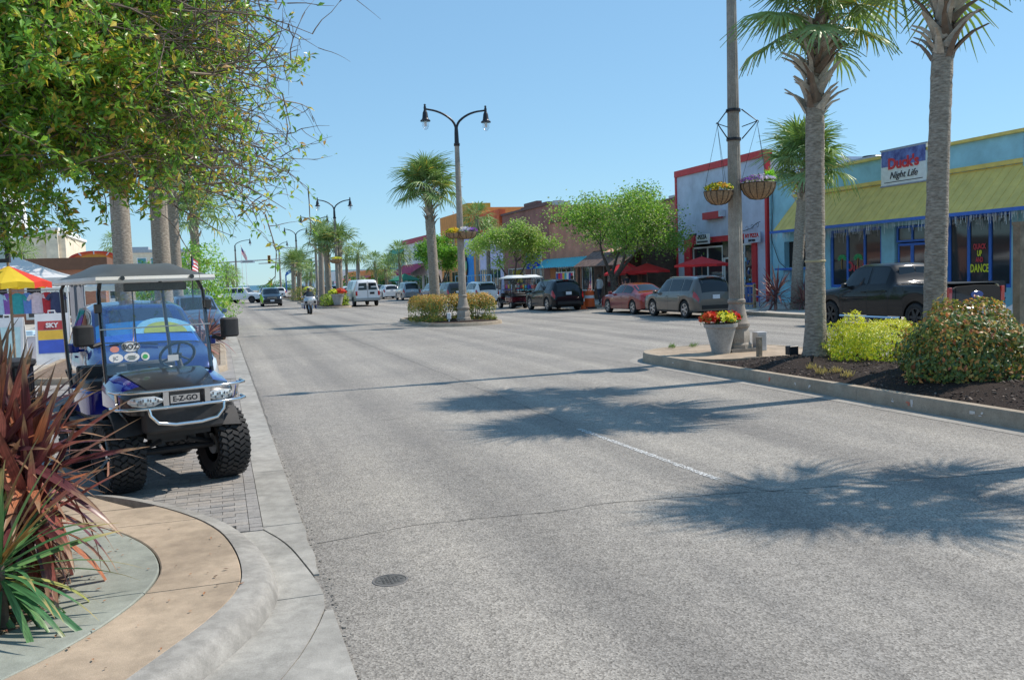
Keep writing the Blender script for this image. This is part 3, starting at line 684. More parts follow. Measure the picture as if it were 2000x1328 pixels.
def blade_plant(name, label, cat, loc, n, L, W, mats, seed=1, el=(85, -35), curve=(.2, .9), group=None, heads=((0, 0, .3),), wts=None, az=None):
    rr = random.Random(seed); o = thing(name, label, cat, loc, group=group)
    pool = [[blade_mesh(seed*50+i*7+j, 1., W, cv, mats[i]) for j, cv in enumerate((curve[0], (curve[0]+curve[1])/2, curve[1]))] for i in range(len(mats))]
    b = MB()
    for hd in heads: b.tube([(hd[0]*.3, hd[1]*.3, -.05), (hd[0], hd[1], hd[2])], [.03, .022], 7)
    obj('stem', b, M_twig, o)
    for k in range(n):
        hd = heads[k % len(heads)]; u = k/n; e = lerp(el[0], el[1], u**.9)+rr.uniform(-9, 9); a = k*2.39996+rr.uniform(-.3, .3)
        if az: a = R(rr.uniform(*az))
        mi = rr.choices(range(len(mats)), wts)[0] if wts else rr.randrange(len(mats))
        j = min(2, max(0, int(u*3+rr.uniform(-.6, .6)))); s = L*rr.uniform(.7, 1.1)
        f = obj('leaf', pool[mi][j], None, o)
        f.matrix_local = Matrix.Translation((hd[0], hd[1], hd[2]-.12*u)) @ Matrix.Rotation(a, 4, 'Z') @ Matrix.Rotation(-R(e), 4, 'Y') @ Matrix.Rotation(rr.uniform(-.5, .5), 4, 'X') @ Matrix.Scale(s, 4)
    return o
# ------------------------------------------------------------------ palms
GP = 'palms along the street'
palm('tall palm beside the lamp post on the near median, rope round its trunk', (10.15, 13.6, .28), 5.95, .175, .92, 30, 2, (.10, .05), 66, 1.6, 1.5, GP, 11, rope=1.75)
palm('palm with dry boots beneath its crown, behind the round red-tipped bush', (10.45, 11.1, .28), 6.3, .165, .92, 30, 2, (.30, .05), 66, 1.6, 1.3, GP, 12)
palm('palm standing just outside the right edge, its shadow on the road', (10.5, 6.45, .28), 5.7, .19, .90, 22, 2, (-.1, 0), 30, 1.3, 1.4, GP, 13)
palm('palm on the small median island behind the hedge and lamp', (9.5, 40.6, .15), 5.9, .24, 1.0, 40, 2, (-.1, .2), 26, 1.6, 1.3, GP, 14)
palm('palm with a yellowing skirt in front of the olive awning', (23.4, 32.6, .12), 5.95, .24, 1.35, 34, 2, (.5, 0), 24, 1.5, 1.3, GP, 15)
for i, (x, y, h, lb) in enumerate(((8.5, 74, 4.9, 'left palm of the pair on the third median island'), (9.25, 73.0, 5.1, 'right palm of the pair beside the flower planter on the third median island'), (9.0, 84, 6.2, 'taller palm behind the pair on the third median island'),
    (7.9, 102, 4.1, 'left palm above the clipped bush on the farthest island'), (8.7, 104.5, 4.3, 'right palm of the farthest median island, near the blue arch'))):
    palm(lb, (x, y, .15), h, .27, 1.15, 32, 1, (rnd(-.2, .2), 0), 0, 1.5, 1.2, GP, 30+i, dead=0)
LP = ((-2.75, 30.0, 6.6, 'grey palm trunk rising behind the golf cart roof, leftmost of three'), (-1.75, 32.0, 6.9, 'grey palm trunk behind the golf cart roof, middle of three'), (-1.5, 36.5, 6.2, 'palm with shaggy brown trunk behind the golf cart roof'), (-.95, 45.0, 5.3, 'palm showing its crown right of the trunks behind the golf cart'))
for i, (x, y, h, lb) in enumerate(LP): palm(lb, (x, y, .15), h, .30 if i < 2 else .22, 1.3, 30, 1, (0, 0), 0, 1.6, 1.1, GP, 50+i, dead=0)
far = ((1.0, 108, 3.4, 1.2, 'low palm left of the single lamp near the sea'), (1.9, 118, 3.3, 1.2, 'small palm close to the single lamp near the sea'),
       (16.6, 112, 5.5, 1.35, 'tall dark palm right of the traffic light'), (16.2, 120, 5.2, 1.2, 'thin tall palm just left of the dark palm'), (19.8, 118, 4.4, 1.4, 'palm left of the green-roofed building'), (22.4, 122, 4.3, 1.4, 'loose palm in front of the far orange shop'),
       (20.3, 104, 5.0, 1.5, 'palm at the corner of the teal building with a green roof'), (20.6, 115, 3.4, 1.3, 'short palm between the far orange shop and green umbrella'), (12.8, 135, 3.6, 1.5, 'palm beneath the blue arch'), (13.6, 150, 3.6, 1.5, 'far palm right of the blue arch'), (22.0, 77, 7.1, 1.4, 'palm rising in front of the orange building'), (23.6, 79, 5.9, 1.4, 'palm with drooping crown beside the red-topped building'),
       (-22, 118, 6.5, 1.8, 'far palm low in front of the beige hotel'), (-13.5, 140, 8.7, 1.7, 'dark far palm left of the rainbow arch'), (-26, 112, 5.2, 1.8, 'leftmost far palm below the hotel wall'))
for i, (x, y, h, c, lb) in enumerate(far): palm(lb, (x, y, .02), h, .2, c, 34, 0, (rnd(-.3, .3), 0), 0, 1, 1.1, 'far palms towards the sea', 70+i, dead=0)

# ------------------------------------------------------------------ shrubs
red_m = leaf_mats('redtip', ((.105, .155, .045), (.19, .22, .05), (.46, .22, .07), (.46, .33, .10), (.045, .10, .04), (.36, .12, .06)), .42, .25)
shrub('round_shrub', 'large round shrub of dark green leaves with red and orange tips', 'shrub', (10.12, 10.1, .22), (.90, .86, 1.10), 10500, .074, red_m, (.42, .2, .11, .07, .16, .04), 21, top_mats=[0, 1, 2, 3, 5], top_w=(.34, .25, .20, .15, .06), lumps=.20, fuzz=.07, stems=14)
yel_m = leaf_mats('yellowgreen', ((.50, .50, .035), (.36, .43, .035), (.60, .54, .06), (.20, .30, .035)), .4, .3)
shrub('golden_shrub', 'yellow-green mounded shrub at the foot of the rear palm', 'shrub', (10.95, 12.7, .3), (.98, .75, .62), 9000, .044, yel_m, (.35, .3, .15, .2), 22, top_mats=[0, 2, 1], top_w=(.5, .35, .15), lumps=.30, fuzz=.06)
shrub('golden_shrub', 'smaller yellow-green shrub mound left of the larger one', 'shrub', (10.75, 13.35, .3), (.55, .6, .72), 4200, .044, yel_m, (.35, .3, .15, .2), 23, top_mats=[0, 2, 1], top_w=(.5, .35, .15), lumps=.3)
shrub('round_shrub', 'small yellow-red shrub at the right picture edge behind the wooden post', 'shrub', (11.25, 9.3, .25), (.5, .6, .7), 1700, .055, yel_m+red_m, (.2, .2, .05, .1, .1, .1, .1, .1, .03, .02), 24)
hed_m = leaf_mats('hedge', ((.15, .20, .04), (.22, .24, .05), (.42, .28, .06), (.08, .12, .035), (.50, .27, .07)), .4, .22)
for i, (x, y, dx, dy, hz, lb) in enumerate(((8.55, 38.6, .6, 1.4, 1.12, 'clipped orange-green hedge block at the left end of the small island'), (9.25, 37.3, 1.0, .9, 1.15, 'clipped orange-green hedge block left of the lamp base'), (10.4, 37.0, .8, .8, 1.15, 'clipped orange-green hedge block right of the lamp base'))):
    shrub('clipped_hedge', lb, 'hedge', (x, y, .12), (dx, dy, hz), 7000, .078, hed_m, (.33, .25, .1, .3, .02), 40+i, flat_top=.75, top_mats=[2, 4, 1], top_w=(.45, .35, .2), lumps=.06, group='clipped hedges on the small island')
for i, (x, y, dx, dy, hz, lb) in enumerate(((8.1, 71.5, .6, 1.6, .9, 'low green shrub on the third island left of the planter'), (8.7, 70.6, .6, 1.0, 1.0, 'low yellow-green shrub behind the third island planter'), (9.15, 70.3, .4, .9, .9, 'dark green shrub right of the third island planter'))):
    shrub('low_shrub', lb, 'shrub', (x, y, .15), (dx, dy, hz), 900, .14, [yel_m[3], hed_m[0], yel_m[1]], (.4, .3, .3), 50+i, lumps=.3)
shrub('clipped_hedge', 'brownish clipped bush on the far island beside the white car', 'hedge', (9.0, 101.5, .15), (1.6, 2.4, 1.4), 1500, .17, hed_m, (.3, .25, .15, .25, .05), 60, flat_top=.5)
shrub('low_shrub', 'small yellow-green plant at the far left kerb by the parked cars', 'shrub', (.0, 84, .1), (1.0, 1.0, .8), 500, .15, yel_m, (.3, .3, .2, .2), 61)
gre_m = leaf_mats('springgreen', ((.13, .28, .03), (.20, .37, .045), (.085, .19, .03), (.28, .38, .08)), .4, .38)
shrub('leafy_shrub', 'tall bright green bush behind the golf cart roof on the left', 'shrub', (-.9, 43.5, .1), (1.6, 1.6, 3.7), 5200, .13, gre_m, (.3, .35, .15, .2), 62, lumps=.3)
shrub('leafy_shrub', 'smaller bright green bush left of the shaggy palm trunk', 'shrub', (-3.1, 46, .1), (1.2, 1.2, 3.1), 2600, .13, gre_m, (.3, .3, .25, .15), 63, lumps=.3)

# ------------------------------------------------------------------ street trees
oak_m = leaf_mats('streettree', ((.15, .28, .04), (.22, .35, .06), (.10, .19, .04), (.28, .30, .11)), .4, .38)
sage = leaf_mats('sage', ((.24, .29, .11), (.32, .35, .15), (.20, .31, .06), (.34, .33, .18)), .5, .35)
tree('broad green street tree beside the light grey pizza building', (21.3, 46.6, .1), 7.2, 4.3, 20000, .15, [oak_m[0], oak_m[1], sage[0], oak_m[2]], (.3, .3, .2, .2), 4, .2, .2, 'street trees on the right pavement', clumps=95)
tree('light yellow-green street tree behind the pale golf cart', (19.9, 60.5, .1), 5.9, 3.0, 11000, .18, [sage[0], sage[2], oak_m[1], sage[1]], (.3, .3, .2, .2), 8, .15, .2, 'street trees on the right pavement', clumps=64)
tree('bright green street tree behind the lamp post in the small island', (20.3, 84, .1), 6.0, 2.7, 8000, .22, [gre_m[0], gre_m[1], gre_m[2], sage[2]], (.3, .3, .2, .2), 9, .15, .2, 'street trees on the right pavement', clumps=56)

# ------------------------------------------------------------------ blade plants
blade_plant('cordyline', 'big red-bronze cordyline with long blades in the left foreground', 'plant', (-1.2, 6.15, .14), 330, .74, .040, M_cor, 5, (88, -80), (.1, .95), heads=((0, 0, .62), (-.25, .2, .55), (.05, -.14, .45), (-.12, .0, .9), (-.35, .3, .8), (.02, .1, .74)), wts=(.22, .26, .14, .2, .18))
blade_plant('cordyline', 'dark maroon cordyline at the left picture edge, upright blades', 'plant', (-1.55, 6.55, .14), 90, .85, .036, [M_cor[0], M_cor[2], M_cor[0]], 6, (86, 5), (.05, .5), heads=((0, 0, .95), (.15, .05, .8), (-.1, -.2, 1.0)))
blade_plant('flax_plant', 'green strap-leaved plant at the lower left corner', 'plant', (-1.22, 5.45, .12), 120, .78, .024, M_gr, 7, (70, -55), (.2, .9), heads=((0, 0, .36), (-.1, .1, .30)), wts=(.55, .25, .13, .07))
M_corp = [M('cordyline_pale_%d' % i, c, .45, var=.3, trans=.15) for i, c in enumerate(((.22, .09, .085), (.28, .14, .12), (.15, .06, .065)))]
for i, (x, y, s, lb) in enumerate(((22.3, 32.6, 1.2, 'spiky red cordyline beside the palm in front of the teal wall'), (23.2, 31.9, 1.0, 'second spiky red cordyline, right behind the near palm trunk'), (20.9, 44.6, 1.0, 'dark red cordyline at the foot of the broad street tree'), (20.9, 56.5, 1.0, 'pink cordyline beside the parked golf carts'), (-.55, 25.6, .9, 'pinkish cordyline on the left island beside the second blue car'), (-1.5, 28, 1.0, 'pinkish cordyline at the foot of the left palm trunks'), (-2.7, 26.8, .9, 'pale cordyline on the left island behind the blue minivan'))):
    blade_plant('cordyline', lb, 'plant', (x, y, .13), 64, s, .034, M_corp, 80+i, (86, -20), (.1, .8), 'spiky cordylines in the beds', heads=((0, 0, .35*s), (.2, .1, .6*s)))

# ------------------------------------------------------------------ overhanging oak, upper left
def overhang_oak():
    rr = random.Random(19); o = thing('oak_tree', 'overhanging oak with glossy leaves and bare twigs filling the upper left', 'tree', (-3.55, 7.6, 0))
    tr = MB(); tr.tube([(0, 0, -.2), (.05, 0, 1.2), (.2, -.1, 2.4), (.3, -.1, 3.4)], [.24, .19, .17, .13], 10); tw = MB(); lf = MB(); near = []
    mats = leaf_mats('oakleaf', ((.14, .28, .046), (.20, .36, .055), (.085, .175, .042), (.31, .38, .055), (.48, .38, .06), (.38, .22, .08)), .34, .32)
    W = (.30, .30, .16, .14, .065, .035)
    def right_edge(y, z):      # how far the crown reaches towards the road
        return lerp(-.75, -.25, max(0, min(1, (z-2.4)/1.6))) if z < 4 else -.25
    def twig(p, d, l, r0, leafy, depth=0):
        pts = [p.copy()]; dd = d.copy(); q = p.copy(); n = 5
        for i in range(n):
            dd = (dd+Vector((rr.gauss(0, .16), rr.gauss(0, .16), rr.gauss(-.035, .14)))).normalized(); q = q+dd*l/n; pts.append(q.copy())
            if leafy > 0 and (depth > 0 or i > 1):
                for m in range(rr.randrange(2, 5)):
                    if rr.random() > leafy: continue
                    ld = (dd*.5+Vector((rr.gauss(0, .7), rr.gauss(0, .7), rr.gauss(.1, .6)))).normalized(); s = rr.uniform(.04, .078)
                    un = (Vector((.35, -.3, .75))+rdir()*.75).normalized()
                    mi = rr.choices(range(6), W)[0]
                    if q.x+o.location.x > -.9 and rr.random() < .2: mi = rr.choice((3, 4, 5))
                    near.append((q+rdir()*.02, ld, un, s, s*rr.uniform(.34, .46), mi))
            if depth < 2 and rr.random() < (.75 if depth == 0 else .5):
                sd = (dd*.6+rdir()*.8).normalized(); twig(q, sd, l*rr.uniform(.35, .6), r0*.6, leafy, depth+1)
        tw.tube(pts, [r0*(1-.75*i/n) for i in range(n+1)], 4, mi=rr.random() < .12)
    # limbs
    for k in range(13):
        a = R(rr.uniform(-75, 60)); e = R(rr.uniform(4, 62)); d = Vector((math.cos(a)*math.cos(e), math.sin(a)*math.cos(e), math.sin(e)))
        pts = [Vector((.3, -.1, rr.uniform(2.4, 3.4)))]; dd = d.copy(); l = rr.uniform(2.0, 3.2)
        for i in range(6):
            dd = (dd+Vector((rr.gauss(.04, .12), rr.gauss(0, .12), rr.gauss(-.03, .1)))).normalized(); pts.append(pts[-1]+dd*l/6)
        tr.tube(pts, [.07-.009*i for i in range(7)], 6)
    lobes = [((2.1, -.6, 4.0), (1.25, 1.2, 1.25)), ((1.3, -.2, 4.4), (1.5, 1.4, 1.5)), ((2.5, -.7, 3.55), (.95, 1.0, .75)), ((2.35, .2, 4.9), (1.2, 1.3, 1.3)), ((1.6, -1.3, 3.3), (1.0, .9, .8)), ((.7, -.9, 3.7), (1.3, 1.1, 1.2)), ((1.2, -.9, 3.1), (1.1, 1.0, .7)), ((2.9, .6, 4.2), (.9, 1.2, 1.0))]
    for k in range(1050):
        c, rd = lobes[k % len(lobes)]; d = rdir(); f = rr.random()**.45; p = Vector((c[0]+d.x*rd[0]*f, c[1]+d.y*rd[1]*f, c[2]+d.z*rd[2]*f))
        if p.z < 2.32+.28*max(0, p.x-1.8): continue
        out = Vector((.55, -.25, -.1))+rdir()*.8; twig(p, out.normalized(), rr.uniform(.35, .6), .0068, .92 if p.x < 3.0 else .6)
    # bare twigs reaching right
    for k in range(240):
        p = Vector((rr.uniform(2.6, 3.5), rr.uniform(-1.3, 1.2), rr.uniform(2.7, 5.2))); d = Vector((1, rr.gauss(-.1, .35), rr.gauss(-.02, .3))).normalized(); twig(p, d, rr.uniform(.4, .95), .0085, .22 if rr.random() < .5 else 0.02)
    for k in range(14):
        p = Vector((rr.uniform(1.0, 2.2), rr.uniform(-1.2, .8), rr.uniform(2.6, 3.1))); d = Vector((.75, rr.gauss(-.1, .3), -.6)).normalized(); twig(p, d, rr.uniform(.3, .6), .005, .35)
    obj('trunk', tr, M_bark, o, smooth=60)
    crown = obj('crown', tw, [M_twig, M_twig2], o)
    cl = Vector((0, 0, 1.95))-o.location
    near.sort(key=lambda q: (q[0]-cl).length)
    base = [MB() for _ in range(6)]; lm = []
    for i in range(6):
        base[i].leaf(Vector((0, 0, 0)), Vector((1, 0, 0)), Vector((0, 0, 1)), 1., .42, 0, .12); lm.append(mesh('leaf', base[i], mats[i]))
    for (p, d, n, L, wd, mi) in near[:300]:
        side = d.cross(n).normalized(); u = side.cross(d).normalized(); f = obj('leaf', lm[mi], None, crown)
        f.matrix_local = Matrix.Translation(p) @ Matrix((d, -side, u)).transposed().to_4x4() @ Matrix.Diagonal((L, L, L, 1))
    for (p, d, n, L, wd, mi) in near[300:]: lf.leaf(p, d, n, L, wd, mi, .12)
    obj('leaf_mass', lf, mats, crown, kind='stuff'); return len(near)
print('oak leaves', overhang_oak())
# ------------------------------------------------------------------ lamps and street furniture
M_pole = speckle('lamp_concrete', (.30, .265, .225), .2, 70, .3, sscale=1.6)
M_lblk = M('lamp_black', (.018, .019, .024), .35, .3, var=.2)
M_globe = glass_mat('lamp_globe', (.93, .95, .97), .72, .12)
M_steel = M('galv_steel', (.42, .43, .43), .45, .7, var=.15)
def lamp_post(label, loc, H=8.55, arms=2, detail=2, armlen=1.28, group='twin-arm lamps down the median', rz=0.):
    o = thing('street_lamp', label, 'street lamp', loc, rz, group); n = 16 if detail > 1 else 8
    b = MB(); b.box((0, 0, .03), (.66, .66, .10)); 
    b.lathe([(.31, .08), (.31, .16), (.27, .20), (.27, .42), (.24, .46), (.24, .5)], 8 if detail > 1 else 8)
    b.lathe([(.235, .5), (.27, .54), (.275, .6), (.235, .65), (.215, .75), (.175, .95), (.165, 1.02), (.19, 1.05), (.19, 1.10), (.16, 1.13)], n); obj('base', b, M_pole, o, smooth=35)
    # fluted shaft
    b = MB(); rg = []; ph = H-1.3; m = 32 if detail > 1 else 10
    for z, r_ in ((1.1, .162), (2.6, .15), (4.6, .128), (ph, .095)):
        rg.append([(r_*(1-(.06 if (k % 2 and detail > 1) else 0))*math.cos(2*math.pi*k/m), r_*(1-(.06 if (k % 2 and detail > 1) else 0))*math.sin(2*math.pi*k/m), z) for k in range(m)])
    b.loft(rg, caps=True); obj('shaft', b, M_pole, o, smooth=20)
    b = MB(); b.lathe([(.11, ph-.03), (.125, ph), (.125, ph+.08), (.095, ph+.1), (.085, ph+.5), (.07, ph+.75)], n); obj('collar', b, M_lblk, o, smooth=40)
    for s in ((-1, 1) if arms == 2 else (1,)):
        b = MB(); pts = []
        for k in range(13):
            t = k/12; a = t*math.pi/2; pts.append((s*(armlen*(1-math.cos(a))*.78+armlen*.22*max(0, t-.3)/.7), 0, ph+.55+.88*math.sin(a)*(1 if t < 1 else 1)))
        pts[-1] = (s*armlen, 0, ph+.55+.90)
        b.tube(pts, [.055-.018*k/12 for k in range(13)], 8); arm = obj('arm', b, M_lblk, o, smooth=50)
        x, z = s*armlen, ph+1.45
        b = MB(); b.lathe([(.012, .20), (.05, .17), (.035, .12), (.055, .07), (.055, .0), (.05, -.04), (.075, -.1), (.10, -.16), (.125, -.36), (.15, -.42), (.205, -.46), (.21, -.5), (.17, -.5)], 14, (x, 0, z)); obj('lamp_hood', b, M_lblk, o, smooth=40)
        b = MB(); b.lathe([(.165, -.5), (.165, -.58), (.14, -.70), (.09, -.80), (.03, -.845), (.001, -.85)], 14, (x, 0, z)); g = obj('globe', b, M_globe, o, smooth=60)
        b = MB(); b.lathe([(.04, -.5), (.055, -.56), (.055, -.66), (.03, -.7)], 8, (x, 0, z)); obj('bulb', b, M('frosted_bulb', (.8, .8, .78), .4, var=0), g, smooth=60)
    return o
LROT = R(0)
lamp_post('lamp post with two hanging baskets on the near median, its top out of frame', (10.46, 16.67, .18), 9.3)
L2 = lamp_post('twin-arm black street lamp rising from the hedge on the small island', (9.62, 36.1, .13), 8.55)
for i, (x, y, lb, dt) in enumerate(((9.05, 72.5, 'twin-arm lamp above the flower planter on the third island', 1), (9.35, 91.0, 'twin-arm lamp just behind the third island lamp', 1), (9.1, 110.5, 'twin-arm lamp above the palms on the farthest island', 1), (9.2, 144, 'farthest small twin-arm lamp near the traffic lights', 1))):
    lamp_post(lb, (x, y, .13), 8.2, 2, dt)
lamp_post('single-arm lamp at the left near the sea end', (2.4, 128, 0), 8.0, 1, 1, 2.0, 'single-arm lamps near the sea')
lamp_post('single-arm lamp right of the third island palms', (15.2, 121, 0), 8.0, 1, 1, 1.0, 'single-arm lamps near the sea', R(180))

# hanging baskets
M_coir = M('coir_liner', (.26, .17, .10), .95, var=.35, scale=25, bump=.8, bscale=60)
M_wire = M('basket_wire', (.03, .03, .03), .5, .5, var=0)
FLOW = {'yellow': (.78, .50, .02), 'gold': (.75, .34, .02), 'purple': (.20, .08, .36), 'lilac': (.50, .44, .70), 'white': (.75, .74, .76), 'red': (.50, .02, .015), 'orange': (.62, .09, .02), 'crimson': (.35, .01, .03), 'lemon': (.80, .66, .06)}
FM = {k: M('petal_'+k, c, .6, var=.18, scale=30, trans=.25) for k, c in FLOW.items()}
M_pleaf = M('bedding_leaf', (.08, .17, .03), .5, var=.3, scale=10, trans=.25)
def flowers(name, parent, c, dims, n, cols, size, seed, leaves=.5, mound=.5):
    rr = random.Random(seed); b = MB(); ms = [M_pleaf]+[FM[k] for k in cols]
    for k in range(n):
        a = rr.uniform(0, 2*math.pi); q = math.sqrt(rr.random()); x, y = math.cos(a)*q*dims[0], math.sin(a)*q*dims[1]; z = dims[2]*(1-mound*q*q)*rr.uniform(.55, 1.05)
        p = Vector((c[0]+x, c[1]+y, c[2]+z))
        if rr.random() < leaves:
            b.leaf(p-Vector((0, 0, size*.5)), (rdir()+Vector((0, 0, .4))).normalized(), rdir(), size*1.6, size*.8, 0); continue
        nrm = (Vector((x, y, dims[2]*.9))+rdir()*.25).normalized(); u = nrm.orthogonal().normalized(); v = nrm.cross(u)
        # colour drifts across the bowl
        f = (x/dims[0]+1)/2; mi = 1+min(len(cols)-1, max(0, int(f*len(cols)+rr.gauss(0, .25))))
        for m in range(5):
            a2 = m*1.2566+k; e = u*math.cos(a2)+v*math.sin(a2); sd = nrm.cross(e)
            b.add([p, p+e*size*.6+sd*size*.36+nrm*size*.12, p+e*size, p+e*size*.6-sd*size*.36+nrm*size*.12], [(0, 1, 2, 3)], mi)
    return obj(name, b, ms, parent, kind='stuff')
def basket(label, loc, hook, r_, cols, seed, big=1., ferns=None):
    o = thing('hanging_basket', label, 'flower basket', loc, group='hanging baskets on the near lamp')
    b = MB(); prof = [(.05, -.92*r_), (.50*r_, -.84*r_), (.80*r_, -.58*r_), (.96*r_, -.26*r_), (r_, 0), (.93*r_, .0)]
    b.lathe(prof, 22); obj('liner', b, M_coir, o, smooth=60)
    for k in range(14):
        a = 2*math.pi*k/14; b = MB(); b.tube([((q[0]+.006)*math.cos(a), (q[0]+.006)*math.sin(a), q[1]) for q in prof[:5]], .006, 4); obj('rib', b, M_wire, o)
    b = MB(); b.tube([((r_+.008)*math.cos(2*math.pi*k/24), (r_+.008)*math.sin(2*math.pi*k/24), .005) for k in range(25)], .009, 5); obj('rim', b, M_wire, o)
    hk = Vector(hook)-Vector(loc)
    for k in range(3):
        a = 2*math.pi*k/3+.4; b = MB(); b.tube([(r_*math.cos(a), r_*math.sin(a), 0), hk], .0045, 4); obj('chain', b, M_wire, o)
    b = MB(); b.tube([hk+Vector((.03*math.sin(t), 0, .03-.03*math.cos(t))) for t in [i*.6 for i in range(9)]], .008, 5); obj('hook', b, M_wire, o)
    flowers('flowers', o, (0, 0, 0), (r_*1.0, r_*1.0, .19), 420, cols, .034, seed)
    if ferns:
        b = MB(); rr = random.Random(seed)
        for k in range(160):
            d = (Vector(ferns)+rdir()*.8).normalized(); p = Vector(ferns)*.9+rdir()*.05; b.leaf(p, d, rdir(), rr.uniform(.1, .2), .03)
        obj('fern', b, M('lime_fern', (.22, .42, .04), .5, trans=.4), o, kind='stuff')
    return o
LX, LY = 10.46, 16.67
basket('hanging basket of yellow pansies left of the near lamp post', (LX-.42, LY-.06, 3.56), (LX-.42, LY-.06, 4.92), .30, ['yellow', 'gold', 'lemon'], 3)
basket('hanging basket of purple and lilac pansies right of the near lamp post', (LX+.38, LY-.30, 3.70), (LX+.38, LY-.30, 4.95), .36, ['purple', 'lilac', 'lilac'], 4, ferns=(.28, 0, .16))
br = thing('basket_bracket', 'black wire bracket ring carrying the two baskets on the near lamp post', 'bracket', (LX, LY, 4.6))
b = MB(); b.lathe([(.15, .0), (.155, .03), (.15, .06)], 14, (0, 0, .02)); b.lathe([(.15, .0), (.155, .03), (.15, .06)], 14, (0, 0, .62)); obj('clamp', b, M_lblk, br)
for dx, dy, dz in ((-.42, -.06, .36), (.38, -.30, .39)):
    b = MB(); b.tube([(dx*.35, dy*.35, .05), (dx, dy, dz), (dx*.35, dy*.35, .66)], .014, 5); b.tube([(dx*.35, dy*.35, .30), (dx, dy, dz)], .010, 5); obj('arm', b, M_lblk, br)
# baskets on the other lamps (each lamp carries a pair that reads as one band)
for i, (x, y, z, sc, cols, lb) in enumerate(((9.32, 35.95, 3.78, .34, ['yellow', 'gold'], 'basket of yellow flowers left on the small island lamp'), (9.82, 35.85, 3.80, .42, ['white', 'lilac', 'purple'], 'basket of white and lilac flowers right on the small island lamp'), (8.95, 72.2, 3.75, .48, ['yellow', 'lemon'], 'basket of yellow flowers on the third island lamp'), (8.95, 110, 3.2, .6, ['crimson', 'yellow'], 'dark round basket on the farthest island lamp'))):
    o = thing('hanging_basket', lb, 'flower basket', (x, y, z), group='hanging baskets on the farther lamps'); b = MB()
    pr = [(.08*sc, -.62*sc), (.6*sc, -.58*sc), (.9*sc, -.35*sc), (sc, 0), (.9*sc, .01)]; b.lathe(pr, 16); obj('liner', b, M_coir, o, smooth=60)
    for k in range(10): a = 2*math.pi*k/10; b = MB(); b.tube([((q[0]+.012)*math.cos(a), (q[0]+.012)*math.sin(a), q[1]) for q in pr[:4]], .01, 3); obj('rib', b, M_wire, o)
    flowers('flowers', o, (0, 0, 0), (sc*1.02, sc*1.02, .22), 170, cols, .075, 30+i, .3)
# flower planters
def planter(label, loc, s, sets, seed, sz=.05):
    o = thing('flower_planter', label, 'planter', loc, group='grey concrete flower planters'); b = MB()
    b.lathe([(.20*s, 0), (.215*s, .04*s), (.22*s, .1*s), (.34*s, .58*s), (.375*s, .60*s), (.385*s, .68*s), (.33*s, .68*s), (.30*s, .58*s)], 20); obj('pot', b, speckle('planter_concrete_%d' % seed, (.36, .35, .33), .15, 60, .25, sscale=3), o, smooth=35)
    b = MB(); b.lathe([(.29*s, .62*s), (.001, .64*s)], 16, caps=False); obj('soil', b, M_mulch, o)
    for i, (dx, dy, cols, r_, h) in enumerate(sets): flowers('flowers', o, (dx*s, dy*s, .63*s), (r_*s, r_*s, h*s), 260, cols, sz*s, seed*9+i, .38, .35)
    return o
planter('flower planter of red, yellow and crimson blooms at the near lamp base', (9.93, 16.45, .19), .92, ((-.25, 0, ['orange', 'red'], .24, .30), (.02, -.12, ['lemon', 'yellow'], .26, .30), (.3, .05, ['crimson', 'red'], .22, .30), (0, .2, ['red', 'orange'], .25, .28)), 5, .062)
planter('flower planter of orange and yellow blooms on the third island', (8.6, 69.3, .14), 1.35, ((-.2, 0, ['lemon'], .3, .3), (.15, 0, ['orange', 'red'], .34, .34)), 6, .09)
planter('pale planter on the far island beside the motorcycle', (9.35, 100.2, .14), 1.5, ((0, 0, ['lemon', 'white'], .36, .3),), 7, .1)
# small stuff on the near median
M_wood = M('grey_wood', (.21, .17, .125), .9, var=.35, scale=6, bump=.6, bscale=30)
o = thing('wooden_stub', 'short grey wooden stub post right of the lamp base', 'post', (10.13, 15.35, .14)); b = MB(); b.box((0, 0, .2), (.085, .085, .44), rz=.2); obj('post', b, M_wood, o); b = MB(); b.box((0, 0, .425), (.092, .092, .016), rz=.2); obj('cap', b, M_wood, o)
o = thing('utility_box', 'grey utility box behind the lamp plinth', 'utility box', (10.9, 16.5, .19)); b = MB(); b.rbox((0, 0, .2), (.24, .2, .4), .02); obj('housing', b, M('utility_grey', (.40, .40, .40), .6), o); b = MB(); b.box((0, -.104, .22), (.18, .01, .26)); obj('door', b, M('utility_grey2', (.34, .34, .34), .6), o)
o = thing('wooden_post', 'weathered wooden post at the right picture edge', 'post', (11.40, 10.42, .2)); b = MB(); b.box((0, 0, 1.1), (.13, .13, 2.3)); obj('post', b, M_wood, o); b = MB(); b.box((0, 0, 2.27), (.15, .15, .05)); obj('cap', b, M_wood, o)
o = thing('floodlight', 'small black floodlight box at the foot of the palm', 'floodlight', (9.86, 13.9, .34)); b = MB(); b.rbox((0, 0, .09), (.2, .14, .16), .02); obj('housing', b, M('flood_black', (.015, .018, .025), .4), o); b = MB(); b.box((0, .072, .09), (.16, .006, .12)); obj('lens', b, M('flood_glass', (.1, .1, .1), .1), o)
o = thing('path_light', 'tiny black path light stuck in the mulch', 'path light', (9.55, 12.9, .26)); b = MB(); b.tube([(0, 0, 0), (0, 0, .12)], .02, 8); obj('stake', b, M_lblk, o); b = MB(); b.lathe([(.035, .12), (.035, .17), (.01, .18)], 10); obj('head', b, M_lblk, o)
b = MB()
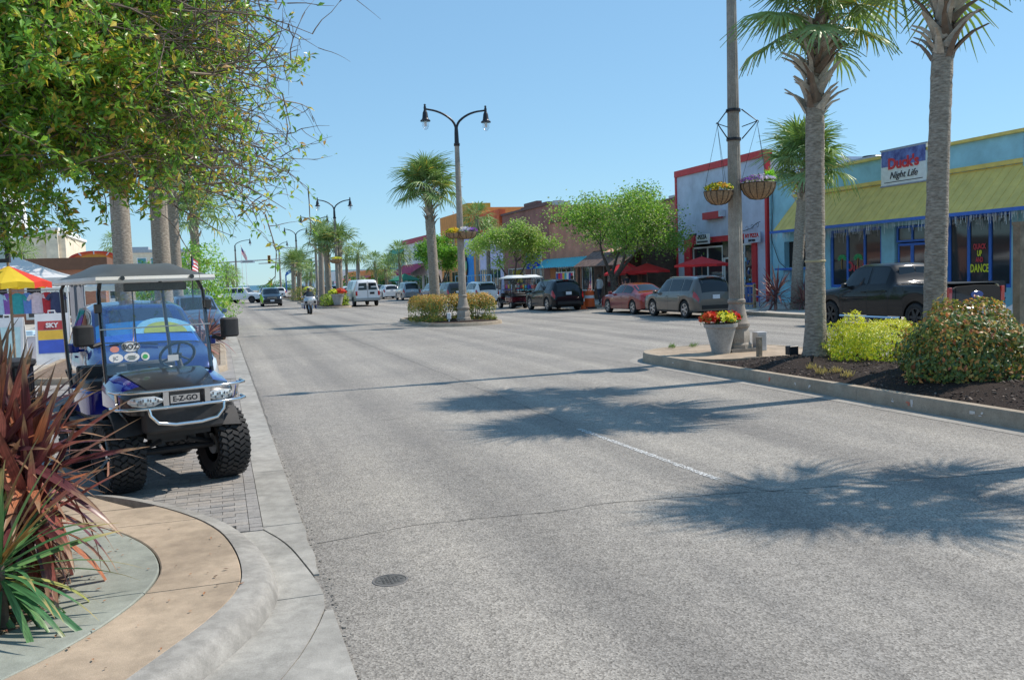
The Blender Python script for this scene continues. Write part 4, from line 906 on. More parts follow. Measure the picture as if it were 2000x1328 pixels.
for (gx_, gy_) in ((9.25, 11.9), (9.05, 12.0), (9.3, 12.55), (9.1, 11.45), (10.2, 18.1), (9.7, 18.15)):
    for k in range(40):
        a = rnd(0, 6.3); d = Vector((math.cos(a)*.5, math.sin(a)*.5, 1)).normalized(); b.leaf(Vector((gx_+rnd(-.08, .08), gy_+rnd(-.08, .08), .22 if gy_ < 15 else .19)), d, rdir(), rnd(.08, .17), .012, 0 if gy_ < 15 else 1)
obj('weeds', b, [M('dry_grass', (.42, .33, .13), .8, trans=.2), M('weed_green', (.12, .2, .05), .8, trans=.2)], kind='stuff', label='tufts of dry grass and weeds on the near median', cat='weeds')
o = thing('white_spotlight', 'small white spotlight in front of the clipped hedge', 'spotlight', (8.95, 35.9, .13)); b = MB(); b.rbox((0, 0, .28), (.16, .14, .26), .03); obj('housing', b, M('white_plastic', (.72, .73, .72), .4), o); b = MB(); b.tube([(0, 0, 0), (0, 0, .2)], .03, 6); obj('stake', b, M('white_plastic', (.72, .73, .72)), o)
# ------------------------------------------------------------------ vehicles
def paint(name, col, metal=.0, rough=.28):
    return M('paint_'+name, col, rough, metal, var=.04, scale=3, coat=1., spec=.2)
M_glassd = M('car_glass', (.014, .018, .022), .03, 0, var=0, spec=.5)
M_tyre = M('tyre_rubber', (.016, .016, .017), .75, var=.3, scale=12)
M_alloy = M('alloy', (.55, .56, .58), .28, .9, var=.06)
M_alloyd = M('alloy_dark', (.06, .06, .065), .35, .7, var=.06)
M_trim = M('black_trim', (.012, .012, .013), .5, var=.1)
M_under = M('underbody', (.010, .010, .010), .9, var=0)
M_red = M('tail_lens', (.35, .012, .012), .12, var=.1, coat=1.)
M_clear = M('head_lens', (.62, .64, .66), .1, .35, var=.1, coat=1.)
M_amber = M('amber_lens', (.55, .16, .02), .15, var=.05, coat=1.)
M_plate = M('number_plate', (.55, .58, .62), .5, var=.12, scale=30)
M_chrome = M('chrome', (.75, .76, .78), .12, 1., var=0)
def wheel(parent, x, y, R_, wd, spokes=7, rim=.62, rimmat=None, side=1, detail=1, steer=0.):
    o = bpy.data.objects.new('wheel', None); 
    b = MB(); n = 24; h = wd/2
    b.lathe([(R_*rim, -h*.8), (R_*.80, -h), (R_*.95, -h*.92), (R_, -h*.62), (R_, h*.62), (R_*.95, h*.92), (R_*.80, h), (R_*rim, h*.8)], n, axis='x', caps=False)
    t = obj('wheel', b, M_tyre, parent, loc=(x, y, R_), smooth=45); t.rotation_euler = (0, 0, steer)
    b = MB(); s = side
    b.lathe([(R_*rim*1.01, -h*.8*s), (R_*rim*1.01, h*.82*s), (R_*rim*.93, h*.84*s), (R_*rim*.90, h*.45*s), (R_*.1, h*.30*s), (.001, h*.3*s)], n, axis='x', caps=False)
    rm = obj('rim', b, M_alloyd, t, smooth=40)
    b = MB()
    for k in range(spokes):
        a = 2*math.pi*k/spokes; ca, sa = math.cos(a), math.sin(a); r0, r1 = R_*.06, R_*rim*.97; w0, w1 = R_*.085, R_*.11
        q = []
        for r_, w_ in ((r0, w0), (r1, w1)):
            for sg in (-1, 1): q.append((r_*ca-sg*w_*sa, r_*sa+sg*w_*ca))
        xo, xi = h*.80*s, h*.5*s
        b.add([(xo, *q[0]), (xo, *q[1]), (xo*.98, *q[3]), (xo*.98, *q[2]), (xi, *q[0]), (xi, *q[1]), (xi, *q[3]), (xi, *q[2])], [(0, 1, 2, 3), (0, 4, 5, 1), (2, 3, 7, 6), (1, 5, 6, 2), (3, 0, 4, 7)])
    b.lathe([(R_*.13, h*.6*s), (R_*.12, h*.86*s), (.001, h*.88*s)], 12, axis='x', caps=False)
    b.lathe([(R_*rim*1.0, h*.74*s), (R_*rim*1.0, h*.86*s), (R_*rim*.9, h*.86*s), (R_*rim*.88, h*.6*s)], n, axis='x', caps=False)
    obj('spokes', b, rimmat or M_alloy, t, smooth=30)
    return t

class Shell:
    """car body skin: half sections along y (front = +y), mirrored"""
    def __init__(s, keys, zb, wheels, ar, nseg=70, smooth=2):
        y0, y1 = keys[0][0], keys[-1][0]; s.zb = zb; s.wheels = wheels; s.ar = ar
        ys = sorted(set([lerp(y0, y1, i/nseg) for i in range(nseg+1)]))
        rows = [list(interp(keys, y)) for y in ys]
        for _ in range(smooth):
            rows = [rows[0]]+[[(a+2*b_+c)/4 for a, b_, c in zip(rows[i-1], rows[i], rows[i+1])] for i in range(1, len(rows)-1)]+[rows[-1]]
        s.ys, s.rows = ys, rows; s.keys = [(y, *r_) for y, r_ in zip(ys, rows)]
    def low(s, y):
        z = s.zb
        f = min((y-s.ys[0])/.35, (s.ys[-1]-y)/.35); z += .06*max(0, 1-f)
        for wy, rr in s.wheels:
            d = abs(y-wy)
            if d < rr*s.ar: z = max(z, rr+math.sqrt((rr*s.ar)**2-d*d))
        return z
    def pt(s, y, t, side=1):
        w_, zs, wr, zr = interp(s.keys, y); zb = s.low(y)
        zb = min(zb, zs-.05)
        P = [(w_-.02, zb), (w_, zb+(zs-zb)*.28), (w_+.006, zb+(zs-zb)*.66), (w_-.035, zs), (wr, zr-.075*min(1, (zr-zs)/.3)), (wr-.13, zr-.012), (0, zr+.012)]
        i = min(5, int(t)); f = t-i; a, b_ = P[i], P[i+1]
        return Vector((side*lerp(a[0], b_[0], f), y, lerp(a[1], b_[1], f)))
    def body(s, ts=(0, .5, 1, 1.5, 2, 2.6, 3, 3.5, 4, 4.5, 5, 5.5, 6)):
        b = MB(); ys = set(s.ys)
        for wy, rr in s.wheels:
            for k in range(17): ys.add(wy+rr*s.ar*math.cos(math.pi*k/16)*.9999)
        ys = sorted(y for y in ys if s.ys[0] <= y <= s.ys[-1]); rg = []
        for y in ys:
            rg.append([s.pt(y, t, 1) for t in ts]+[s.pt(y, t, -1) for t in reversed(ts[:-1])])
        b.loft(rg, closed=False); m = len(rg[0])
        b.f.append(tuple(range(m))); b.f.append(tuple((len(rg)-1)*m+k for k in reversed(range(m)))); b.m += [0, 0]
        return b
    def patch(s, y0, y1, t0, t1, ny=6, nt_=4, off=.006, side=1, both=False, skew=0., b=None):
        b = b or MB()
        for sd in ((1, -1) if both else (side,)):
            rg = []
            for i in range(ny+1):
                row = []
                for j in range(nt_+1):
                    t = lerp(t0, t1, j/nt_); y = lerp(y0, y1, i/ny)+skew*(j/nt_); y = min(max(y, s.ys[0]+.004), s.ys[-1]-.004)
                    p = s.pt(y, t, sd); e = .01; dy = s.pt(min(y+e, s.ys[-1]), t, sd)-s.pt(max(y-e, s.ys[0]), t, sd); dt = s.pt(y, min(6, t+.05), sd)-s.pt(y, max(0, t-.05), sd)
                    n = dy.cross(dt); n = n.normalized() if n.length > 1e-9 else Vector((0, 0, 1))
                    c = Vector((0, y*.8, .7))
                    if n.dot(p-c) < 0: n = -n
                    row.append(p+n*off)
                rg.append(row)
            b.loft(rg, closed=False)
        return b
    def top(s, y0, y1, tin=4.35, ny=8, off=.006, b=None):
        """windscreen / rear window / sunroof style patch across the car"""
        b = b or MB(); rg = []
        for i in range(ny+1):
            y = lerp(y0, y1, i/ny); row = []
            for t, sd in ((tin, 1), (4.8, 1), (5.3, 1), (6, 1), (5.3, -1), (4.8, -1), (tin, -1)):
                p = s.pt(y, t, sd); dy = s.pt(y+.01, t, sd)-s.pt(y-.01, t, sd); n = Vector((0, -dy.z, dy.y)).normalized(); row.append(p+(n if n.z > 0 else -n)*off)
            rg.append(row)
        b.loft(rg, closed=False); return b

def car(name, label, cat, loc, rz, keys, wheels, W, col, side_win, wind, rear, tail=None, head=None, group='cars parked along the street', zb=.24, ar=1.13, tyre_w=.22, rimmat=None, plate=None, extras=None, spokes=7, tin=4.3, mirror=None, doors=(), grille=None, cladding=None, glass=None, roof_rail=False, win_t=(3.14, 3.93), handles=True, roofcol=None, low_trim=None):
    o = thing(name, label, cat, loc, rz, group); sh = Shell(keys, zb, wheels, ar)
    obj('body', sh.body(), col, o, smooth=38)
    yr, yf = keys[0][0], keys[-1][0]
    b = MB(); b.b2(-W/2+.28, W/2-.28, yr+.25, yf-.25, zb-.03, zb+.38)
    for wy, rr in wheels: b.b2(-W/2+.12, W/2-.12, wy-rr*ar*.98, wy+rr*ar*.98, zb+.08, rr*2.1)
    obj('underbody', b, M_under, o)
    gm_ = glass or M_glassd
    for (a, c) in side_win:
        for sd in (1, -1): obj('side_window', sh.patch(a, c, win_t[0], win_t[1], 5, 3, .006, sd, skew=-.0), gm_, o, smooth=60)
    if wind: obj('windscreen', sh.top(wind[0], wind[1], tin), gm_, o, smooth=60)
    if rear: obj('rear_window', sh.top(rear[0], rear[1], tin), gm_, o, smooth=60)
    for wy, rr in wheels:
        for sd in (1, -1): wheel(o, sd*(W/2-tyre_w/2-.015), wy, rr, tyre_w, spokes, .66, rimmat, sd)
    for a, c, t0, t1, m in (tail or []):
        for sd in (1, -1): obj('tail_light', sh.patch(a, c, t0, t1, 4, 3, .012, sd), m, o, smooth=60)
    for a, c, t0, t1, m in (head or []):
        for sd in (1, -1): obj('headlight', sh.patch(a, c, t0, t1, 4, 3, .012, sd), m, o, smooth=60)
    if plate: b = MB(); b.box(plate, (.32, .02, .16)); obj('number_plate', b, M_plate, o)
    if mirror:
        for sd in (1, -1):
            b = MB(); b.rbox((sd*(W/2+.08), mirror[0], mirror[1]), (.16, .12, .14), .04); b.box((sd*(W/2-.01), mirror[0], mirror[1]-.04), (.12, .05, .04)); obj('mirror', b, col if mirror[2] else M_trim, o, smooth=40)
    for y in doors:
        for sd in (1, -1): obj('door_gap', sh.patch(y-.006, y+.006, .25, 3.05, 1, 10, .003, sd), M_trim, o)
    if doors and handles:
        for y in doors[:-1] if len(doors) > 1 else doors:
            for sd in (1, -1): p = sh.pt(y+.16, 2.55, sd); b = MB(); b.rbox((p.x+sd*.015, p.y, p.z), (.03, .18, .03), .01); obj('door_handle', b, col, o)
    if cladding:
        for sd in (1, -1): obj('sill_trim', sh.patch(keys[0][0]+.3, keys[-1][0]-.3, .02, cladding, 40, 2, .008, sd), M_trim, o)
    if grille:
        y, z, wd, hh = grille; b = MB(); b.box((0, y, z), (wd, .04, hh)); obj('grille', b, M_trim, o)
        for k in range(4): b = MB(); b.box((0, y+.022, z-hh/2+hh*(k+.5)/4), (wd*.94, .012, hh*.08)); obj('grille_bar', b, M_chrome, o)
    if roof_rail:
        for sd in (1, -1): b = MB(); b.tube([sh.pt(y, 4.5, sd)+Vector((0, 0, .03)) for y in [lerp(roof_rail[0], roof_rail[1], k/6) for k in range(7)]], .016, 5); obj('roof_rail', b, M_alloy, o)
    if extras: extras(o, sh)
    return o
def K_suv(L=4.8, W=1.88, H=1.7, hood=1.03, belt=1.0, nose=.62, slope=.42, wr=.64, ws=1.32, rf=.45):
    l = L/2; w_ = W/2
    return [(-l, w_*.80, .70, w_*.70, .78), (-l+.05, w_*.90, .92, w_*.70, 1.02), (-l+slope*.35, w_*.96, belt+.03, wr, lerp(belt+.05, H, .55)), (-l+slope, w_*.985, belt+.05, wr+.01, H-.07), (-l+slope+.7, w_, belt+.03, wr+.02, H-.01), (0, w_, belt, wr+.03, H), (rf, w_, belt-.01, wr+.02, H-.05), (ws, w_*.99, belt-.02, wr+.10, hood+.04), (ws+.18, w_*.99, belt-.05, wr+.12, hood), (l-.30, w_*.95, hood-.14, wr+.08, hood-.08), (l-.08, w_*.88, hood-.28, wr, hood-.22), (l, w_*.76, nose, wr-.1, nose+.06)]
def K_sedan(L=4.85, W=1.8, H=1.44, hood=.92, belt=.90, wr=.58, trunk=1.02):
    l = L/2; w_ = W/2
    return [(-l, w_*.80, .68, w_*.66, .76), (-l+.06, w_*.92, .84, w_*.72, .95), (-l+.25, w_*.96, belt, w_*.74, trunk), (-l+.75, w_*.99, belt+.02, wr+.12, trunk+.03), (-l+1.55, w_, belt+.03, wr, H-.06), (-l+2.1, w_, belt+.02, wr+.02, H), (.25, w_, belt, wr+.02, H-.02), (.45, w_, belt, wr+.02, H-.06), (1.25, w_*.99, belt-.03, wr+.13, hood+.05), (l-.5, w_*.96, hood-.12, wr+.14, hood-.04), (l-.1, w_*.88, hood-.25, wr, hood-.18), (l, w_*.75, .55, wr-.08, .62)]
def suv_tail(l, slope): return [(-l+.03, -l+.26, 2.55, 3.25, M_red)]
G_cars = 'cars parked along the street'
P_taupe = paint('taupe', (.11, .095, .082), .45, .3)
P_red = paint('brick_red', (.21, .012, .012), .0); P_black = M('paint_black', (.006, .007, .009), .5, 0, var=.04, coat=.7, spec=.1); P_blue = paint('navy', (.012, .03, .12), .2); P_white = paint('white', (.68, .69, .70)); P_silver = paint('silver', (.36, .38, .40), .6); P_steel = paint('steelblue', (.10, .15, .24), .4); P_graph = paint('graphite', (.06, .065, .075), .5); P_cobalt = paint('cobalt', (.008, .020, .12), .15, .2)
def suv_extras(o, sh):
    l = sh.ys[0]
    b = MB(); b.box((0, l-.005, .45), (1.3, .05, .16)); obj('rear_bumper_trim', b, M_trim, o)
    b = MB(); b.box((0, l+.40, sh.pt(l+.5, 6).z+.015), (1.1, .22, .025)); obj('spoiler', b, o.children[0].data.materials[0], o)
    b = MB(); b.box((0, l+.43, sh.pt(l+.5, 6).z-.012), (.34, .03, .02)); obj('brake_light', b, M_red, o)
    b = MB(); b.tube([(0.05, l+.24, 1.08), (.35, l+.3, 1.14)], .012, 4); obj('wiper', b, M_trim, o)
car('parked_suv', 'taupe crossover parked by the pizza building, seen from behind', 'car', (18.85, 33.9, 0), 0, K_suv(), ((-1.42, .36), (1.40, .36)), 1.88, P_taupe, [(-1.75, -1.15), (-1.08, -.12), (-.04, .82)], (.55, 1.26), (-2.335, -2.06), [(-2.37, -2.12, 2.3, 3.1, M_red)], [(2.1, 2.34, 2.2, 3.1, M_clear)], plate=(0, -2.40, .86), extras=suv_extras, spokes=5, mirror=(.95, 1.05, True), doors=(-1.12, -.08, .98), roof_rail=(-1.6, .3), cladding=.35)
car('parked_sedan', 'brick red sedan parked in front of the taupe crossover', 'car', (18.95, 39.0, 0), 0, K_sedan(), ((-1.4, .33), (1.38, .33)), 1.8, P_red, [(-1.2, -.35), (-.27, .62)], (.48, 1.2), (-1.62, -.95), [(-2.4, -2.15, 2.0, 3.1, M_red)], [(2.1, 2.36, 2.2, 3.2, M_clear)], mirror=(.78, .98, True), doors=(-1.3, -.31, .85), spokes=5)
car('parked_suv', 'black crossover parked left of the orange barrel, chrome wheels', 'car', (17.72, 46.9, 0), 0, K_suv(4.72, 1.92, 1.7, 1.05, 1.02), ((-1.42, .37), (1.40, .37)), 1.92, P_black, [(-1.75, -1.15), (-1.08, -.12), (-.04, .82)], (.55, 1.26), (-2.295, -2.02), [(-2.33, -2.10, 2.2, 3.2, M_red)], None, plate=(0, -2.36, .95), extras=suv_extras, spokes=5, mirror=(.95, 1.05, True), doors=(-1.12, -.08, .98))
# dark pickup
def pk_extras(o, sh):
    pm_ = P_black
    b = MB(); b.box((0, -3.04, .60), (1.7, .16, .2)); obj('rear_bumper', b, M_chrome, o)
    b = MB(); b.box((0, -2.945, 1.02), (1.42, .03, .42)); obj('tailgate', b, pm_, o)
    b = MB(); b.lathe([(.09, -.012), (.10, 0), (.09, .012)], 16, (0, -2.965, 1.02), axis='y', sy=2.2); obj('badge', b, M('badge_blue', (.02, .05, .2), .2), o)
    for sd in (1, -1):
        b = MB(); b.rbox((sd*.90, -2.93, 1.02), (.13, .08, .42), .02); obj('tail_light', b, M_red, o)
        b = MB(); b.tube([(sd*.98, -1.2, .38), (sd*1.0, -1.1, .36), (sd*1.0, 1.4, .36)], .045, 6); obj('side_step', b, M_chrome, o)
    b = MB(); b.box((0, -2.0, 1.335), (1.66, 1.86, .02)); obj('bed_cover', b, M_trim, o)
    b = MB()
    for sd in (-1, 1): b.add([(sd*.02, -.78, 1.42), (sd*.62, -.78, 1.42), (sd*.56, -.66, 1.82), (sd*.02, -.66, 1.82)], [(0, 1, 2, 3)])
    obj('rear_window', b, M_glassd, o)
KP_ = [(-2.95, .90, 1.02, .80, 1.26), (-2.9, .96, 1.26, .88, 1.32), (-1.0, .99, 1.27, .90, 1.32), (-.86, .99, 1.27, .86, 1.33), (-.78, .99, 1.27, .76, 1.45), (-.62, 1.0, 1.27, .70, 1.90), (-.3, 1.0, 1.25, .70, 1.95), (.7, 1.0, 1.22, .70, 1.94), (1.0, 1.0, 1.2, .72, 1.88), (1.55, .99, 1.17, .84, 1.28), (1.7, .99, 1.15, .86, 1.24), (2.6, .97, 1.05, .84, 1.14), (2.9, .93, .95, .78, 1.02), (2.98, .85, .72, .7, .78)]
car('pickup_truck', 'black pickup truck parked in front of the olive-awning bar', 'pickup truck', (19.5, 22.15, 0), R(0), KP_, ((-1.75, .40), (1.93, .40)), 2.0, P_black, [(-.55, .14), (.24, 1.15)], (1.02, 1.5), None, None, [(2.62, 2.93, 2.2, 3.2, M_clear)], plate=(0, -3.13, .62), extras=pk_extras, zb=.42, ar=1.16, tyre_w=.27, rimmat=M_alloyd, spokes=6, mirror=(1.1, 1.3, False), doors=(-.7, .19, 1.3))
car('parked_sedan', 'white car roof at the right edge behind the round bush', 'car', (20.2, 16.1, 0), 0, K_sedan(4.5, 1.75, 1.42), ((-1.3, .32), (1.3, .32)), 1.75, P_white, [(-1.15, -.35), (-.27, .62)], (.48, 1.18), (-1.5, -.9), [(-2.22, -2.0, 2.0, 3.1, M_red)], None, doors=(-.31,))
# row of cars further along the right kerb
ROW = (('white', P_white, 17.9, 62.5, 'white crossover first in the row left of the golf carts', 1.66), ('graph', P_graph, 17.7, 70, 'dark grey crossover second in the row, behind the white one', 1.68), ('navy', P_blue, 17.9, 76.5, 'dark blue car third in the row along the right kerb', 1.6), ('silver', P_silver, 17.6, 87, 'silver minivan in the row right of the white van', 1.75), ('white2', P_white, 17.3, 96, 'small white car behind the silver minivan, beside the white van', 1.5), ('dk', P_graph, 17.5, 104, 'dark car farthest in the row along the right kerb', 1.55))
for nm, pc, x, y, lb, H in ROW:
    car('parked_car', lb, 'car', (x, y, 0), 0, K_suv(4.6, 1.8, H), ((-1.36, .34), (1.36, .34)), 1.8, pc, [(-1.7, -1.12), (-1.05, -.1), (-.02, .8)], (.55, 1.26), (-2.235, -1.96), [(-2.27, -2.03, 2.2, 3.2, M_red)], None, plate=(0, -2.31, .9), group='cars in the row along the right kerb', doors=(-1.08, -.06))
# white van driving away
def van_extras(o, sh):
    l = -2.75
    for sd in (1, -1):
        b = MB(); b.add([(sd*.06, l-.012, 1.28), (sd*.74, l-.012, 1.28), (sd*.68, l+.02, 1.82), (sd*.06, l+.0, 1.84)], [(0, 1, 2, 3)]); obj('rear_window', b, M_glassd, o)
        b = MB(); b.rbox((sd*.88, l+.01, 1.02), (.16, .08, .34), .03); obj('tail_light', b, M_red, o)
    b = MB(); b.box((0, l-.004, 1.2), (.02, .03, 1.5)); obj('door_seam', b, M_trim, o)
    b = MB(); b.box((0, l-.05, .56), (1.9, .18, .2)); obj('rear_bumper', b, P_silver, o)
    b = MB(); b.box((.35, l-.01, 1.03), (.36, .02, .17)); obj('number_plate', b, M_trim, o)
KV = [(-2.75, .92, 1.1, .78, 1.55), (-2.72, .96, 1.2, .76, 1.85), (-2.60, .98, 1.25, .72, 2.03), (-2.3, 1.0, 1.25, .74, 2.08), (.8, 1.0, 1.2, .74, 2.08), (1.1, 1.0, 1.2, .74, 2.02), (1.85, .98, 1.15, .82, 1.24), (2.0, .98, 1.12, .82, 1.2), (2.6, .93, .95, .78, 1.05), (2.7, .82, .7, .7, .78)]
car('cargo_van', 'white van driving away between the third island and parked cars', 'van', (10.85, 72.6, 0), R(3), KV, ((-1.7, .37), (1.8, .37)), 2.0, P_white, [(.0, .9), (-1.0, -.15)], (1.15, 1.82), None, None, None, None, zb=.4, extras=van_extras, mirror=(1.35, 1.25, False))
# oncoming dark SUV and turning white SUV
def front_extras(o, sh):
    yf = sh.ys[-1]
    b = MB(); b.rbox((0, yf-.03, .50), (1.5, .14, .22), .05); obj('front_bumper', b, M_trim, o)
    b = MB(); b.box((0, yf+.045, .52), (.34, .02, .15)); obj('number_plate', b, M_plate, o)
KX = K_suv(4.6, 1.8, 1.66, 1.04, 1.0, .66)
car('driving_suv', 'dark oncoming crossover in the left lane, headlights forward', 'car', (4.5, 85.2, 0), R(180), KX, ((-1.36, .35), (1.36, .35)), 1.82, P_graph, [(-1.7, -1.12), (-1.05, -.1), (-.02, .8)], (.55, 1.26), None, None, [(2.02, 2.26, 2.2, 3.3, M_clear)], None, extras=front_extras, grille=(2.27, .78, .9, .16), mirror=(.95, 1.05, True), doors=(-1.08, -.06))
KJ = [(-2.3, .80, .9, .66, 1.0), (-2.26, .86, 1.05, .66, 1.4), (-2.15, .88, 1.08, .66, 1.68), (-1.9, .89, 1.08, .68, 1.75), (.2, .89, 1.06, .68, 1.76), (.45, .89, 1.06, .68, 1.70), (1.0, .89, 1.05, .76, 1.14), (1.15, .89, 1.04, .78, 1.12), (2.15, .86, .98, .76, 1.06), (2.3, .8, .75, .7, .82)]
car('driving_suv', 'boxy white SUV crossing in the left lane near the sea', 'car', (2.6, 104.5, 0), R(-118), KJ, ((-1.3, .38), (1.35, .38)), 1.8, P_white, [(-1.95, -1.35), (-1.25, -.4), (-.3, .4)], (.48, .98), (-2.2, -2.1), [(-2.28, -2.1, 2.2, 3.2, M_red)], [(2.05, 2.28, 2.2, 3.2, M_clear)], None, zb=.42, extras=front_extras, rimmat=M_alloyd)
# cars glimpsed behind the third and far islands, and by the left kerb
for i, (x, y, rz, pc, lb, H) in enumerate(((13.2, 98, 0, P_white, 'white car seen behind the third island palms', 1.5), (10.9, 131, 0, P_graph, 'dark crossover far behind the motorcycle', 1.7), (8.2, 133, 0, P_white, 'white car far behind the planter on the far island', 1.55), (12.4, 112, 0, P_graph, 'dark car far behind the white van', 1.6), (14.2, 122, 0, P_silver, 'silver car far behind the white van', 1.6), (6.6, 140, 180, P_blue, 'dark blue car far down the left lanes', 1.5),
    (-1.2, 52, 165, P_steel, 'steel blue car third along the left kerb', 1.6), (-1.3, 66, 165, P_silver, 'pale car fourth along the left kerb', 1.6), (-1.0, 92, 165, P_white, 'white van-like car at the far left kerb', 1.9), (-3.2, 97, 165, P_white, 'second white vehicle at the far left kerb', 2.0))):
    car('parked_car', lb, 'car', (x, y, 0), R(rz), K_suv(4.6, 1.8, H), ((-1.36, .34), (1.36, .34)), 1.8, pc, [(-1.7, -1.12), (-1.05, -.1), (-.02, .8)], (.55, 1.26), (-2.235, -1.96), [(-2.27, -2.03, 2.2, 3.2, M_red)], [(2.02, 2.26, 2.2, 3.3, M_clear)], group='cars glimpsed far down the street', doors=(-.06,))
car('parked_suv', 'steel blue crossover behind the blue minivan, facing the camera', 'car', (-.95, 35.6, 0), R(180+8), K_suv(4.7, 1.82, 1.68, 1.06, 1.02), ((-1.38, .36), (1.38, .36)), 1.82, P_steel, [(-1.7, -1.12), (-1.05, -.1), (-.02, .8)], (.55, 1.26), None, None, [(2.05, 2.32, 2.1, 3.3, M_clear)], None, extras=front_extras, grille=(2.32, .76, .9, .14), mirror=(.95, 1.06, True), doors=(-1.08, -.06))
# blue minivan with a beach sunshade, directly behind the golf cart
KM = [(-2.35, .80, .9, .66, 1.0), (-2.3, .88, 1.0, .68, 1.35), (-2.15, .90, 1.05, .66, 1.62), (-1.8, .91, 1.05, .68, 1.72), (-.2, .91, 1.02, .69, 1.76), (.45, .91, 1.0, .68, 1.70), (1.55, .90, .97, .78, 1.10), (1.7, .90, .95, .79, 1.06), (2.15, .86, .86, .74, .95), (2.32, .78, .75, .64, .82), (2.38, .66, .6, .55, .66)]
M_clg = glass_mat('clear_screen', (.62, .74, .85), .88)
def shade_extras(o, sh):
    cols = {'sky': (.03, .20, .42), 'sea': (.03, .14, .50), 'sand': (.62, .45, .05), 'sun': (.75, .52, .04), 'pale': (.40, .62, .66)}
    sm = {k: M('sunshade_'+k, c, .7, var=.15, scale=8) for k, c in cols.items()}
    obj('cabin_shadow_sheet', sh.top(.56, 1.5, 4.32, off=.003), M('cabin_dark', (.02, .03, .06), .7), o, smooth=60)  # dark sheet painted in for the roof's shadow inside the cabin
    s_ = obj('sunshade', sh.top(.92, 1.47, 4.35, off=.006), sm['sky'], o, smooth=60)
    obj('sunshade_sea', sh.top(1.24, 1.47, 4.36, off=.008), sm['sea'], s_, smooth=60)
    # half sun disc and glow rays printed on the shade
    for r_, k, off in ((.42, 'pale', -.008), (.30, 'sun', -.005)):
        b = MB(); ring = []
        for j in range(19):
            a = math.pi*j/18; y = 1.26-math.sin(a)*r_*.95; x = -.28+math.cos(a)*r_*1.05; y = max(y, .7); p = sh.pt(y, 6); dy = sh.pt(y+.01, 6)-sh.pt(y-.01, 6); n = Vector((0, -dy.z, dy.y)).normalized(); n = n if n.z > 0 else -n
            ring.append(Vector((x, p.y, p.z-.012-.02*abs(x)))+n*(off+.034))
        b.add(ring, [tuple(range(19))]); obj('sunshade_print', b, sm[k], s_)
    front_extras(o, sh)
    b = MB(); b.tube([(-.1, 1.62, 1.12), (.3, 1.5, 1.16), (.62, 1.42, 1.17)], .012, 5); obj('wiper', b, M_trim, o)
mv = car('parked_minivan', 'cobalt blue minivan with a beach sunshade behind its windscreen', 'minivan', (-1.35, 16.0, 0), R(180+12), KM, ((-1.4, .34), (1.5, .34)), 1.84, P_cobalt, [(-2.0, -1.3), (-1.2, -.35), (-.25, .65)], None, None, None, [(2.06, 2.34, 2.1, 3.4, M_clear), (2.2, 2.36, 1.6, 2.0, M_amber)], None, extras=shade_extras, grille=(2.36, .70, .9, .12), mirror=(.95, 1.1, True), doors=(-1.25, -.3, .95))
_sh = Shell(KM, .24, ((-1.4, .34), (1.5, .34)), 1.13); obj('windscreen', _sh.top(.55, 1.52, 4.3, off=.05), M_clg, mv, smooth=60)
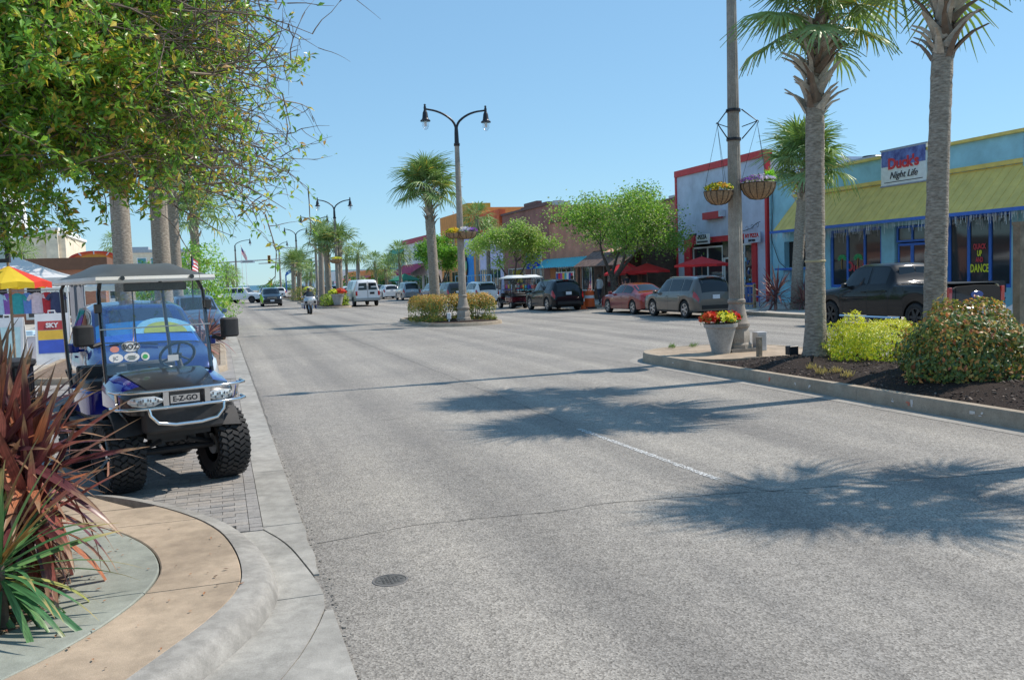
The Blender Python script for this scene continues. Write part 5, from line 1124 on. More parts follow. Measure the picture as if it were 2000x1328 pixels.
# ------------------------------------------------------------------ golf carts
M_cblk = M('cart_black', (.012, .012, .014), .3, var=.1, coat=.6)
M_cmat = M('cart_matte', (.022, .022, .024), .65, var=.25, scale=15)
M_cblue = M('cart_blue', (.005, .010, .20), .14, .15, var=.12, scale=4, coat=1.)
M_acr = glass_mat('acrylic', (.90, .94, .96), .86, .03)
M_roofg = M('roof_grey', (.065, .065, .054), .5, var=.15, scale=3)
M_roofw = M('roof_white', (.62, .62, .60), .5, var=.08)
M_vinyl = M('seat_vinyl', (.02, .02, .024), .45, var=.2, scale=8)
M_stw = M('sticker_white', (.75, .75, .74), .4, var=.03)
M_stk = M('sticker_black', (.015, .015, .02), .5, var=0)
def knobby(parent, x, y, R_, wd, side, steer=0.):
    b = MB(); h = wd/2; n = 30
    b.lathe([(R_*.52, -h*.75), (R_*.70, -h), (R_*.88, -h*.97), (R_*.94, -h*.72), (R_*.945, h*.72), (R_*.88, h*.97), (R_*.70, h), (R_*.52, h*.75)], n, axis='x', caps=False)
    t = obj('wheel', b, M_tyre, parent, loc=(x, y, R_), smooth=45); t.rotation_euler = (0, 0, steer)
    b = MB(); rows = 34
    for k in range(rows):
        for j, fx in enumerate((-.80, -.42, -.03, .36, .76)):
            a = 2*math.pi*(k+(.5 if j % 2 else 0))/rows; rr = R_*.975 if abs(fx) < .7 else R_*.955; zz = (.22 if j % 2 else -.22)
            m = Matrix.Rotation(a, 3, 'X'); c = m @ Vector((fx*h, rr, 0)); tl = Matrix.Rotation(zz*2.2, 3, 'Y')
            hx, hy, hz = h*.21, R_*.035, R_*.055
            vs = [c+m @ (tl @ Vector((sx_*hx, sy_*hy*(1), sz_*hz))) for sy_ in (-1, 1) for sx_, sz_ in ((-1, -1), (1, -1), (1, 1), (-1, 1))]
            b.add(vs, [(3, 2, 1, 0), (4, 5, 6, 7), (0, 1, 5, 4), (1, 2, 6, 5), (2, 3, 7, 6), (3, 0, 4, 7)])
        for sg in (-1, 1):
            a = 2*math.pi*(k+.25)/rows; m = Matrix.Rotation(a, 3, 'X'); c = m @ Vector((sg*h*1.0, R_*.86, 0)); hx, hy, hz = .008, R_*.06, R_*.05
            b.add([c+m @ Vector((a_*hx, b_*hy, c_*hz)) for b_ in (-1, 1) for a_, c_ in ((-1, -1), (1, -1), (1, 1), (-1, 1))], [(3, 2, 1, 0), (4, 5, 6, 7), (0, 1, 5, 4), (1, 2, 6, 5), (2, 3, 7, 6), (3, 0, 4, 7)])
    obj('tread', b, M_tyre, t, kind='stuff')
    b = MB(); s = side
    b.lathe([(R_*.55, -h*.7*s), (R_*.55, h*.78*s), (R_*.50, h*.82*s), (R_*.47, h*.35*s), (R_*.10, h*.22*s), (.001, h*.22*s)], 24, axis='x', caps=False); obj('rim', b, M_cblk, t, smooth=40)
    for k in range(5):
        a = 2*math.pi*k/5; m = Matrix.Rotation(a, 3, 'X'); b = MB(); vs = []
        for r_, w_, xo in ((R_*.10, R_*.07, .62), (R_*.34, R_*.055, .70), (R_*.50, R_*.10, .78)):
            vs.append([m @ Vector((xo*h*s, r_, -w_)), m @ Vector((xo*h*s+.012*s, r_, 0)), m @ Vector((xo*h*s, r_, w_)), m @ Vector((xo*h*s-.03*s, r_, 0))])
        b.loft(vs, caps=True); obj('spoke', b, M_chrome, t, smooth=30)
    b = MB(); b.lathe([(R_*.13, h*.3*s), (R_*.12, h*.72*s), (.001, h*.76*s)], 12, axis='x', caps=False); obj('hub_cap', b, M_chrome, t, smooth=40)
    # inner face: brake drum
    b = MB(); b.lathe([(R_*.30, -h*.3*s), (R_*.30, -h*.7*s), (.001, -h*.72*s)], 16, axis='x', caps=False); obj('drum', b, M_steel, t, smooth=40)
    return t
def us_flag(parent, p, d, wd, hh, name='flag'):
    """striped flag hanging from p, flying along d"""
    d = Vector(d).normalized(); b = MB(); n = 8; st = 7
    for j in range(st):
        rg = []
        for i in range(n+1):
            t = i/n; c = Vector(p)+d*wd*t+Vector((0, 0, -.22*wd*t*t))+Vector((-d.y, d.x, 0))*math.sin(t*5)*.05*wd
            rg.append([c-Vector((0, 0, hh*j/st)), c-Vector((0, 0, hh*(j+1)/st))])
        b.loft(rg, closed=False, mi=j % 2)
    f = obj(name, b, [M('flag_red', (.45, .03, .04), .7), M('flag_white', (.72, .72, .72), .7)], parent)
    b = MB(); rg = []
    for i in range(5):
        t = .42*i/4; c = Vector(p)+d*wd*t+Vector((0, 0, -.22*wd*t*t))+Vector((-d.y, d.x, 0))*(math.sin(t*5)*.05*wd+.004); rg.append([c, c-Vector((0, 0, hh*4/7))])
    b.loft(rg, closed=False)
    rg2 = [[q-Vector((-d.y, d.x, 0))*.008 for q in r_] for r_ in rg]; b.loft(rg2, closed=False); obj('canton', b, M('flag_blue', (.02, .03, .14), .7), f)
    return f

def golf_cart(label, loc, rz, body, lift=True, roof=M_roofg, near=True, group='golf carts'):
    o = thing('golf_cart', label, 'golf cart', loc, rz, group)
    R_, wd, tr = (.355, .30, .50) if lift else (.23, .2, .45); dz = 0 if lift else -.20
    for sx_ in (1, -1):
        for y in (.84, -.84):
            if near: knobby(o, sx_*tr, y, R_, wd, sx_, R(4) if y > 0 else 0)
            else: wheel(o, sx_*tr, y, R_, wd, 5, .55, M_alloy, sx_)
    Z = lambda z: z+dz
    b = MB(); b.b2(-.30, .30, -1.12, 1.12, Z(.52), Z(.62)); b.b2(-.56, .56, -.62, .55, Z(.62), Z(.66)); obj('frame', b, M_cmat, o)
    b = MB(); b.tube([(-tr+.1, .84, R_), (tr-.1, .84, R_)], .035, 8)
    for s in (1, -1): b.tube([(s*.12, .80, Z(.46)), (s*(tr-.12), .84, R_+.02)], .028, 6); b.tube([(s*.12, .95, Z(.46)), (s*(tr-.12), .88, R_+.02)], .024, 6); b.tube([(s*.26, .84, Z(.72)), (s*(tr-.14), .84, R_+.03)], .035, 8)
    b.tube([(-tr+.1, .92, R_+.01), (tr-.1, .92, R_+.01)], .014, 6); b.box((0, .86, R_+.14), (.42, .16, .10)); obj('front_axle', b, M_cmat, o)
    b = MB(); b.tube([(-tr+.1, -.84, R_), (tr-.1, -.84, R_)], .045, 8); b.box((0, -.84, R_), (.26, .3, .22)); obj('rear_axle', b, M_cmat, o)
    # front cowl
    rg = []
    for y, w_, wl, zl, zm, zt in ((.56, .545, .40, .66, 1.0, 1.13), (.72, .55, .38, .66, .99, 1.125), (.95, .545, .34, .63, .97, 1.08), (1.15, .525, .32, .62, .94, 1.035), (1.27, .475, .30, .62, .90, .985), (1.33, .40, .28, .64, .84, .92)):
        zf = .82 if y < 1.16 else .78
        rg.append([(-wl, y, Z(zl)), (-wl, y, Z(zf-.02)), (-w_, y, Z(zf)), (-w_, y, Z(zm)), (-w_*.92, y, Z(zm+(zt-zm)*.62)), (-w_*.62, y, Z(zt)), (0, y, Z(zt+.012)), (w_*.62, y, Z(zt)), (w_*.92, y, Z(zm+(zt-zm)*.62)), (w_, y, Z(zm)), (w_, y, Z(zf)), (wl, y, Z(zf-.02)), (wl, y, Z(zl))])
    b = MB(); b.loft(rg, caps=True)
    for i, f in enumerate(b.f):
        c = [sum(b.v[q][k] for q in f)/len(f) for k in range(3)]
        if c[1] > 1.2 or c[2]-dz < .88: b.m[i] = 1
    obj('front_cowl', b, [body, M_cblk], o, smooth=42)
    b = MB(); hg = []
    for r_ in rg[:5]: kx = 1.22-.3*(r_[5][1]-.56); hg.append([(r_[5][0]*kx, r_[5][1], r_[5][2]+.006-.05*max(0, kx-1)), (r_[5][0]*.5, r_[5][1], r_[6][2]-.001), (0, r_[6][1], r_[6][2]+.004), (r_[7][0]*.5, r_[7][1], r_[6][2]-.001), (r_[7][0]*kx, r_[7][1], r_[7][2]+.006-.05*max(0, kx-1))])
    b.loft(hg, closed=False); obj('hood_panel', b, M_cblk, o, smooth=50)
    b = MB(); b.rbox((0, 1.27, Z(.72)), (.74, .20, .24), .06); b.rbox((0, 1.05, Z(.66)), (.60, .5, .14), .04); obj('lower_fascia', b, M_cmat, o, smooth=40)
    for s in (1, -1):
        b = MB(); rgf = []
        for k in range(9):
            a = math.pi*k/8; rgf.append([(s*.34, .84+math.cos(a)*.36, R_+math.sin(a)*.40+.08), (s*.58, .84+math.cos(a)*.36, R_+math.sin(a)*.40+.06), (s*.58, .84+math.cos(a)*.33, R_+math.sin(a)*.37+.04)])
        b.loft(rgf[1:8], closed=False); obj('fender', b, M_cmat, o, smooth=50)
        b = MB(); rgl = []
        for k, (t, sc) in enumerate(((0, .3), (.25, .9), (.6, 1.), (.9, .75), (1, .25))):
            x = s*lerp(.20, .485, t); y = 1.338 if t < .7 else lerp(1.338, 1.255, (t-.7)/.3); rgl.append([(x, y+.012, Z(.905-.05*sc)), (x, y+.024, Z(.905)), (x, y+.004, Z(.905+.047*sc)), (x, y-.05, Z(.905))])
        b.loft(rgl, caps=True); hl = obj('headlight', b, M_clear, o, smooth=50)
        b = MB()
        for q in range(10): t = lerp(.15, .85, q/9); b.box((s*lerp(.20, .485, t), (1.338 if t < .7 else lerp(1.338, 1.255, (t-.7)/.3))+.026, Z(.905+.022*math.sin(q*2.2))), (.012, .006, .026))
        obj('led', b, M('led_dark', (.12, .12, .13), .3), hl)
    # chrome brush guard
    def gbar(z, x, y, back): return [(-x, y-back, Z(z+.005)), (-x+.02, y-back*.45, Z(z)), (-x+.10, y-.05, Z(z)), (-x*.5, y, Z(z)), (0, y+.012, Z(z)), (x*.5, y, Z(z)), (x-.10, y-.05, Z(z)), (x-.02, y-back*.45, Z(z)), (x, y-back, Z(z+.005))]
    gd = None
    for z in (1.0, .845):
        b = MB(); b.tube(gbar(z, .61, 1.43, .28), .0155, 8); obj('guard_bar', b, M_chrome, o, smooth=60)
    b = MB(); b.tube([(-.345, 1.42, Z(.845)), (-.335, 1.43, Z(.78)), (-.27, 1.43, Z(.705)), (-.12, 1.44, Z(.68)), (.12, 1.44, Z(.68)), (.27, 1.43, Z(.705)), (.335, 1.43, Z(.78)), (.345, 1.42, Z(.845))], .018, 8); obj('guard_hoop', b, M_chrome, o, smooth=60)
    for s in (1, -1): b = MB(); b.box((s*.19, 1.425, Z(.92)), (.05, .012, .18)); obj('guard_bracket', b, M_chrome, o); b = MB(); b.tube([(s*.57, 1.2, Z(1.0)), (s*.55, 1.15, Z(.845)), (s*.45, 1.1, Z(.70))], .016, 6); obj('guard_stay', b, M_chrome, o)
    b = MB(); b.rbox((0, 1.325, Z(.905)), (.40, .05, .15), .02); obj('grille_panel', b, M_cblk, o)
    b = MB(); b.box((0, 1.362, Z(.905)), (.27, .02, .075)); pl = obj('badge_plate', b, M_chrome, o)
    if near: text_mesh('badge_text', 'E-Z-GO', .068, M_stk, pl, (0, 1.374, Z(.905)), (R(90), 0, R(180)), .003, bold=.002)
    # dash, floor, seats, bed
    b = MB(); b.rbox((0, .53, Z(1.0)), (1.04, .16, .20), .04); obj('dash', b, M_cmat, o, smooth=40)
    b = MB(); b.tube([(-.27, .55, Z(.95)), (-.27, .30, Z(1.22))], .028, 8); obj('steering_column', b, M_cmat, o)
    b = MB(); cx, cy, cz = -.27, .29, Z(1.235); u = Vector((1, 0, 0)); v = Vector((0, .62, .78))
    b.tube([Vector((cx, cy, cz))+u*.175*math.cos(2*math.pi*k/24)+v*.175*math.sin(2*math.pi*k/24) for k in range(25)], .016, 6)
    for a in (90, 210, 330): b.tube([(cx, cy, cz), Vector((cx, cy, cz))+u*.17*math.cos(R(a))+v*.17*math.sin(R(a))], .012, 5)
    b.lathe([(.05, -.01), (.05, .02), (.001, .025)], 10, (cx, cy-.01, cz)); obj('steering_wheel', b, M_cblk, o, smooth=50)
    b = MB(); b.rbox((0, -.32, Z(.93)), (1.06, .5, .14), .05); obj('seat', b, M_vinyl, o, smooth=40)
    for s in (1, -1): b = MB(); b.rbox((s*.26, -.60, Z(1.0)), (.48, .12, .24), .05); obj('backrest', b, M_vinyl, o, smooth=40)
    b = MB(); b.rbox((0, -.55, Z(.74)), (1.12, 1.0, .34), .08); obj('rear_body', b, body, o, smooth=40)
    b = MB(); b.rbox((0, -1.0, Z(.96)), (1.0, .4, .10), .04); obj('rear_seat', b, M_vinyl, o, smooth=40); b = MB(); b.rbox((0, -.78, Z(1.0)), (1.0, .1, .24), .04); obj('rear_backrest', b, M_vinyl, o, smooth=40)
    b = MB(); b.rbox((0, -1.35, Z(.52)), (.95, .4, .04), .02); obj('foot_plate', b, M_cmat, o)
    for s in (1, -1): b = MB(); b.tube([(s*.50, -1.15, Z(.95)), (s*.52, -1.2, Z(1.05)), (s*.52, -.95, Z(1.08))], .016, 6); obj('grab_rail', b, M_cblk, o); b = MB(); b.rbox((s*.60, .0, Z(.57)), (.10, 1.1, .08), .03); obj('sill', b, M_cmat, o)
    # struts and roof
    for s in (1, -1):
        b = MB(); b.tube([(s*.51, .66, Z(.92)), (s*.51, .60, Z(1.2)), (s*.505, .50, Z(1.9)), (s*.47, .44, Z(2.02)), (s*.40, .36, Z(2.05))], .021, 7); obj('front_strut', b, M_cblk, o, smooth=60)
        b = MB(); b.tube([(s*.54, -.86, Z(.8)), (s*.55, -.95, Z(1.3)), (s*.54, -1.08, Z(1.95)), (s*.50, -1.02, Z(2.05))], .021, 7); obj('rear_strut', b, M_cblk, o, smooth=60)
        b = MB(); b.rbox((s*.53, .555, Z(1.76)), (.07, .06, .09), .015); obj('clamp', b, M_cblk, o)
        b = MB(); b.tube([(s*.54, .60, Z(1.42)), (s*.62, .64, Z(1.40)), (s*.66, .66, Z(1.44))], .022, 6); b.rbox((s*.70, .68, Z(1.51)), (.185, .10, .20), .045, 3); mr = obj('mirror', b, M_cmat, o, smooth=40)
        b = MB(); b.box((s*.70, .628, Z(1.51)), (.155, .006, .165)); obj('mirror_glass', b, M_chrome, mr)
    b = MB(); nx, ny = 12, 14; W_, y0, y1 = .58, -1.34, .71
    def rz_(u, v):
        f = max(0, 1-abs(u)**2.6)*max(0, 1-abs(v)**3.2); z = 2.06+.145*f
        if abs(abs(u)-.45) < .09: z += .028*f*(1 if v > -.6 else .4)
        return Z(z)
    top = []; 
    for j in range(ny+1):
        v = -1+2*j/ny; y = lerp(y0, y1, j/ny); top.append([(W_*(1-.03*abs(v)**6)*(-1+2*i/nx), y, rz_(-1+2*i/nx, v)) for i in range(nx+1)])
    b.loft(top, closed=False); obj('roof', b, roof, o, smooth=45)
    b = MB(); b.loft([[(p[0], p[1], p[2]-.05) for p in r_] for r_ in top], closed=False); rim_ = []
    edge_ = [t for t in top[0]]+[r_[-1] for r_ in top[1:]]+[t for t in reversed(top[-1][:-1])]+[r_[0] for r_ in reversed(top[1:-1])]
    edge_.append(edge_[0]); b.loft([[(p[0]*1.004, p[1], p[2]+.001), (p[0]*1.012, p[1]+(.01 if p[1] > 0 else -.01), p[2]-.03), (p[0]*1.0, p[1], p[2]-.055)] for p in edge_], closed=False)
    obj('roof_rim', b, M_roofw, o)
    b = MB(); b.rbox((-.06, .40, Z(1.955)), (.62, .05, .085), .02); obj('rear_view_bar', b, M_cblk, o, smooth=40)
    for s in (1, -1): b = MB(); b.lathe([(.022, -.012), (.022, .012)], 10, (s*.33, .725, Z(2.045)), axis='y'); obj('roof_bolt', b, M_cblk, o)
    # windscreen: two acrylic panels with an edge strip
    def wp(x, z, off=0.): t = (z-1.12)/.9; return (x, .675-.19*t+off, Z(z))
    for z0, z1 in ((1.12, 1.55), (1.56, 2.0)):
        b = MB(); b.add([wp(-.51, z0), wp(.51, z0), wp(.50, z1), wp(-.50, z1), wp(-.51, z0, -.006), wp(.51, z0, -.006), wp(.50, z1, -.006), wp(-.50, z1, -.006)], [(3, 2, 1, 0), (4, 5, 6, 7), (0, 1, 5, 4), (1, 2, 6, 5), (2, 3, 7, 6), (3, 0, 4, 7)]); obj('windscreen_panel', b, M_acr, o)
    b = MB(); b.box(wp(0, 1.555, .004), (1.06, .010, .012)); obj('screen_hinge', b, M('hinge_strip', (.5, .52, .54), .3, .5), o)
    if near:
        def oval(x, z, a, c, m, name='sticker', off=.004):
            b = MB(); n = 20; b.add([wp(x+a*math.cos(2*math.pi*k/n), z+c*math.sin(2*math.pi*k/n), off) for k in range(n)], [tuple(range(n))]); return obj(name, b, m, o)
        rt_ = (R(90+12), 0, R(180)); rt_ = (R(78), 0, R(180))
        s_ = oval(.27, 1.375, .088, .055, M_stw, off=.006); b = MB(); b.tube([wp(.27+.083*math.cos(2*math.pi*k/24), 1.375+.050*math.sin(2*math.pi*k/24), .009) for k in range(25)], .0022, 4); obj('sticker_ring', b, M_stk, s_)
        text_mesh('sticker_text', 'BOZ', .072, M_stk, s_, wp(.27, 1.375, .011), rt_, .001, bold=.0012)
        s_ = oval(.415, 1.275, .066, .042, M_stw, off=.006); text_mesh('sticker_text', 'JC', .05, M('sticker_grey', (.3, .3, .32), .5), s_, wp(.415, 1.275, .009), rt_, .001)
        s_ = oval(.27, 1.275, .072, .042, M_stw, off=.006)
        for dz_, ln in ((.012, .07), (-.004, .09), (-.018, .06)): b = MB(); b.box(wp(.27, 1.275+dz_, .010), (ln, .002, .006)); obj('sticker_line', b, M('sticker_green', (.05, .09, .06), .5), s_)
        oval(.145, 1.272, .047, .047, M('sticker_ring', (.05, .16, .28), .5), off=.006); oval(.145, 1.272, .040, .040, M_stw, off=.009); oval(.145, 1.272, .025, .022, M('sticker_leaf', (.05, .35, .10), .5), off=.012)
        oval(.42, 1.36, .042, .030, M('sticker_pink', (.55, .22, .18), .5), off=.006); b = MB(); b.box(wp(.42, 1.40, .006), (.085, .002, .018)); obj('sticker', b, M_stk, o)
        b = MB(); b.box(wp(-.12, 1.235, .004), (.105, .003, .06)); obj('permit', b, M_stw, o)
        b = MB(); b.tube([(-.62, -.2, Z(1.75)), (-.63, -.2, Z(2.28))], .008, 5); fp = obj('flag_pole', b, M_cblk, o)
        us_flag(fp, (-.63, -.2, Z(2.26)), (-.5, -.75, 0), .20, .14)
        b = MB(); b.tube([(-.10, -.62, Z(1.1)), (-.10, -.66, Z(1.98))], .008, 5); fp = obj('flag_pole', b, M_cblk, o)
        us_flag(fp, (-.10, -.66, Z(1.70)), (.3, .5, -2.0), .26, .16)
    return o
golf_cart('lifted blue golf cart with chrome brush guard and knobby tyres, left foreground', (-.80, 10.17, .017), R(199), M_cblue)
M_maroon = M('cart_maroon', (.10, .012, .018), .2, var=.1, coat=1.)
golf_cart('maroon golf cart with white roof parked left of the black crossover', (17.1, 52.3, 0), R(6), M_maroon, False, M_roofw, False)
golf_cart('dark golf cart with white roof parked beyond the maroon one', (18.9, 54.3, 0), R(-6), M_cblk, False, M_roofw, False)

# ------------------------------------------------------------------ people
def body_mat(name, shirt, pants, skin, waist, neck, armx):
    m = bpy.data.materials.new(name); m.use_nodes = True; t = m.node_tree; N = t.nodes; L = t.links; p = N['Principled BSDF']; p.inputs['Roughness'].default_value = .8
    tc = N.new('ShaderNodeTexCoord'); sp = N.new('ShaderNodeSeparateXYZ'); L.new(tc.outputs['Object'], sp.inputs[0])
    def gt(s, v): k = N.new('ShaderNodeMath'); k.operation = 'GREATER_THAN'; k.inputs[1].default_value = v; L.new(s, k.inputs[0]); return k.outputs[0]
    def mix(f, a, b_):
        k = N.new('ShaderNodeMix'); k.data_type = 'RGBA'; L.new(f, k.inputs[0])
        for i, c in ((6, a), (7, b_)):
            if isinstance(c, tuple): k.inputs[i].default_value = (*c, 1)
            else: L.new(c, k.inputs[i])
        return k.outputs[2]
    ab = N.new('ShaderNodeMath'); ab.operation = 'ABSOLUTE'; L.new(sp.outputs[0], ab.inputs[0])
    c = mix(gt(sp.outputs[2], waist), pants, shirt); c = mix(gt(sp.outputs[2], neck), c, skin); c = mix(gt(ab.outputs[0], armx), c, skin); L.new(c, p.inputs['Base Color']); return m
def person(label, loc, rz, joints, edges, radii, mat, hair=(.05, .03, .02), head=None, group='people on the right pavement', hat=None):
    o = thing('person', label, 'person', loc, rz, group)
    me = bpy.data.meshes.new('body'); me.from_pydata(joints, edges, []); me.materials.append(mat); b = bpy.data.objects.new('body', me); COL.objects.link(b); b.parent = o
    sk_ = b.modifiers.new('skin', 'SKIN'); sk_.use_smooth_shade = True
    for i, r_ in enumerate(radii): me.skin_vertices[0].data[i].radius = r_ if isinstance(r_, tuple) else (r_, r_)
    me.skin_vertices[0].data[0].use_root = True
    ss = b.modifiers.new('sub', 'SUBSURF'); ss.levels = 1; ss.render_levels = 2
    hp = head or joints[4]; hm = MB(); hm.lathe([(.02, .13), (.07, .115), (.098, .06), (.102, .0), (.09, -.05)], 10, (hp[0], hp[1]-.012, hp[2]+.01)); obj('hair', hm, hat or M('hair_%.2f' % hair[0], hair, .7), o, smooth=60)
    return o
def standing(swing=.12, armb=.1):
    J = [(0, 0, .95), (0, 0, 1.18), (0, 0, 1.40), (0, .01, 1.50), (0, .02, 1.60), (0, .02, 1.72),
         (.10, 0, .90), (.11, swing, .50), (.11, swing*.6, .08), (.12, swing*.6+.14, .04), (-.10, 0, .90), (-.11, -swing*.5, .50), (-.11, -swing*1.3, .10), (-.12, -swing*1.3+.13, .04),
         (.19, 0, 1.39), (.24, -armb*.6, 1.13), (.25, armb, .90), (-.19, 0, 1.39), (-.24, armb*.6, 1.13), (-.25, armb*1.4, .90)]
    E_ = [(0, 1), (1, 2), (2, 3), (3, 4), (4, 5), (0, 6), (6, 7), (7, 8), (8, 9), (0, 10), (10, 11), (11, 12), (12, 13), (2, 14), (14, 15), (15, 16), (2, 17), (17, 18), (18, 19)]
    Rr = [(.15, .11), (.145, .11), (.16, .11), .055, .085, .075, .095, .06, .045, .035, .095, .06, .045, .035, .06, .045, .03, .06, .045, .03]
    return J, E_, Rr
J, E_, Rr = standing()
person('person in a white shirt walking by the tree behind the orange barrel', (20.75, 47.4, .135), R(20), J, E_, Rr, body_mat('white_shirt', (.68, .68, .70), (.05, .05, .07), (.42, .24, .16), .93, 1.47, .225))
J, E_, Rr = standing(-.1)
person('person in dark clothes standing left of the white-shirted walker', (20.2, 50.2, .135), R(160), J, E_, Rr, body_mat('tan_shirt', (.30, .22, .16), (.03, .03, .04), (.42, .24, .16), .93, 1.47, .225))
person('person in a dark top under the red umbrellas', (22.6, 47.6, .135), R(-60), J, E_, Rr, body_mat('dark_shirt', (.03, .03, .04), (.06, .06, .09), (.42, .24, .16), .93, 1.47, .225))

# ------------------------------------------------------------------ motorcycle and rider
mc = thing('motorcycle', 'silver touring motorcycle coming towards the camera', 'motorcycle', (5.45, 58.6, 0), R(180))
for y in (.82, -.78): wheel(mc, 0, y, .315, .15, 6, .68, M_alloy, 1)
M_blue2 = M('moto_blue', (.02, .04, .16), .25, coat=1.); P_msil = paint('moto_silver', (.50, .52, .55), .5)
b = MB(); b.loft([[(-w_, y, z0), (-w_*1.05, y, (z0+z1)/2), (-w_*.7, y, z1), (w_*.7, y, z1), (w_*1.05, y, (z0+z1)/2), (w_, y, z0)] for y, w_, z0, z1 in ((.98, .10, .82, .92), (.92, .30, .70, 1.06), (.78, .40, .60, 1.12), (.55, .40, .55, 1.10), (.40, .30, .6, 1.02))], caps=True); obj('fairing', b, P_msil, mc, smooth=50)
b = MB(); b.loft([[(-.24, .66, 1.08), (-.12, .74, 1.1), (.12, .74, 1.1), (.24, .66, 1.08)], [(-.20, .50, 1.36), (-.1, .55, 1.42), (.1, .55, 1.42), (.2, .50, 1.36)]], closed=False); obj('windshield', b, M('moto_screen', (.03, .035, .04), .05, var=0), mc, smooth=60)
b = MB(); b.lathe([(.10, .0), (.09, .04), (.001, .05)], 14, (0, .965, .90), axis='y', sy=1.6); obj('headlight', b, M_clear, mc, smooth=50)
for s in (1, -1): b = MB(); b.rbox((s*.27, .90, .76), (.16, .12, .14), .03); obj('intake', b, M_trim, mc, smooth=40); b = MB(); b.rbox((s*.36, .45, .5), (.10, .3, .34), .04); obj('leg_shield', b, M_blue2, mc, smooth=40)
for s in (1, -1):
    b = MB(); b.tube([(s*.10, .82, .32), (s*.11, .62, .95)], .03, 7); obj('fork', b, M_chrome, mc)
    b = MB(); b.rbox((s*.34, -.75, .52), (.22, .6, .34), .08, 3); obj('saddlebag', b, P_msil, mc, smooth=40)
    b = MB(); b.rbox((s*.46, .58, 1.10), (.12, .05, .09), .02); obj('mirror', b, P_msil, mc, smooth=40)
    b = MB(); b.rbox((s*.26, .1, .48), (.26, .45, .26), .06); obj('cylinder_head', b, M_chrome, mc, smooth=40)
    b = MB(); b.tube([(s*.2, .35, 1.02), (s*.36, .18, 1.06)], .016, 6); obj('handlebar', b, M_trim, mc)
b = MB(); b.rbox((0, .1, .42), (.34, .7, .3), .06); obj('engine', b, M_cmat, mc, smooth=40)
b = MB(); b.rbox((0, .1, .80), (.36, .6, .22), .08, 3); obj('tank', b, P_msil, mc, smooth=40)
b = MB(); b.rbox((0, -.45, .76), (.36, .7, .14), .06); obj('saddle', b, M_vinyl, mc, smooth=40)
b = MB(); b.rbox((0, -.98, .98), (.50, .34, .34), .08); obj('top_case', b, P_msil, mc, smooth=40)
b = MB(); b.tube([(0, 1.02, .62), (0, .9, .66), (0, .7, .63)], [.07, .09, .07], 8); obj('front_fender', b, P_msil, mc, smooth=50)
RJ = [(0, -.35, .88), (0, -.30, 1.12), (0, -.22, 1.34), (0, -.19, 1.44), (0, -.16, 1.54), (0, -.15, 1.64), (.12, -.28, .86), (.24, .05, .84), (.30, -.05, .44), (.30, .10, .40), (-.12, -.28, .86), (-.24, .05, .84), (-.30, -.05, .44), (-.30, .10, .40), (.20, -.22, 1.33), (.33, -.05, 1.14), (.34, .20, 1.07), (-.20, -.22, 1.33), (-.33, -.05, 1.14), (-.34, .20, 1.07)]
_J, E_, Rr = standing()
person('person in dark jacket and sunglasses riding the silver motorcycle', (5.45, 58.6, 0), R(180), RJ, E_, Rr, body_mat('rider', (.02, .02, .025), (.02, .025, .05), (.40, .23, .16), .9, 1.47, .9), (.02, .02, .02), RJ[4], None, M('helmet', (.02, .02, .022), .25, coat=1.))
# ------------------------------------------------------------------ buildings, right side (facades face -X at X = 27.5)
FX = 27.5; Z0 = .135
def stucco(name, col, var=.17, sc=1.1): return M('stucco_'+name, col, .85, var=var, scale=sc, detail=8, bump=.25, bscale=90, world=True)
def brick_mat(name, c1, c2, mort=(.30, .27, .24), scale=1.):
    m = bpy.data.materials.new(name); m.use_nodes = True; t = m.node_tree; N = t.nodes; L = t.links; p = N['Principled BSDF']; p.inputs['Roughness'].default_value = .9
    g = N.new('ShaderNodeNewGeometry'); sp = N.new('ShaderNodeSeparateXYZ'); L.new(g.outputs['Position'], sp.inputs[0]); ad = N.new('ShaderNodeMath'); ad.operation = 'ADD'; L.new(sp.outputs[0], ad.inputs[0]); L.new(sp.outputs[1], ad.inputs[1])
    cb = N.new('ShaderNodeCombineXYZ'); L.new(ad.outputs[0], cb.inputs[0]); L.new(sp.outputs[2], cb.inputs[1])
    b = N.new('ShaderNodeTexBrick'); b.inputs['Scale'].default_value = 4.5*scale; b.inputs['Color1'].default_value = (*c1, 1); b.inputs['Color2'].default_value = (*c2, 1); b.inputs['Mortar'].default_value = (*mort, 1); b.inputs['Mortar Size'].default_value = .015; L.new(cb.outputs[0], b.inputs['Vector'])
    n = N.new('ShaderNodeTexNoise'); n.inputs['Scale'].default_value = .7; n.inputs['Detail'].default_value = 6; L.new(g.outputs['Position'], n.inputs['Vector']); r = N.new('ShaderNodeValToRGB'); r.color_ramp.elements[0].color = (.7, .7, .7, 1); r.color_ramp.elements[1].color = (1.1, 1.1, 1.1, 1); r.color_ramp.elements[0].position = .3; r.color_ramp.elements[1].position = .7; L.new(n.outputs['Fac'], r.inputs[0])
    k = N.new('ShaderNodeMix'); k.data_type = 'RGBA'; k.blend_type = 'MULTIPLY'; k.inputs[0].default_value = 1; L.new(b.outputs['Color'], k.inputs[6]); L.new(r.outputs[0], k.inputs[7]); L.new(k.outputs[2], p.inputs['Base Color']); return m
M_pane = M('shop_glass', (.028, .032, .036), .05, var=0, spec=.7)
M_int = M('shop_interior', (.10, .07, .055), .8, var=.5, scale=1.5, world=True)
M_wf = M('white_frame', (.62, .62, .60), .5)
M_dark = M('dark_opening', (.02, .018, .016), .9, var=.3)
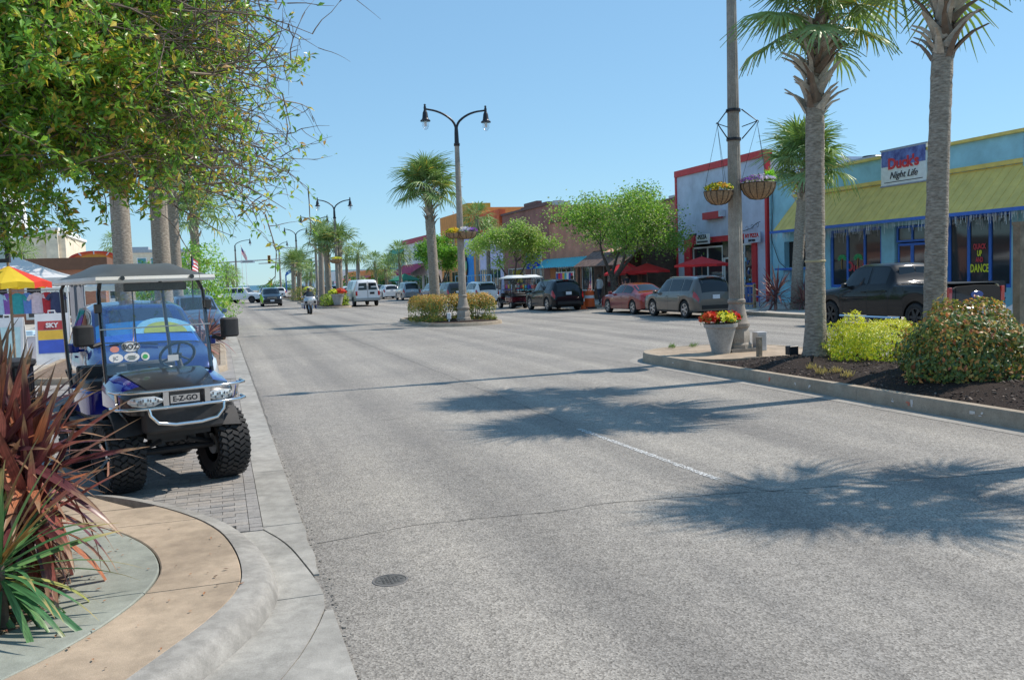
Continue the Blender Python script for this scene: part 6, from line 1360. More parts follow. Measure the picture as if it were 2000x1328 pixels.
def wall_with_openings(b, x0, x1, y0, y1, z0, z1, ops):
    """wall slab (thickness x0..x1) with rectangular openings (ya, yb, za, zb)"""
    ys = sorted(set([y0, y1]+[o_[0] for o_ in ops]+[o_[1] for o_ in ops])); zs = sorted(set([z0, z1]+[o_[2] for o_ in ops]+[o_[3] for o_ in ops]))
    for ya, yb in zip(ys, ys[1:]):
        za_ = None
        for za, zb in zip(zs, zs[1:]):
            cy, cz = (ya+yb)/2, (za+zb)/2
            hole = any(o_[0] < cy < o_[1] and o_[2] < cz < o_[3] for o_ in ops)
            if not hole:
                if za_ is None: za_ = za
                ze = zb
            if (hole or zb == zs[-1]) and za_ is not None:
                b.b2(x0, x1, ya, yb, za_, ze); za_ = None
    return b
RT = (R(90), 0, R(-90))        # lettering on facades that face -X reads towards -Y
def building(name, label, x0, y0, y1, h, mat, depth=12, ops=(), group=None):
    o = thing(name, label, 'building', (x0, (y0+y1)/2, 0), group=group); yc = (y0+y1)/2
    b = MB(); wall_with_openings(b, 0, .3, y0-yc, y1-yc, -.1, h, [(a-yc, c-yc, d, e) for a, c, d, e in ops])
    b.b2(.3, depth, y0-yc, y0-yc+.3, -.1, h); b.b2(.3, depth, y1-yc-.3, y1-yc, -.1, h); b.b2(depth-.3, depth, y0-yc+.3, y1-yc-.3, -.1, h); obj('wall', b, mat, o)
    b = MB(); b.b2(.3, depth-.3, y0-yc+.3, y1-yc-.3, h-.5, h-.4); obj('roof_deck', b, M('roof_deck', (.25, .25, .25), .9), o)
    return o, yc
def window(o, yc, ya, yb, za, zb, n, frame, fw=.07, inset=.12, pane=None, bars=0):
    w_ = bpy.data.objects.new('window', None)
    b = MB(); xa, xb = inset-.05, inset+.05
    b.b2(xa, xb, ya-yc, yb-yc, za, za+fw); b.b2(xa, xb, ya-yc, yb-yc, zb-fw, zb)
    for k in range(n+1): y = lerp(ya, yb, k/n)-yc; y = min(max(y, ya-yc+fw/2), yb-yc-fw/2); b.b2(xa-.004, xb+.004, y-fw/2, y+fw/2, za+.001, zb-.001)
    f = obj('window', b, frame, o)
    for k in range(n):
        b = MB(); b.b2(inset-.01, inset+.01, lerp(ya, yb, k/n)-yc+fw/2, lerp(ya, yb, (k+1)/n)-yc-fw/2, za+fw, zb-fw); obj('pane', b, pane or M_pane, f)
    return f
def door(o, yc, ya, yb, za, zb, frame, inset=.12, leaves=1):
    for k in range(leaves):
        a, c = lerp(ya, yb, k/leaves)-yc, lerp(ya, yb, (k+1)/leaves)-yc; b = MB(); b.b2(inset-.03, inset+.03, a, c, za, za+.25); b.b2(inset-.03, inset+.03, a, c, zb-.1, zb); b.b2(inset-.03, inset+.03, a, a+.09, za+.25, zb-.1); b.b2(inset-.03, inset+.03, c-.09, c, za+.25, zb-.1)
        d = obj('door', b, frame, o); b = MB(); b.b2(inset-.008, inset+.008, a+.09, c-.09, za+.25, zb-.1); obj('pane', b, M_pane, d); b = MB(); b.b2(inset-.09, inset-.06, c-.075, c-.045, za+.9, za+1.3); obj('handle', b, M_chrome, d)

# --- bar with olive awning
teal = stucco('teal', (.26, .48, .55)); M_blue = M('blue_trim', (.035, .12, .42), .5, var=.1); M_olive = M('olive_metal', (.60, .44, .11), .55, var=.14, scale=2, world=True)
M_olive_sunlit = M('olive_sunlit', (.55, .47, .05), .5, var=.1)  # sunlight on the awning's hip end, painted in as a yellower tone
ops = [(32.25, 35.7, .9, 3.55), (28.65, 31.45, Z0, 3.5), (25.5, 28.55, .9, 3.7), (21.0, 24.6, .9, 3.7), (36.4, 39.3, 1.9, 3.2)]
o, yc = building('bar_building', 'teal bar with a long olive metal awning and painted windows', FX, 18.0, 40.55, 6.45, teal, 14, ops)
b = MB(); b.b2(-.16, .34, 17.9-yc, 40.58-yc, 6.43, 6.55); obj("coping", b, M_olive, o)
for ya, yb, za, zb, n in ((32.25, 35.7, .9, 3.55, 3), (25.5, 28.55, .9, 3.7, 3), (21.0, 24.6, .9, 3.7, 3)):
    window(o, yc, ya, yb, za, zb, n, M_blue, .13, pane=M_pane)
door(o, yc, 29.7, 31.35, Z0, 2.75, M_blue, leaves=2)
window(o, yc, 28.7, 31.4, 2.8, 3.48, 3, M_blue, .09); window(o, yc, 28.7, 29.6, Z0+.5, 2.75, 1, M_blue, .09)
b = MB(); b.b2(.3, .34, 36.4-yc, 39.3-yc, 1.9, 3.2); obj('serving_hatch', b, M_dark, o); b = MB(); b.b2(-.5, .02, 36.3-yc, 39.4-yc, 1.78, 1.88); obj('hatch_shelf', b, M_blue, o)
b = MB(); b.b2(.9, 1.0, 18.4-yc, 40.1-yc, 0, 4); obj('interior', b, M_int, o)
# awning: separate ribbed panels
xe, ze, zt = -1.45, 3.72, 5.34; y0a, y1a = 18.0, 38.4; pw = .41; n = int((y1a-y0a)/pw)
aw = MB(); aw.b2(xe-.02, xe+.06, y0a-yc, y1a-yc, ze-.13, ze-.005); awo = obj('awning', aw, M_blue, o)
b = MB(); b.add([(xe, -pw/2+.006, ze), (xe, pw/2-.006, ze), (-.005, pw/2-.006, zt), (-.005, -pw/2+.006, zt), (xe, -pw/2+.006, ze-.03), (xe, pw/2-.006, ze-.03), (-.005, pw/2-.006, zt-.03), (-.005, -pw/2+.006, zt-.03)], [(3, 2, 1, 0), (4, 5, 6, 7), (0, 1, 5, 4), (1, 2, 6, 5), (2, 3, 7, 6), (3, 0, 4, 7)])
b.add([(xe-.004, pw/2-.02, ze+.012), (xe-.004, pw/2+.02, ze+.012), (-.01, pw/2+.02, zt+.012), (-.01, pw/2-.02, zt+.012), (xe-.004, pw/2-.02, ze), (xe-.004, pw/2+.02, ze), (-.01, pw/2+.02, zt), (-.01, pw/2-.02, zt)], [(3, 2, 1, 0), (4, 5, 6, 7), (0, 1, 5, 4), (1, 2, 6, 5), (2, 3, 7, 6), (3, 0, 4, 7)])
APM = mesh('awning_panel', b, M_olive)
for k in range(n): obj('awning_panel', APM, None, awo, loc=(0, y0a-yc+pw*(k+.5), 0))
b = MB(); ye = y0a+n*pw-yc+.02; b.add([(xe, ye, ze), (-.005, ye+.0, zt), (-.005, ye+1.35, ze), (xe, ye, ze-.03), (-.005, ye, zt-.03), (-.005, ye+1.35, ze-.03)], [(0, 1, 2), (3, 5, 4), (0, 2, 5, 3), (1, 0, 3, 4), (2, 1, 4, 5)]); obj('awning_hip', b, M_olive_sunlit, awo)
b = MB(); b.b2(-.10, .0, y0a-yc, y1a-yc, 5.36, 5.52); obj('awning_flashing', b, M_olive, awo)
b = MB(); b.box((-.08, 38.9-yc, 1.55), (.16, .5, .6)); obj('meter_box', b, M('meter_teal', (.28, .46, .52), .6), o)
b = MB(); b.tube([(-.06, 40.2-yc, 6.2), (-.08, 40.1-yc, 5.0), (-.08, 40.3-yc, 3.4), (-.1, 39.6-yc, 2.2), (-.1, 39.0-yc, 1.85)], .02, 5); obj('cable', b, M_cblk, o)
for y in (40.35, 24.9): b = MB(); b.tube([(-.07, y-yc, 6.3), (-.07, y-yc, .3), (-.2, y-yc, .2)], .045, 6); obj('downspout', b, M('spout_teal', (.22, .40, .46), .5, var=.2), o)
# sign
M_signb = M('sign_blue', (.06, .05, .26), .5, var=.35, scale=3, col2=(.16, .22, .50)); M_signw = M('sign_white', (.62, .66, .76), .5, var=.1)
sg = thing('bar_sign', 'blue and white sign board lettered in red and script above the awning', 'sign', (FX, 30.75, 0))
b = MB(); b.b2(-.16, -.06, -1.3, 1.3, 5.22, 6.72); obj('board', b, M_signw, sg); b = MB(); b.b2(-.172, -.162, -1.26, 1.26, 6.02, 6.68); obj('blue_band', b, M_signb, sg); 
for a, c, d, e in ((-1.34, 1.34, 5.18, 5.24), (-1.34, 1.34, 6.70, 6.76)): b = MB(); b.b2(-.18, -.05, a, c, d, e); obj('frame', b, M('sign_frame', (.25, .27, .34), .5), sg)
text_mesh('lettering', "Duck's", .62, M('letter_red', (.55, .03, .04), .5), sg, (-.176, -.02, 6.10), RT, .012, bold=.022, sx=1.05)
text_mesh('lettering', 'Night Life', .40, M('letter_dark', (.02, .02, .03), .5), sg, (-.176, -.02, 5.62), RT, .01, shear=.35)
b = MB(); b.b2(-.168, -.162, -1.1, 1.1, 5.34, 5.37); obj('rule', b, M('letter_dark'), sg)
# painted window lettering
M_wy = M('window_yellow', (.72, .60, .03), .6, var=.1); M_wr = M('window_red', (.50, .04, .05), .6, var=.1); M_wg = M('window_green', (.04, .33, .10), .6, var=.1); M_ww = M('window_white', (.66, .66, .64), .6, var=.1)
wl = thing('window_lettering', 'yellow and red dance slogan painted on the bar window', 'window lettering', (FX+.1, 27.03, 0))
for s_, sz, z, m in (('QUACK', .27, 2.45, M_wr), ('UP', .30, 2.19, M_wy), ('AND', .25, 1.95, M_wr), ('DANCE', .42, 1.62, M_wy)): text_mesh('letters', s_, sz, m, wl, (-.01, 0, z), RT, .003, bold=.012, sx=.62)
wl2 = thing('window_lettering', 'red and white name painted low on the bar window behind the pickup', 'window lettering', (FX+.1, 33.9, 0))
text_mesh('letters', "Duck's", .62, M_wr, wl2, (-.012, -.1, 1.75), (R(90-0), R(8), R(-90)), .003, bold=.02); 
def painted_palm(label, y, z, s):
    o_ = thing('painted_palm', label, 'window painting', (FX+.1, y, z)); b = MB()
    for k in range(9):
        a = R(-20+220*k/8); b.add([(-.012, 0, 0), (-.012, math.cos(a)*s*.5-math.sin(a)*s*.09, math.sin(a)*s*.42+math.cos(a)*.05), (-.012, math.cos(a)*s, math.sin(a)*s*.6-.12*s), (-.012, math.cos(a)*s*.5+math.sin(a)*s*.09, math.sin(a)*s*.42-math.cos(a)*.05)], [(0, 1, 2, 3)])
    obj('fronds', b, M_wg, o_); b = MB(); b.tube([(-.012, 0, 0), (-.012, s*.12, -s*.7), (-.012, s*.1, -s*1.4)], .03, 4); obj('stem', b, M('window_brown', (.3, .15, .04), .6), o_)
painted_palm('left green palm painted on the bar window', 34.95, 2.25, .36); painted_palm('right green palm painted on the bar window', 33.85, 2.25, .36)
b = MB()
for k in range(280):
    y = rnd(18.2, 38.3); l = abs(random.gauss(.16, .12))+.05; b.box((FX-1.40+rnd(-.02, .02), y, ze-.14-l/2), (.008, .008, l), rx=rnd(-.1, .1))
for k in range(170):
    y = rnd(24, 28.6) if k % 2 else rnd(32, 36); l = abs(random.gauss(.2, .2)); b.box((FX-.05, y, 3.62-l/2), (.008, .009, l), rx=rnd(-.15, .15))
obj('icicle_lights', b, M('icicle_white', (.62, .63, .66), .5), kind='stuff', label='white icicle light strings hanging under the olive awning', cat='string lights')
for y, lb in ((25.4, 'black folding chair on the bar porch at the right'), (24.9, 'second black folding chair on the bar porch, nearer the edge')):
    c = thing('folding_chair', lb, 'chair', (26.2, y, Z0), R(10), 'chairs on the bar porch')
    b = MB(); b.rbox((0, 0, .45), (.42, .42, .05), .02); obj('seat', b, M_cblk, c); b = MB(); b.rbox((.2, 0, .85), (.04, .42, .42), .015); obj('backrest', b, M_cblk, c)
    for sx_ in (-.18, .18):
        for sy_ in (-.18, .18): b = MB(); b.tube([(sx_, sy_, 0), (sx_, sy_, .45)], .014, 5); obj('leg', b, M_cblk, c)

# --- pizza building
pg = stucco('pizza_grey', (.45, .48, .575)); M_prd = M('pizza_red', (.50, .03, .035), .55, var=.1, world=True)
ops = [(41.9, 49.0, Z0, 3.5)]
o, yc = building('pizza_building', 'tall light grey pizza building with red coping and red shop frame', FX-.05, 40.75, 50.35, 7.75, pg, 14, ops)
b = MB(); b.b2(-.10, .36, 40.66-yc, 50.45-yc, 7.70, 8.08); obj('coping', b, M_prd, o)
for y in (40.72, 50.38): b = MB(); b.b2(-.06, .2, y-.09-yc, y+.09-yc, 0, 7.69); obj('corner_trim', b, M_prd, o)
b = MB(); b.b2(-.12, .02, 41.6-yc, 49.35-yc, 3.5, 3.82); b.b2(-.12, .02, 48.6-yc, 49.35-yc, Z0, 3.5); b.b2(-.12, .02, 41.6-yc, 42.0-yc, Z0, 3.5); obj('shop_frame', b, M_prd, o)
window(o, yc, 45.2, 48.6, .7, 3.3, 2, M_wf, .10); window(o, yc, 42.1, 43.9, .5, 3.3, 2, M_wf, .1)
door(o, yc, 43.95, 45.1, Z0, 2.6, M_wf); b = MB(); b.b2(.02, .12, 45.2-yc, 48.6-yc, Z0, .7); b.b2(.02, .12, 42.1-yc, 43.9-yc, Z0, .5); obj('stall_riser', b, M_prd, o); b = MB(); b.b2(.06, .1, 43.9-yc, 45.2-yc, 2.6, 3.5); obj('transom', b, M_pane, o)
b = MB(); b.b2(1.2, 1.3, 41.2-yc, 50-yc, 0, 4); obj('interior', b, M_int, o)
for k in range(18): b = MB(); b.box((.085-.0015*k, 42.9+rnd(-.8, .8)-yc, rnd(.9, 2.9)), (.002, rnd(.08, .28), rnd(.08, .26))); obj('poster', b, random.choice([M('poster_cyan', (.25, .5, .6), .6), M('poster_white', (.6, .6, .6), .6), M('poster_navy', (.04, .07, .2), .6)]), o)
s_ = thing('box_sign', 'small red box sign high on the pizza building', 'sign', (FX-.05, 45.9, 0)); b = MB(); b.b2(-.32, -.02, -.95, .85, 4.84, 5.24); obj('box', b, M_prd, s_); b = MB(); b.b2(-.34, -.02, -1.2, -.98, 4.9, 5.26); obj('lamp_case', b, M('sign_pale', (.42, .46, .52), .5), s_)
s_ = thing('pizza_sign', 'hanging white PIZZA sign with dark slice shape over the red frame', 'sign', (FX-.4, 47.1, 0)); b = MB(); b.rbox((0, -.45, 3.72), (.08, 1.5, .58), .03); obj('board', b, M_ww, s_)
text_mesh('lettering', 'PIZZA', .34, M('letter_dark'), s_, (-.05, -.45, 3.84), RT, .01, bold=.012); b = MB(); b.b2(-.055, -.042, -1.05, .15, 3.52, 3.62); obj('strap_line', b, M('letter_dark'), s_)
b = MB(); b.prism([(0, 0), (1, 0), (.5, -1)], 0, .07); b.v = [(-.05-z, 1.0-.75*x, 3.98+.75*y) for x, y, z in b.v]; obj('slice', b, M_prd, s_); b = MB(); b.rbox((-.06, .62, 4.02), (.1, .8, .14), .04); obj('crust', b, M('letter_dark'), s_)
s_ = thing('pizza_sign', 'NY PIZZA KITCHEN sign hanging from a scrolled bracket by the red corner trim', 'sign', (FX-.3, 41.7, 0)); b = MB(); b.b2(-.03, .03, -.75, .75, 3.28, 3.82); obj('board', b, M('sign_grey', (.45, .48, .56), .5), s_)
text_mesh('lettering', 'NY PIZZA', .29, M_prd, s_, (-.04, 0, 3.66), RT, .01, bold=.01); text_mesh('lettering', 'KITCHEN', .15, M('letter_dark'), s_, (-.04, 0, 3.40), RT, .01, bold=.008)
b = MB(); b.tube([(0, -.75, 4.35), (0, -.4, 4.28), (0, .1, 4.05), (0, .9, 3.95)], .018, 5)
for yq in (-.5, 0, .5): b.tube([(0, yq+.11*math.cos(t), 4.2+.11*math.sin(t)-.12*(yq+.5)) for t in [i*.5 for i in range(11)]], .012, 4)
obj('bracket', b, M_lblk, s_)
# --- low wooden shack between pizza and brick buildings
wd_ = M('shack_wood', (.085, .06, .045), .9, var=.35, scale=3, world=True)
o, yc = building('wooden_shack', 'dark weathered wooden shack between the pizza and brick buildings', FX-2.4, 50.7, 58.2, 3.5, wd_, 8, [(51.4, 53.0, Z0, 2.3), (53.8, 56.4, .9, 2.2)])
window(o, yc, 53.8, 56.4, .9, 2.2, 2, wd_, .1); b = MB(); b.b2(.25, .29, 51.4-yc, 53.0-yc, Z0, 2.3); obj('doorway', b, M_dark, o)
for k in range(10):
    b = MB(); y = 50.55-yc+.78*k; b.add([(-1.5, y, 2.45), (-1.5, y+.76, 2.45), (.1, y+.76, 3.5), (.1, y, 3.5), (-1.5, y, 2.40), (-1.5, y+.76, 2.40), (.1, y+.76, 3.45), (.1, y, 3.45)], [(3, 2, 1, 0), (4, 5, 6, 7), (0, 1, 5, 4), (1, 2, 6, 5), (2, 3, 7, 6), (3, 0, 4, 7)]); obj('roof_plank', b, M('shack_roof', (.16, .10, .08), .9, var=.4), o)
for k in range(4): b = MB(); b.box((-1.4, 51-yc+2.2*k, 1.2), (.14, .14, 2.45)); obj('porch_post', b, wd_, o)
s_ = thing('fabric_awning', 'orange and cream sagging fabric awning above the red umbrellas', 'awning', (24.9, 53.6, 3.2)); 
for k in range(6): b = MB(); b.add([(-.8, -.9+.3*k, .1), (-.8, -.6+.3*k, .1), (.8, -.6+.3*k, .85), (.8, -.9+.3*k, .85), (0, -.9+.3*k, .36), (0, -.6+.3*k, .36)], [(0, 4, 5, 1), (4, 3, 2, 5)]); obj('stripe', b, M('awn_orange', (.55, .16, .05), .8) if k % 2 else M('awn_cream', (.6, .48, .36), .8), s_)
# --- brick buildings
bk1 = brick_mat('brick_red', (.62, .22, .13), (.70, .29, .175), (.6, .42, .32)); bk2 = brick_mat('brick_dark', (.40, .15, .12), (.47, .185, .145), (.42, .27, .22))
o, yc = building('brick_building', 'long red brick shop building behind the broad street tree', FX+.02, 50.5, 73.4, 6.35, bk1, 16, [(59, 62.2, .6, 2.6), (63.4, 66.4, Z0, 2.6), (67.6, 72, .6, 2.6)])
b = MB(); b.b2(-.1, .36, 50.42-yc, 73.4-yc, 6.35, 6.52); obj('coping', b, M('coping_brown', (.16, .07, .055), .8), o)
for a, c, n_ in ((59, 62.2, 3), (63.4, 66.4, 2), (67.6, 72, 4)): window(o, yc, a, c, .6, 2.6, n_, M_wf, .09)
b = MB()
M_orw = M('orange_wall', (.58, .19, .06), .8, var=.15, world=True); b.b2(-.03, -.004, 66.5-yc, 73.3-yc, Z0, .58); b.b2(-.03, -.004, 72.1-yc, 73.3-yc, .58, 2.6); obj('orange_panel', b, M_orw, o)
s_ = thing('metal_awning', 'teal corrugated awning along the brick shop front', 'awning', (FX, 67.4, 0))
for k in range(28):
    y = -7+.5*k; b = MB(); b.add([(-1.9, y, 2.5), (-1.9, y+.48, 2.5), (-.03, y+.48, 3.28), (-.03, y, 3.28), (-1.9, y+.24, 2.56), (-.03, y+.24, 3.34)], [(0, 4, 5, 3), (4, 1, 2, 5)]); obj('awning_panel', b, M('awning_teal', (.07, .42, .46), .5, var=.12), s_)
o, yc = building('brick_building', 'taller dark brick building with a raised parapet', FX+.04, 73.5, 86.8, 8.0, bk2, 16, [(75, 78.6, .6, 2.7), (80, 85.5, .6, 2.7)])
b = MB(); b.b2(-.12, .36, 73.4-yc, 80.5-yc, 8.0, 8.3); b.b2(-.14, .37, 76-yc, 79.5-yc, 8.31, 8.6); b.b2(-.12, .36, 80.5-yc, 86.9-yc, 8.0, 8.2); obj('parapet', b, M('parapet_brown', (.15, .075, .07), .8), o)
for a, c, n_ in ((75, 78.6, 3), (80, 85.5, 4)): window(o, yc, a, c, .6, 2.7, n_, M_wf, .09)
window(o, yc, 81.6, 82.3, 5.9, 6.6, 1, M_wf, .09, inset=-.02)
s_ = thing('awning_canopy', 'dark gable canopy with mustard side on the dark brick building', 'awning', (FX, 78, 0)); b = MB(); b.add([(-1.6, -1.6, 4.2), (-1.6, 1.6, 4.2), (-.03, 1.6, 5.9), (-.03, -1.6, 5.9)], [(0, 1, 2, 3)]); obj('slope', b, M('canopy_grey', (.16, .18, .16), .8), s_); b = MB(); b.add([(-1.6, -1.6, 4.2), (-.03, -1.6, 5.9), (-.03, -1.6, 4.2)], [(0, 1, 2)]); obj('side', b, M('canopy_mustard', (.40, .33, .05), .8), s_)
s_ = thing('blue_banner', 'plain bright blue upright banner sign on the brick shop front', 'sign', (25.6, 72.4, 0)); b = MB(); b.box((0, 0, 3.4), (1.3, .08, 1.75)); obj('panel', b, M('banner_blue', (.012, .05, .42), .5), s_); b = MB(); b.tube([(.75, 0, 0), (.75, 0, 4.4)], .05, 6); obj('pole', b, M_wf, s_)
s_ = thing('wall_banner', 'mustard yellow hanging sign under the blue banner', 'sign', (25.4, 76, 0)); b = MB(); b.box((0, 0, 1.9), (.9, .08, 1.1)); obj('panel', b, M('banner_mustard', (.46, .34, .04), .6), s_); b = MB(); b.tube([(.4, 0, 0), (.4, 0, 2.6)], .04, 6); obj('pole', b, M_wood, s_)
# --- orange, lavender, white and green shops further on
lav = stucco('lavender', (.55, .50, .66)); org = stucco('orange', (.66, .25, .07)); rdo = stucco('vermilion', (.72, .12, .045)); blw = stucco('cobalt', (.05, .26, .62)); whs = stucco('white', (.76, .76, .74)); grn = M('green_roof', (.03, .26, .15), .6, var=.1); mint = stucco('mint', (.30, .50, .48))
o, yc = building('orange_building', 'vermilion and lavender shop left of the dark brick building', FX+.06, 86.9, 96.2, 6.6, lav, 14, [(88, 92, .5, 2.8), (93, 95.5, .5, 2.8)])
b = MB(); b.b2(-.3, .4, 86.9-yc, 96.2-yc, 6.6, 8.75); obj('fascia', b, rdo, o)
for a, c in ((88, 92), (93, 95.5)): window(o, yc, a, c, .5, 2.8, 3, M_wf, .09)
o, yc = building('orange_building', 'orange building with a squared yellow tower behind the lamp post', FX+.08, 96.3, 113.4, 9.7, org, 14, [(105, 108, .5, 2.8), (109, 112, .5, 2.8), (106, 107.4, 5.4, 7.2), (109.2, 110.6, 5.4, 7.2)])
b = MB(); b.b2(-.25, 2.5, 99-yc, 103.8-yc, 9.7, 10.4); b.b2(-.25, -.01, 99-yc, 103.8-yc, 7.5, 9.7); obj('tower', b, M('tower_yellow', (.52, .27, .04), .8, var=.1), o)
b = MB(); b.b2(-.02, -.006, 98-yc, 104.5-yc, Z0, 4.6); obj('blue_panel', b, blw, o)
b = MB(); b.b2(-.022, -.008, 96.4-yc, 104.5-yc, 4.62, 6.9); obj('lavender_panel', b, lav, o)
for a, c, d, e in ((105, 108, .5, 2.8), (109, 112, .5, 2.8), (106, 107.4, 5.4, 7.2), (109.2, 110.6, 5.4, 7.2)): window(o, yc, a, c, d, e, 2, M('arch_frame', (.55, .30, .12), .7), .14, inset=-.03)
s_ = thing('ice_cream_mural', 'painted ice cream cone board on the blue wall', 'mural', (FX-.1, 101.4, 0)); b = MB(); b.prism([(-1.1, 3.0), (1.1, 3.0), (0, .6)], 0, .06); b.v = [(-z, x, y) for x, y, z in b.v]; obj('cone', b, M('cone_orange', (.5, .18, .04), .7, var=.2), s_)
for y_, z_, r_, c in ((-.45, 3.3, .7, (.25, .45, .2)), (.45, 3.3, .7, (.45, .12, .08)), (0, 4.0, .75, (.40, .16, .10))): b = MB(); b.lathe([(r_, 0), (r_, .07), (.001, .09)], 16, (0, 0, 0)); b.v = [(-v[2]-.01, v[0]+y_, v[1]+z_) for v in b.v]; obj('scoop', b, M('scoop_%.2f' % c[0], c, .7), s_)
o, yc = building('white_building', 'white two-storey shop with a red cornice and crimson awning', FX-.5, 117.3, 134.8, 7.2, whs, 14, [(119, 122, .5, 2.6), (123, 127, .5, 2.6), (128, 133, .5, 2.6), (130, 131.6, 4.6, 6.2), (126, 127.6, 4.6, 6.2), (121, 122.6, 4.6, 6.2)])
b = MB(); b.b2(-.25, .4, 117.2-yc, 134.9-yc, 7.2, 7.85); obj('cornice', b, M('cornice_crimson', (.36, .02, .05), .6), o)
for a, c, d, e in ((119, 122, .5, 2.6), (123, 127, .5, 2.6), (128, 133, .5, 2.6), (130, 131.6, 4.6, 6.2), (126, 127.6, 4.6, 6.2), (121, 122.6, 4.6, 6.2)): window(o, yc, a, c, d, e, 2, M_wf, .1)
b = MB(); b.add([(-2.4, 119-yc, 2.85), (-2.4, 135-yc, 2.85), (-.03, 135-yc, 4.2), (-.03, 119-yc, 4.2), (-2.4, 119-yc, 2.6), (-2.4, 135-yc, 2.6)], [(3, 2, 1, 0), (0, 1, 5, 4)]); obj('awning', b, M('awning_crimson', (.38, .015, .07), .7, var=.1), o)
o, yc = building('green_roof_building', 'pale teal shop with a dark green mansard beyond the white one', FX-.9, 135.1, 147, 5.2, mint, 14, [(137, 140, .5, 2.6), (142, 145, .5, 2.6)])
b = MB(); b.add([(-.4, 135-yc, 5.2), (-.4, 147.1-yc, 5.2), (.6, 147.1-yc, 6.9), (.6, 135-yc, 6.9)], [(3, 2, 1, 0)]); b.b2(.55, 1.0, 135-yc, 147.1-yc, 5.0, 6.9); obj('mansard', b, grn, o)
for a, c in ((137, 140), (142, 145)): window(o, yc, a, c, .5, 2.6, 2, M_wf, .1)
o, yc = building('far_shop', 'far orange shop with a coral awning among palms', FX-1.2, 158, 196, 4.0, org, 12, [(162, 168, .5, 2.2), (172, 180, .5, 2.2), (184, 192, .5, 2.2)])
b = MB(); b.add([(-3, 160-yc, 1.9), (-3, 194-yc, 1.9), (-.05, 194-yc, 3.0), (-.05, 160-yc, 3.0)], [(3, 2, 1, 0)]); obj('awning', b, M('awning_coral', (.55, .10, .11), .7), o)
for a, c in ((162, 168), (172, 180), (184, 192)): window(o, yc, a, c, .5, 2.2, 4, M_wf, .12)
for i, (y0, y1, h, c, lb) in enumerate(((200, 222, 4.5, whs, 'far white low building near the arch'), (226, 250, 5.0, mint, 'far pale green low building beyond the arch'), (255, 290, 4.0, whs, 'farthest pale low building before the sea'))):
    o, yc = building('far_shop', lb, FX-2, y0, y1, h, c, 12, [(y0+3, y0+8, .6, 2.4), (y0+11, y0+17, .6, 2.4)])
    for a in (3, 11): window(o, yc, y0+a, y0+a+5, .6, 2.4, 2, M_wf, .15)

for x, y, z, lb in ((31.5, 37.5, 6.0, 'grey air conditioning unit on the bar roof'), (31, 55.5, 5.95, 'air conditioning unit on the red brick roof, nearer the pizza building'), (31, 66, 5.95, 'air conditioning unit on the red brick roof behind the tree'), (31, 80, 7.6, 'air conditioning unit on the dark brick roof')):
    a_ = thing('rooftop_unit', lb, 'air conditioner', (x, y, z), 0, 'rooftop units'); b = MB(); b.rbox((0, 0, .6), (1.6, 2.2, 1.2), .05); obj('casing', b, M_steel, a_); b = MB(); b.lathe([(.5, 1.2), (.5, 1.32), (.42, 1.32)], 16); obj('fan_guard', b, M_cmat, a_)
# --- things on the right pavement
def umbrella(label, loc, r_, h, drop, m, n=8, group='red market umbrellas', pole=M_wood, mats=None):
    o_ = thing('market_umbrella', label, 'umbrella', loc, group=group); b = MB(); b.tube([(0, 0, 0), (0, 0, h+.08)], .028, 7); obj('pole', b, pole, o_); b = MB(); b.lathe([(.25, 0), (.25, .06), (.05, .1)], 12); obj('base', b, M_cmat, o_)
    for k in range(n):
        a0, a1 = 2*math.pi*k/n, 2*math.pi*(k+1)/n; p0, p1 = (r_*math.cos(a0), r_*math.sin(a0)), (r_*math.cos(a1), r_*math.sin(a1)); pm_ = ((p0[0]+p1[0])/2*.96, (p0[1]+p1[1])/2*.96)
        b = MB(); b.add([(0, 0, h), (p0[0], p0[1], h-drop), (pm_[0], pm_[1], h-drop+.03), (p1[0], p1[1], h-drop), (p0[0], p0[1], h-drop-.12), (pm_[0], pm_[1], h-drop-.09), (p1[0], p1[1], h-drop-.12)], [(0, 1, 2), (0, 2, 3), (1, 4, 5, 2), (2, 5, 6, 3)]); obj('panel', b, (mats[k % len(mats)] if mats else m), o_)
        b = MB(); b.tube([(0, 0, h-.03), (p0[0], p0[1], h-drop-.02)], .008, 4); obj('rib', b, pole, o_)
    return o_
M_ured = M('umbrella_red', (.62, .03, .035), .75, var=.1, trans=.25)
umbrella('red umbrella in front of the pizza shop frame', (24.3, 42.0, Z0), 1.5, 2.5, .42, M_ured); umbrella('red umbrella right of the street tree trunk', (23.5, 46.8, Z0), 1.35, 2.3, .45, M_ured); umbrella('red umbrella behind the street tree trunk', (24.0, 50.8, Z0), 1.4, 2.55, .8, M_ured)
umbrella('dark green umbrella beyond the row of parked cars', (21.6, 108, Z0), 2.0, 2.6, .8, M('umbrella_green', (.02, .17, .10), .8), group=None)
fe = thing('patio_fence', 'low wooden patio fence in front of the pizza building', 'fence', (22.9, 38.0, Z0))
for k in range(6): b = MB(); b.box((0, -3+1.2*k, .55), (.1, .1, 1.1)); obj('post', b, M('fence_wood', (.30, .21, .12), .9, var=.3), fe)
b = MB(); b.box((-.01, 0, 1.0), (.06, 6.1, .08)); obj('rail', b, M('fence_wood'), fe); b = MB(); b.box((-.01, 0, .2), (.06, 6.1, .08)); obj('rail', b, M('fence_wood'), fe)
for k in range(20): b = MB(); b.box((.03, -2.9+.3*k, .56), (.03, .2, .72)); obj('board', b, random.choice((M('fence_wood'), M('fence_grey', (.16, .17, .19), .9), M('fence_wood'), M('fence_blue', (.05, .09, .2), .8))), fe)
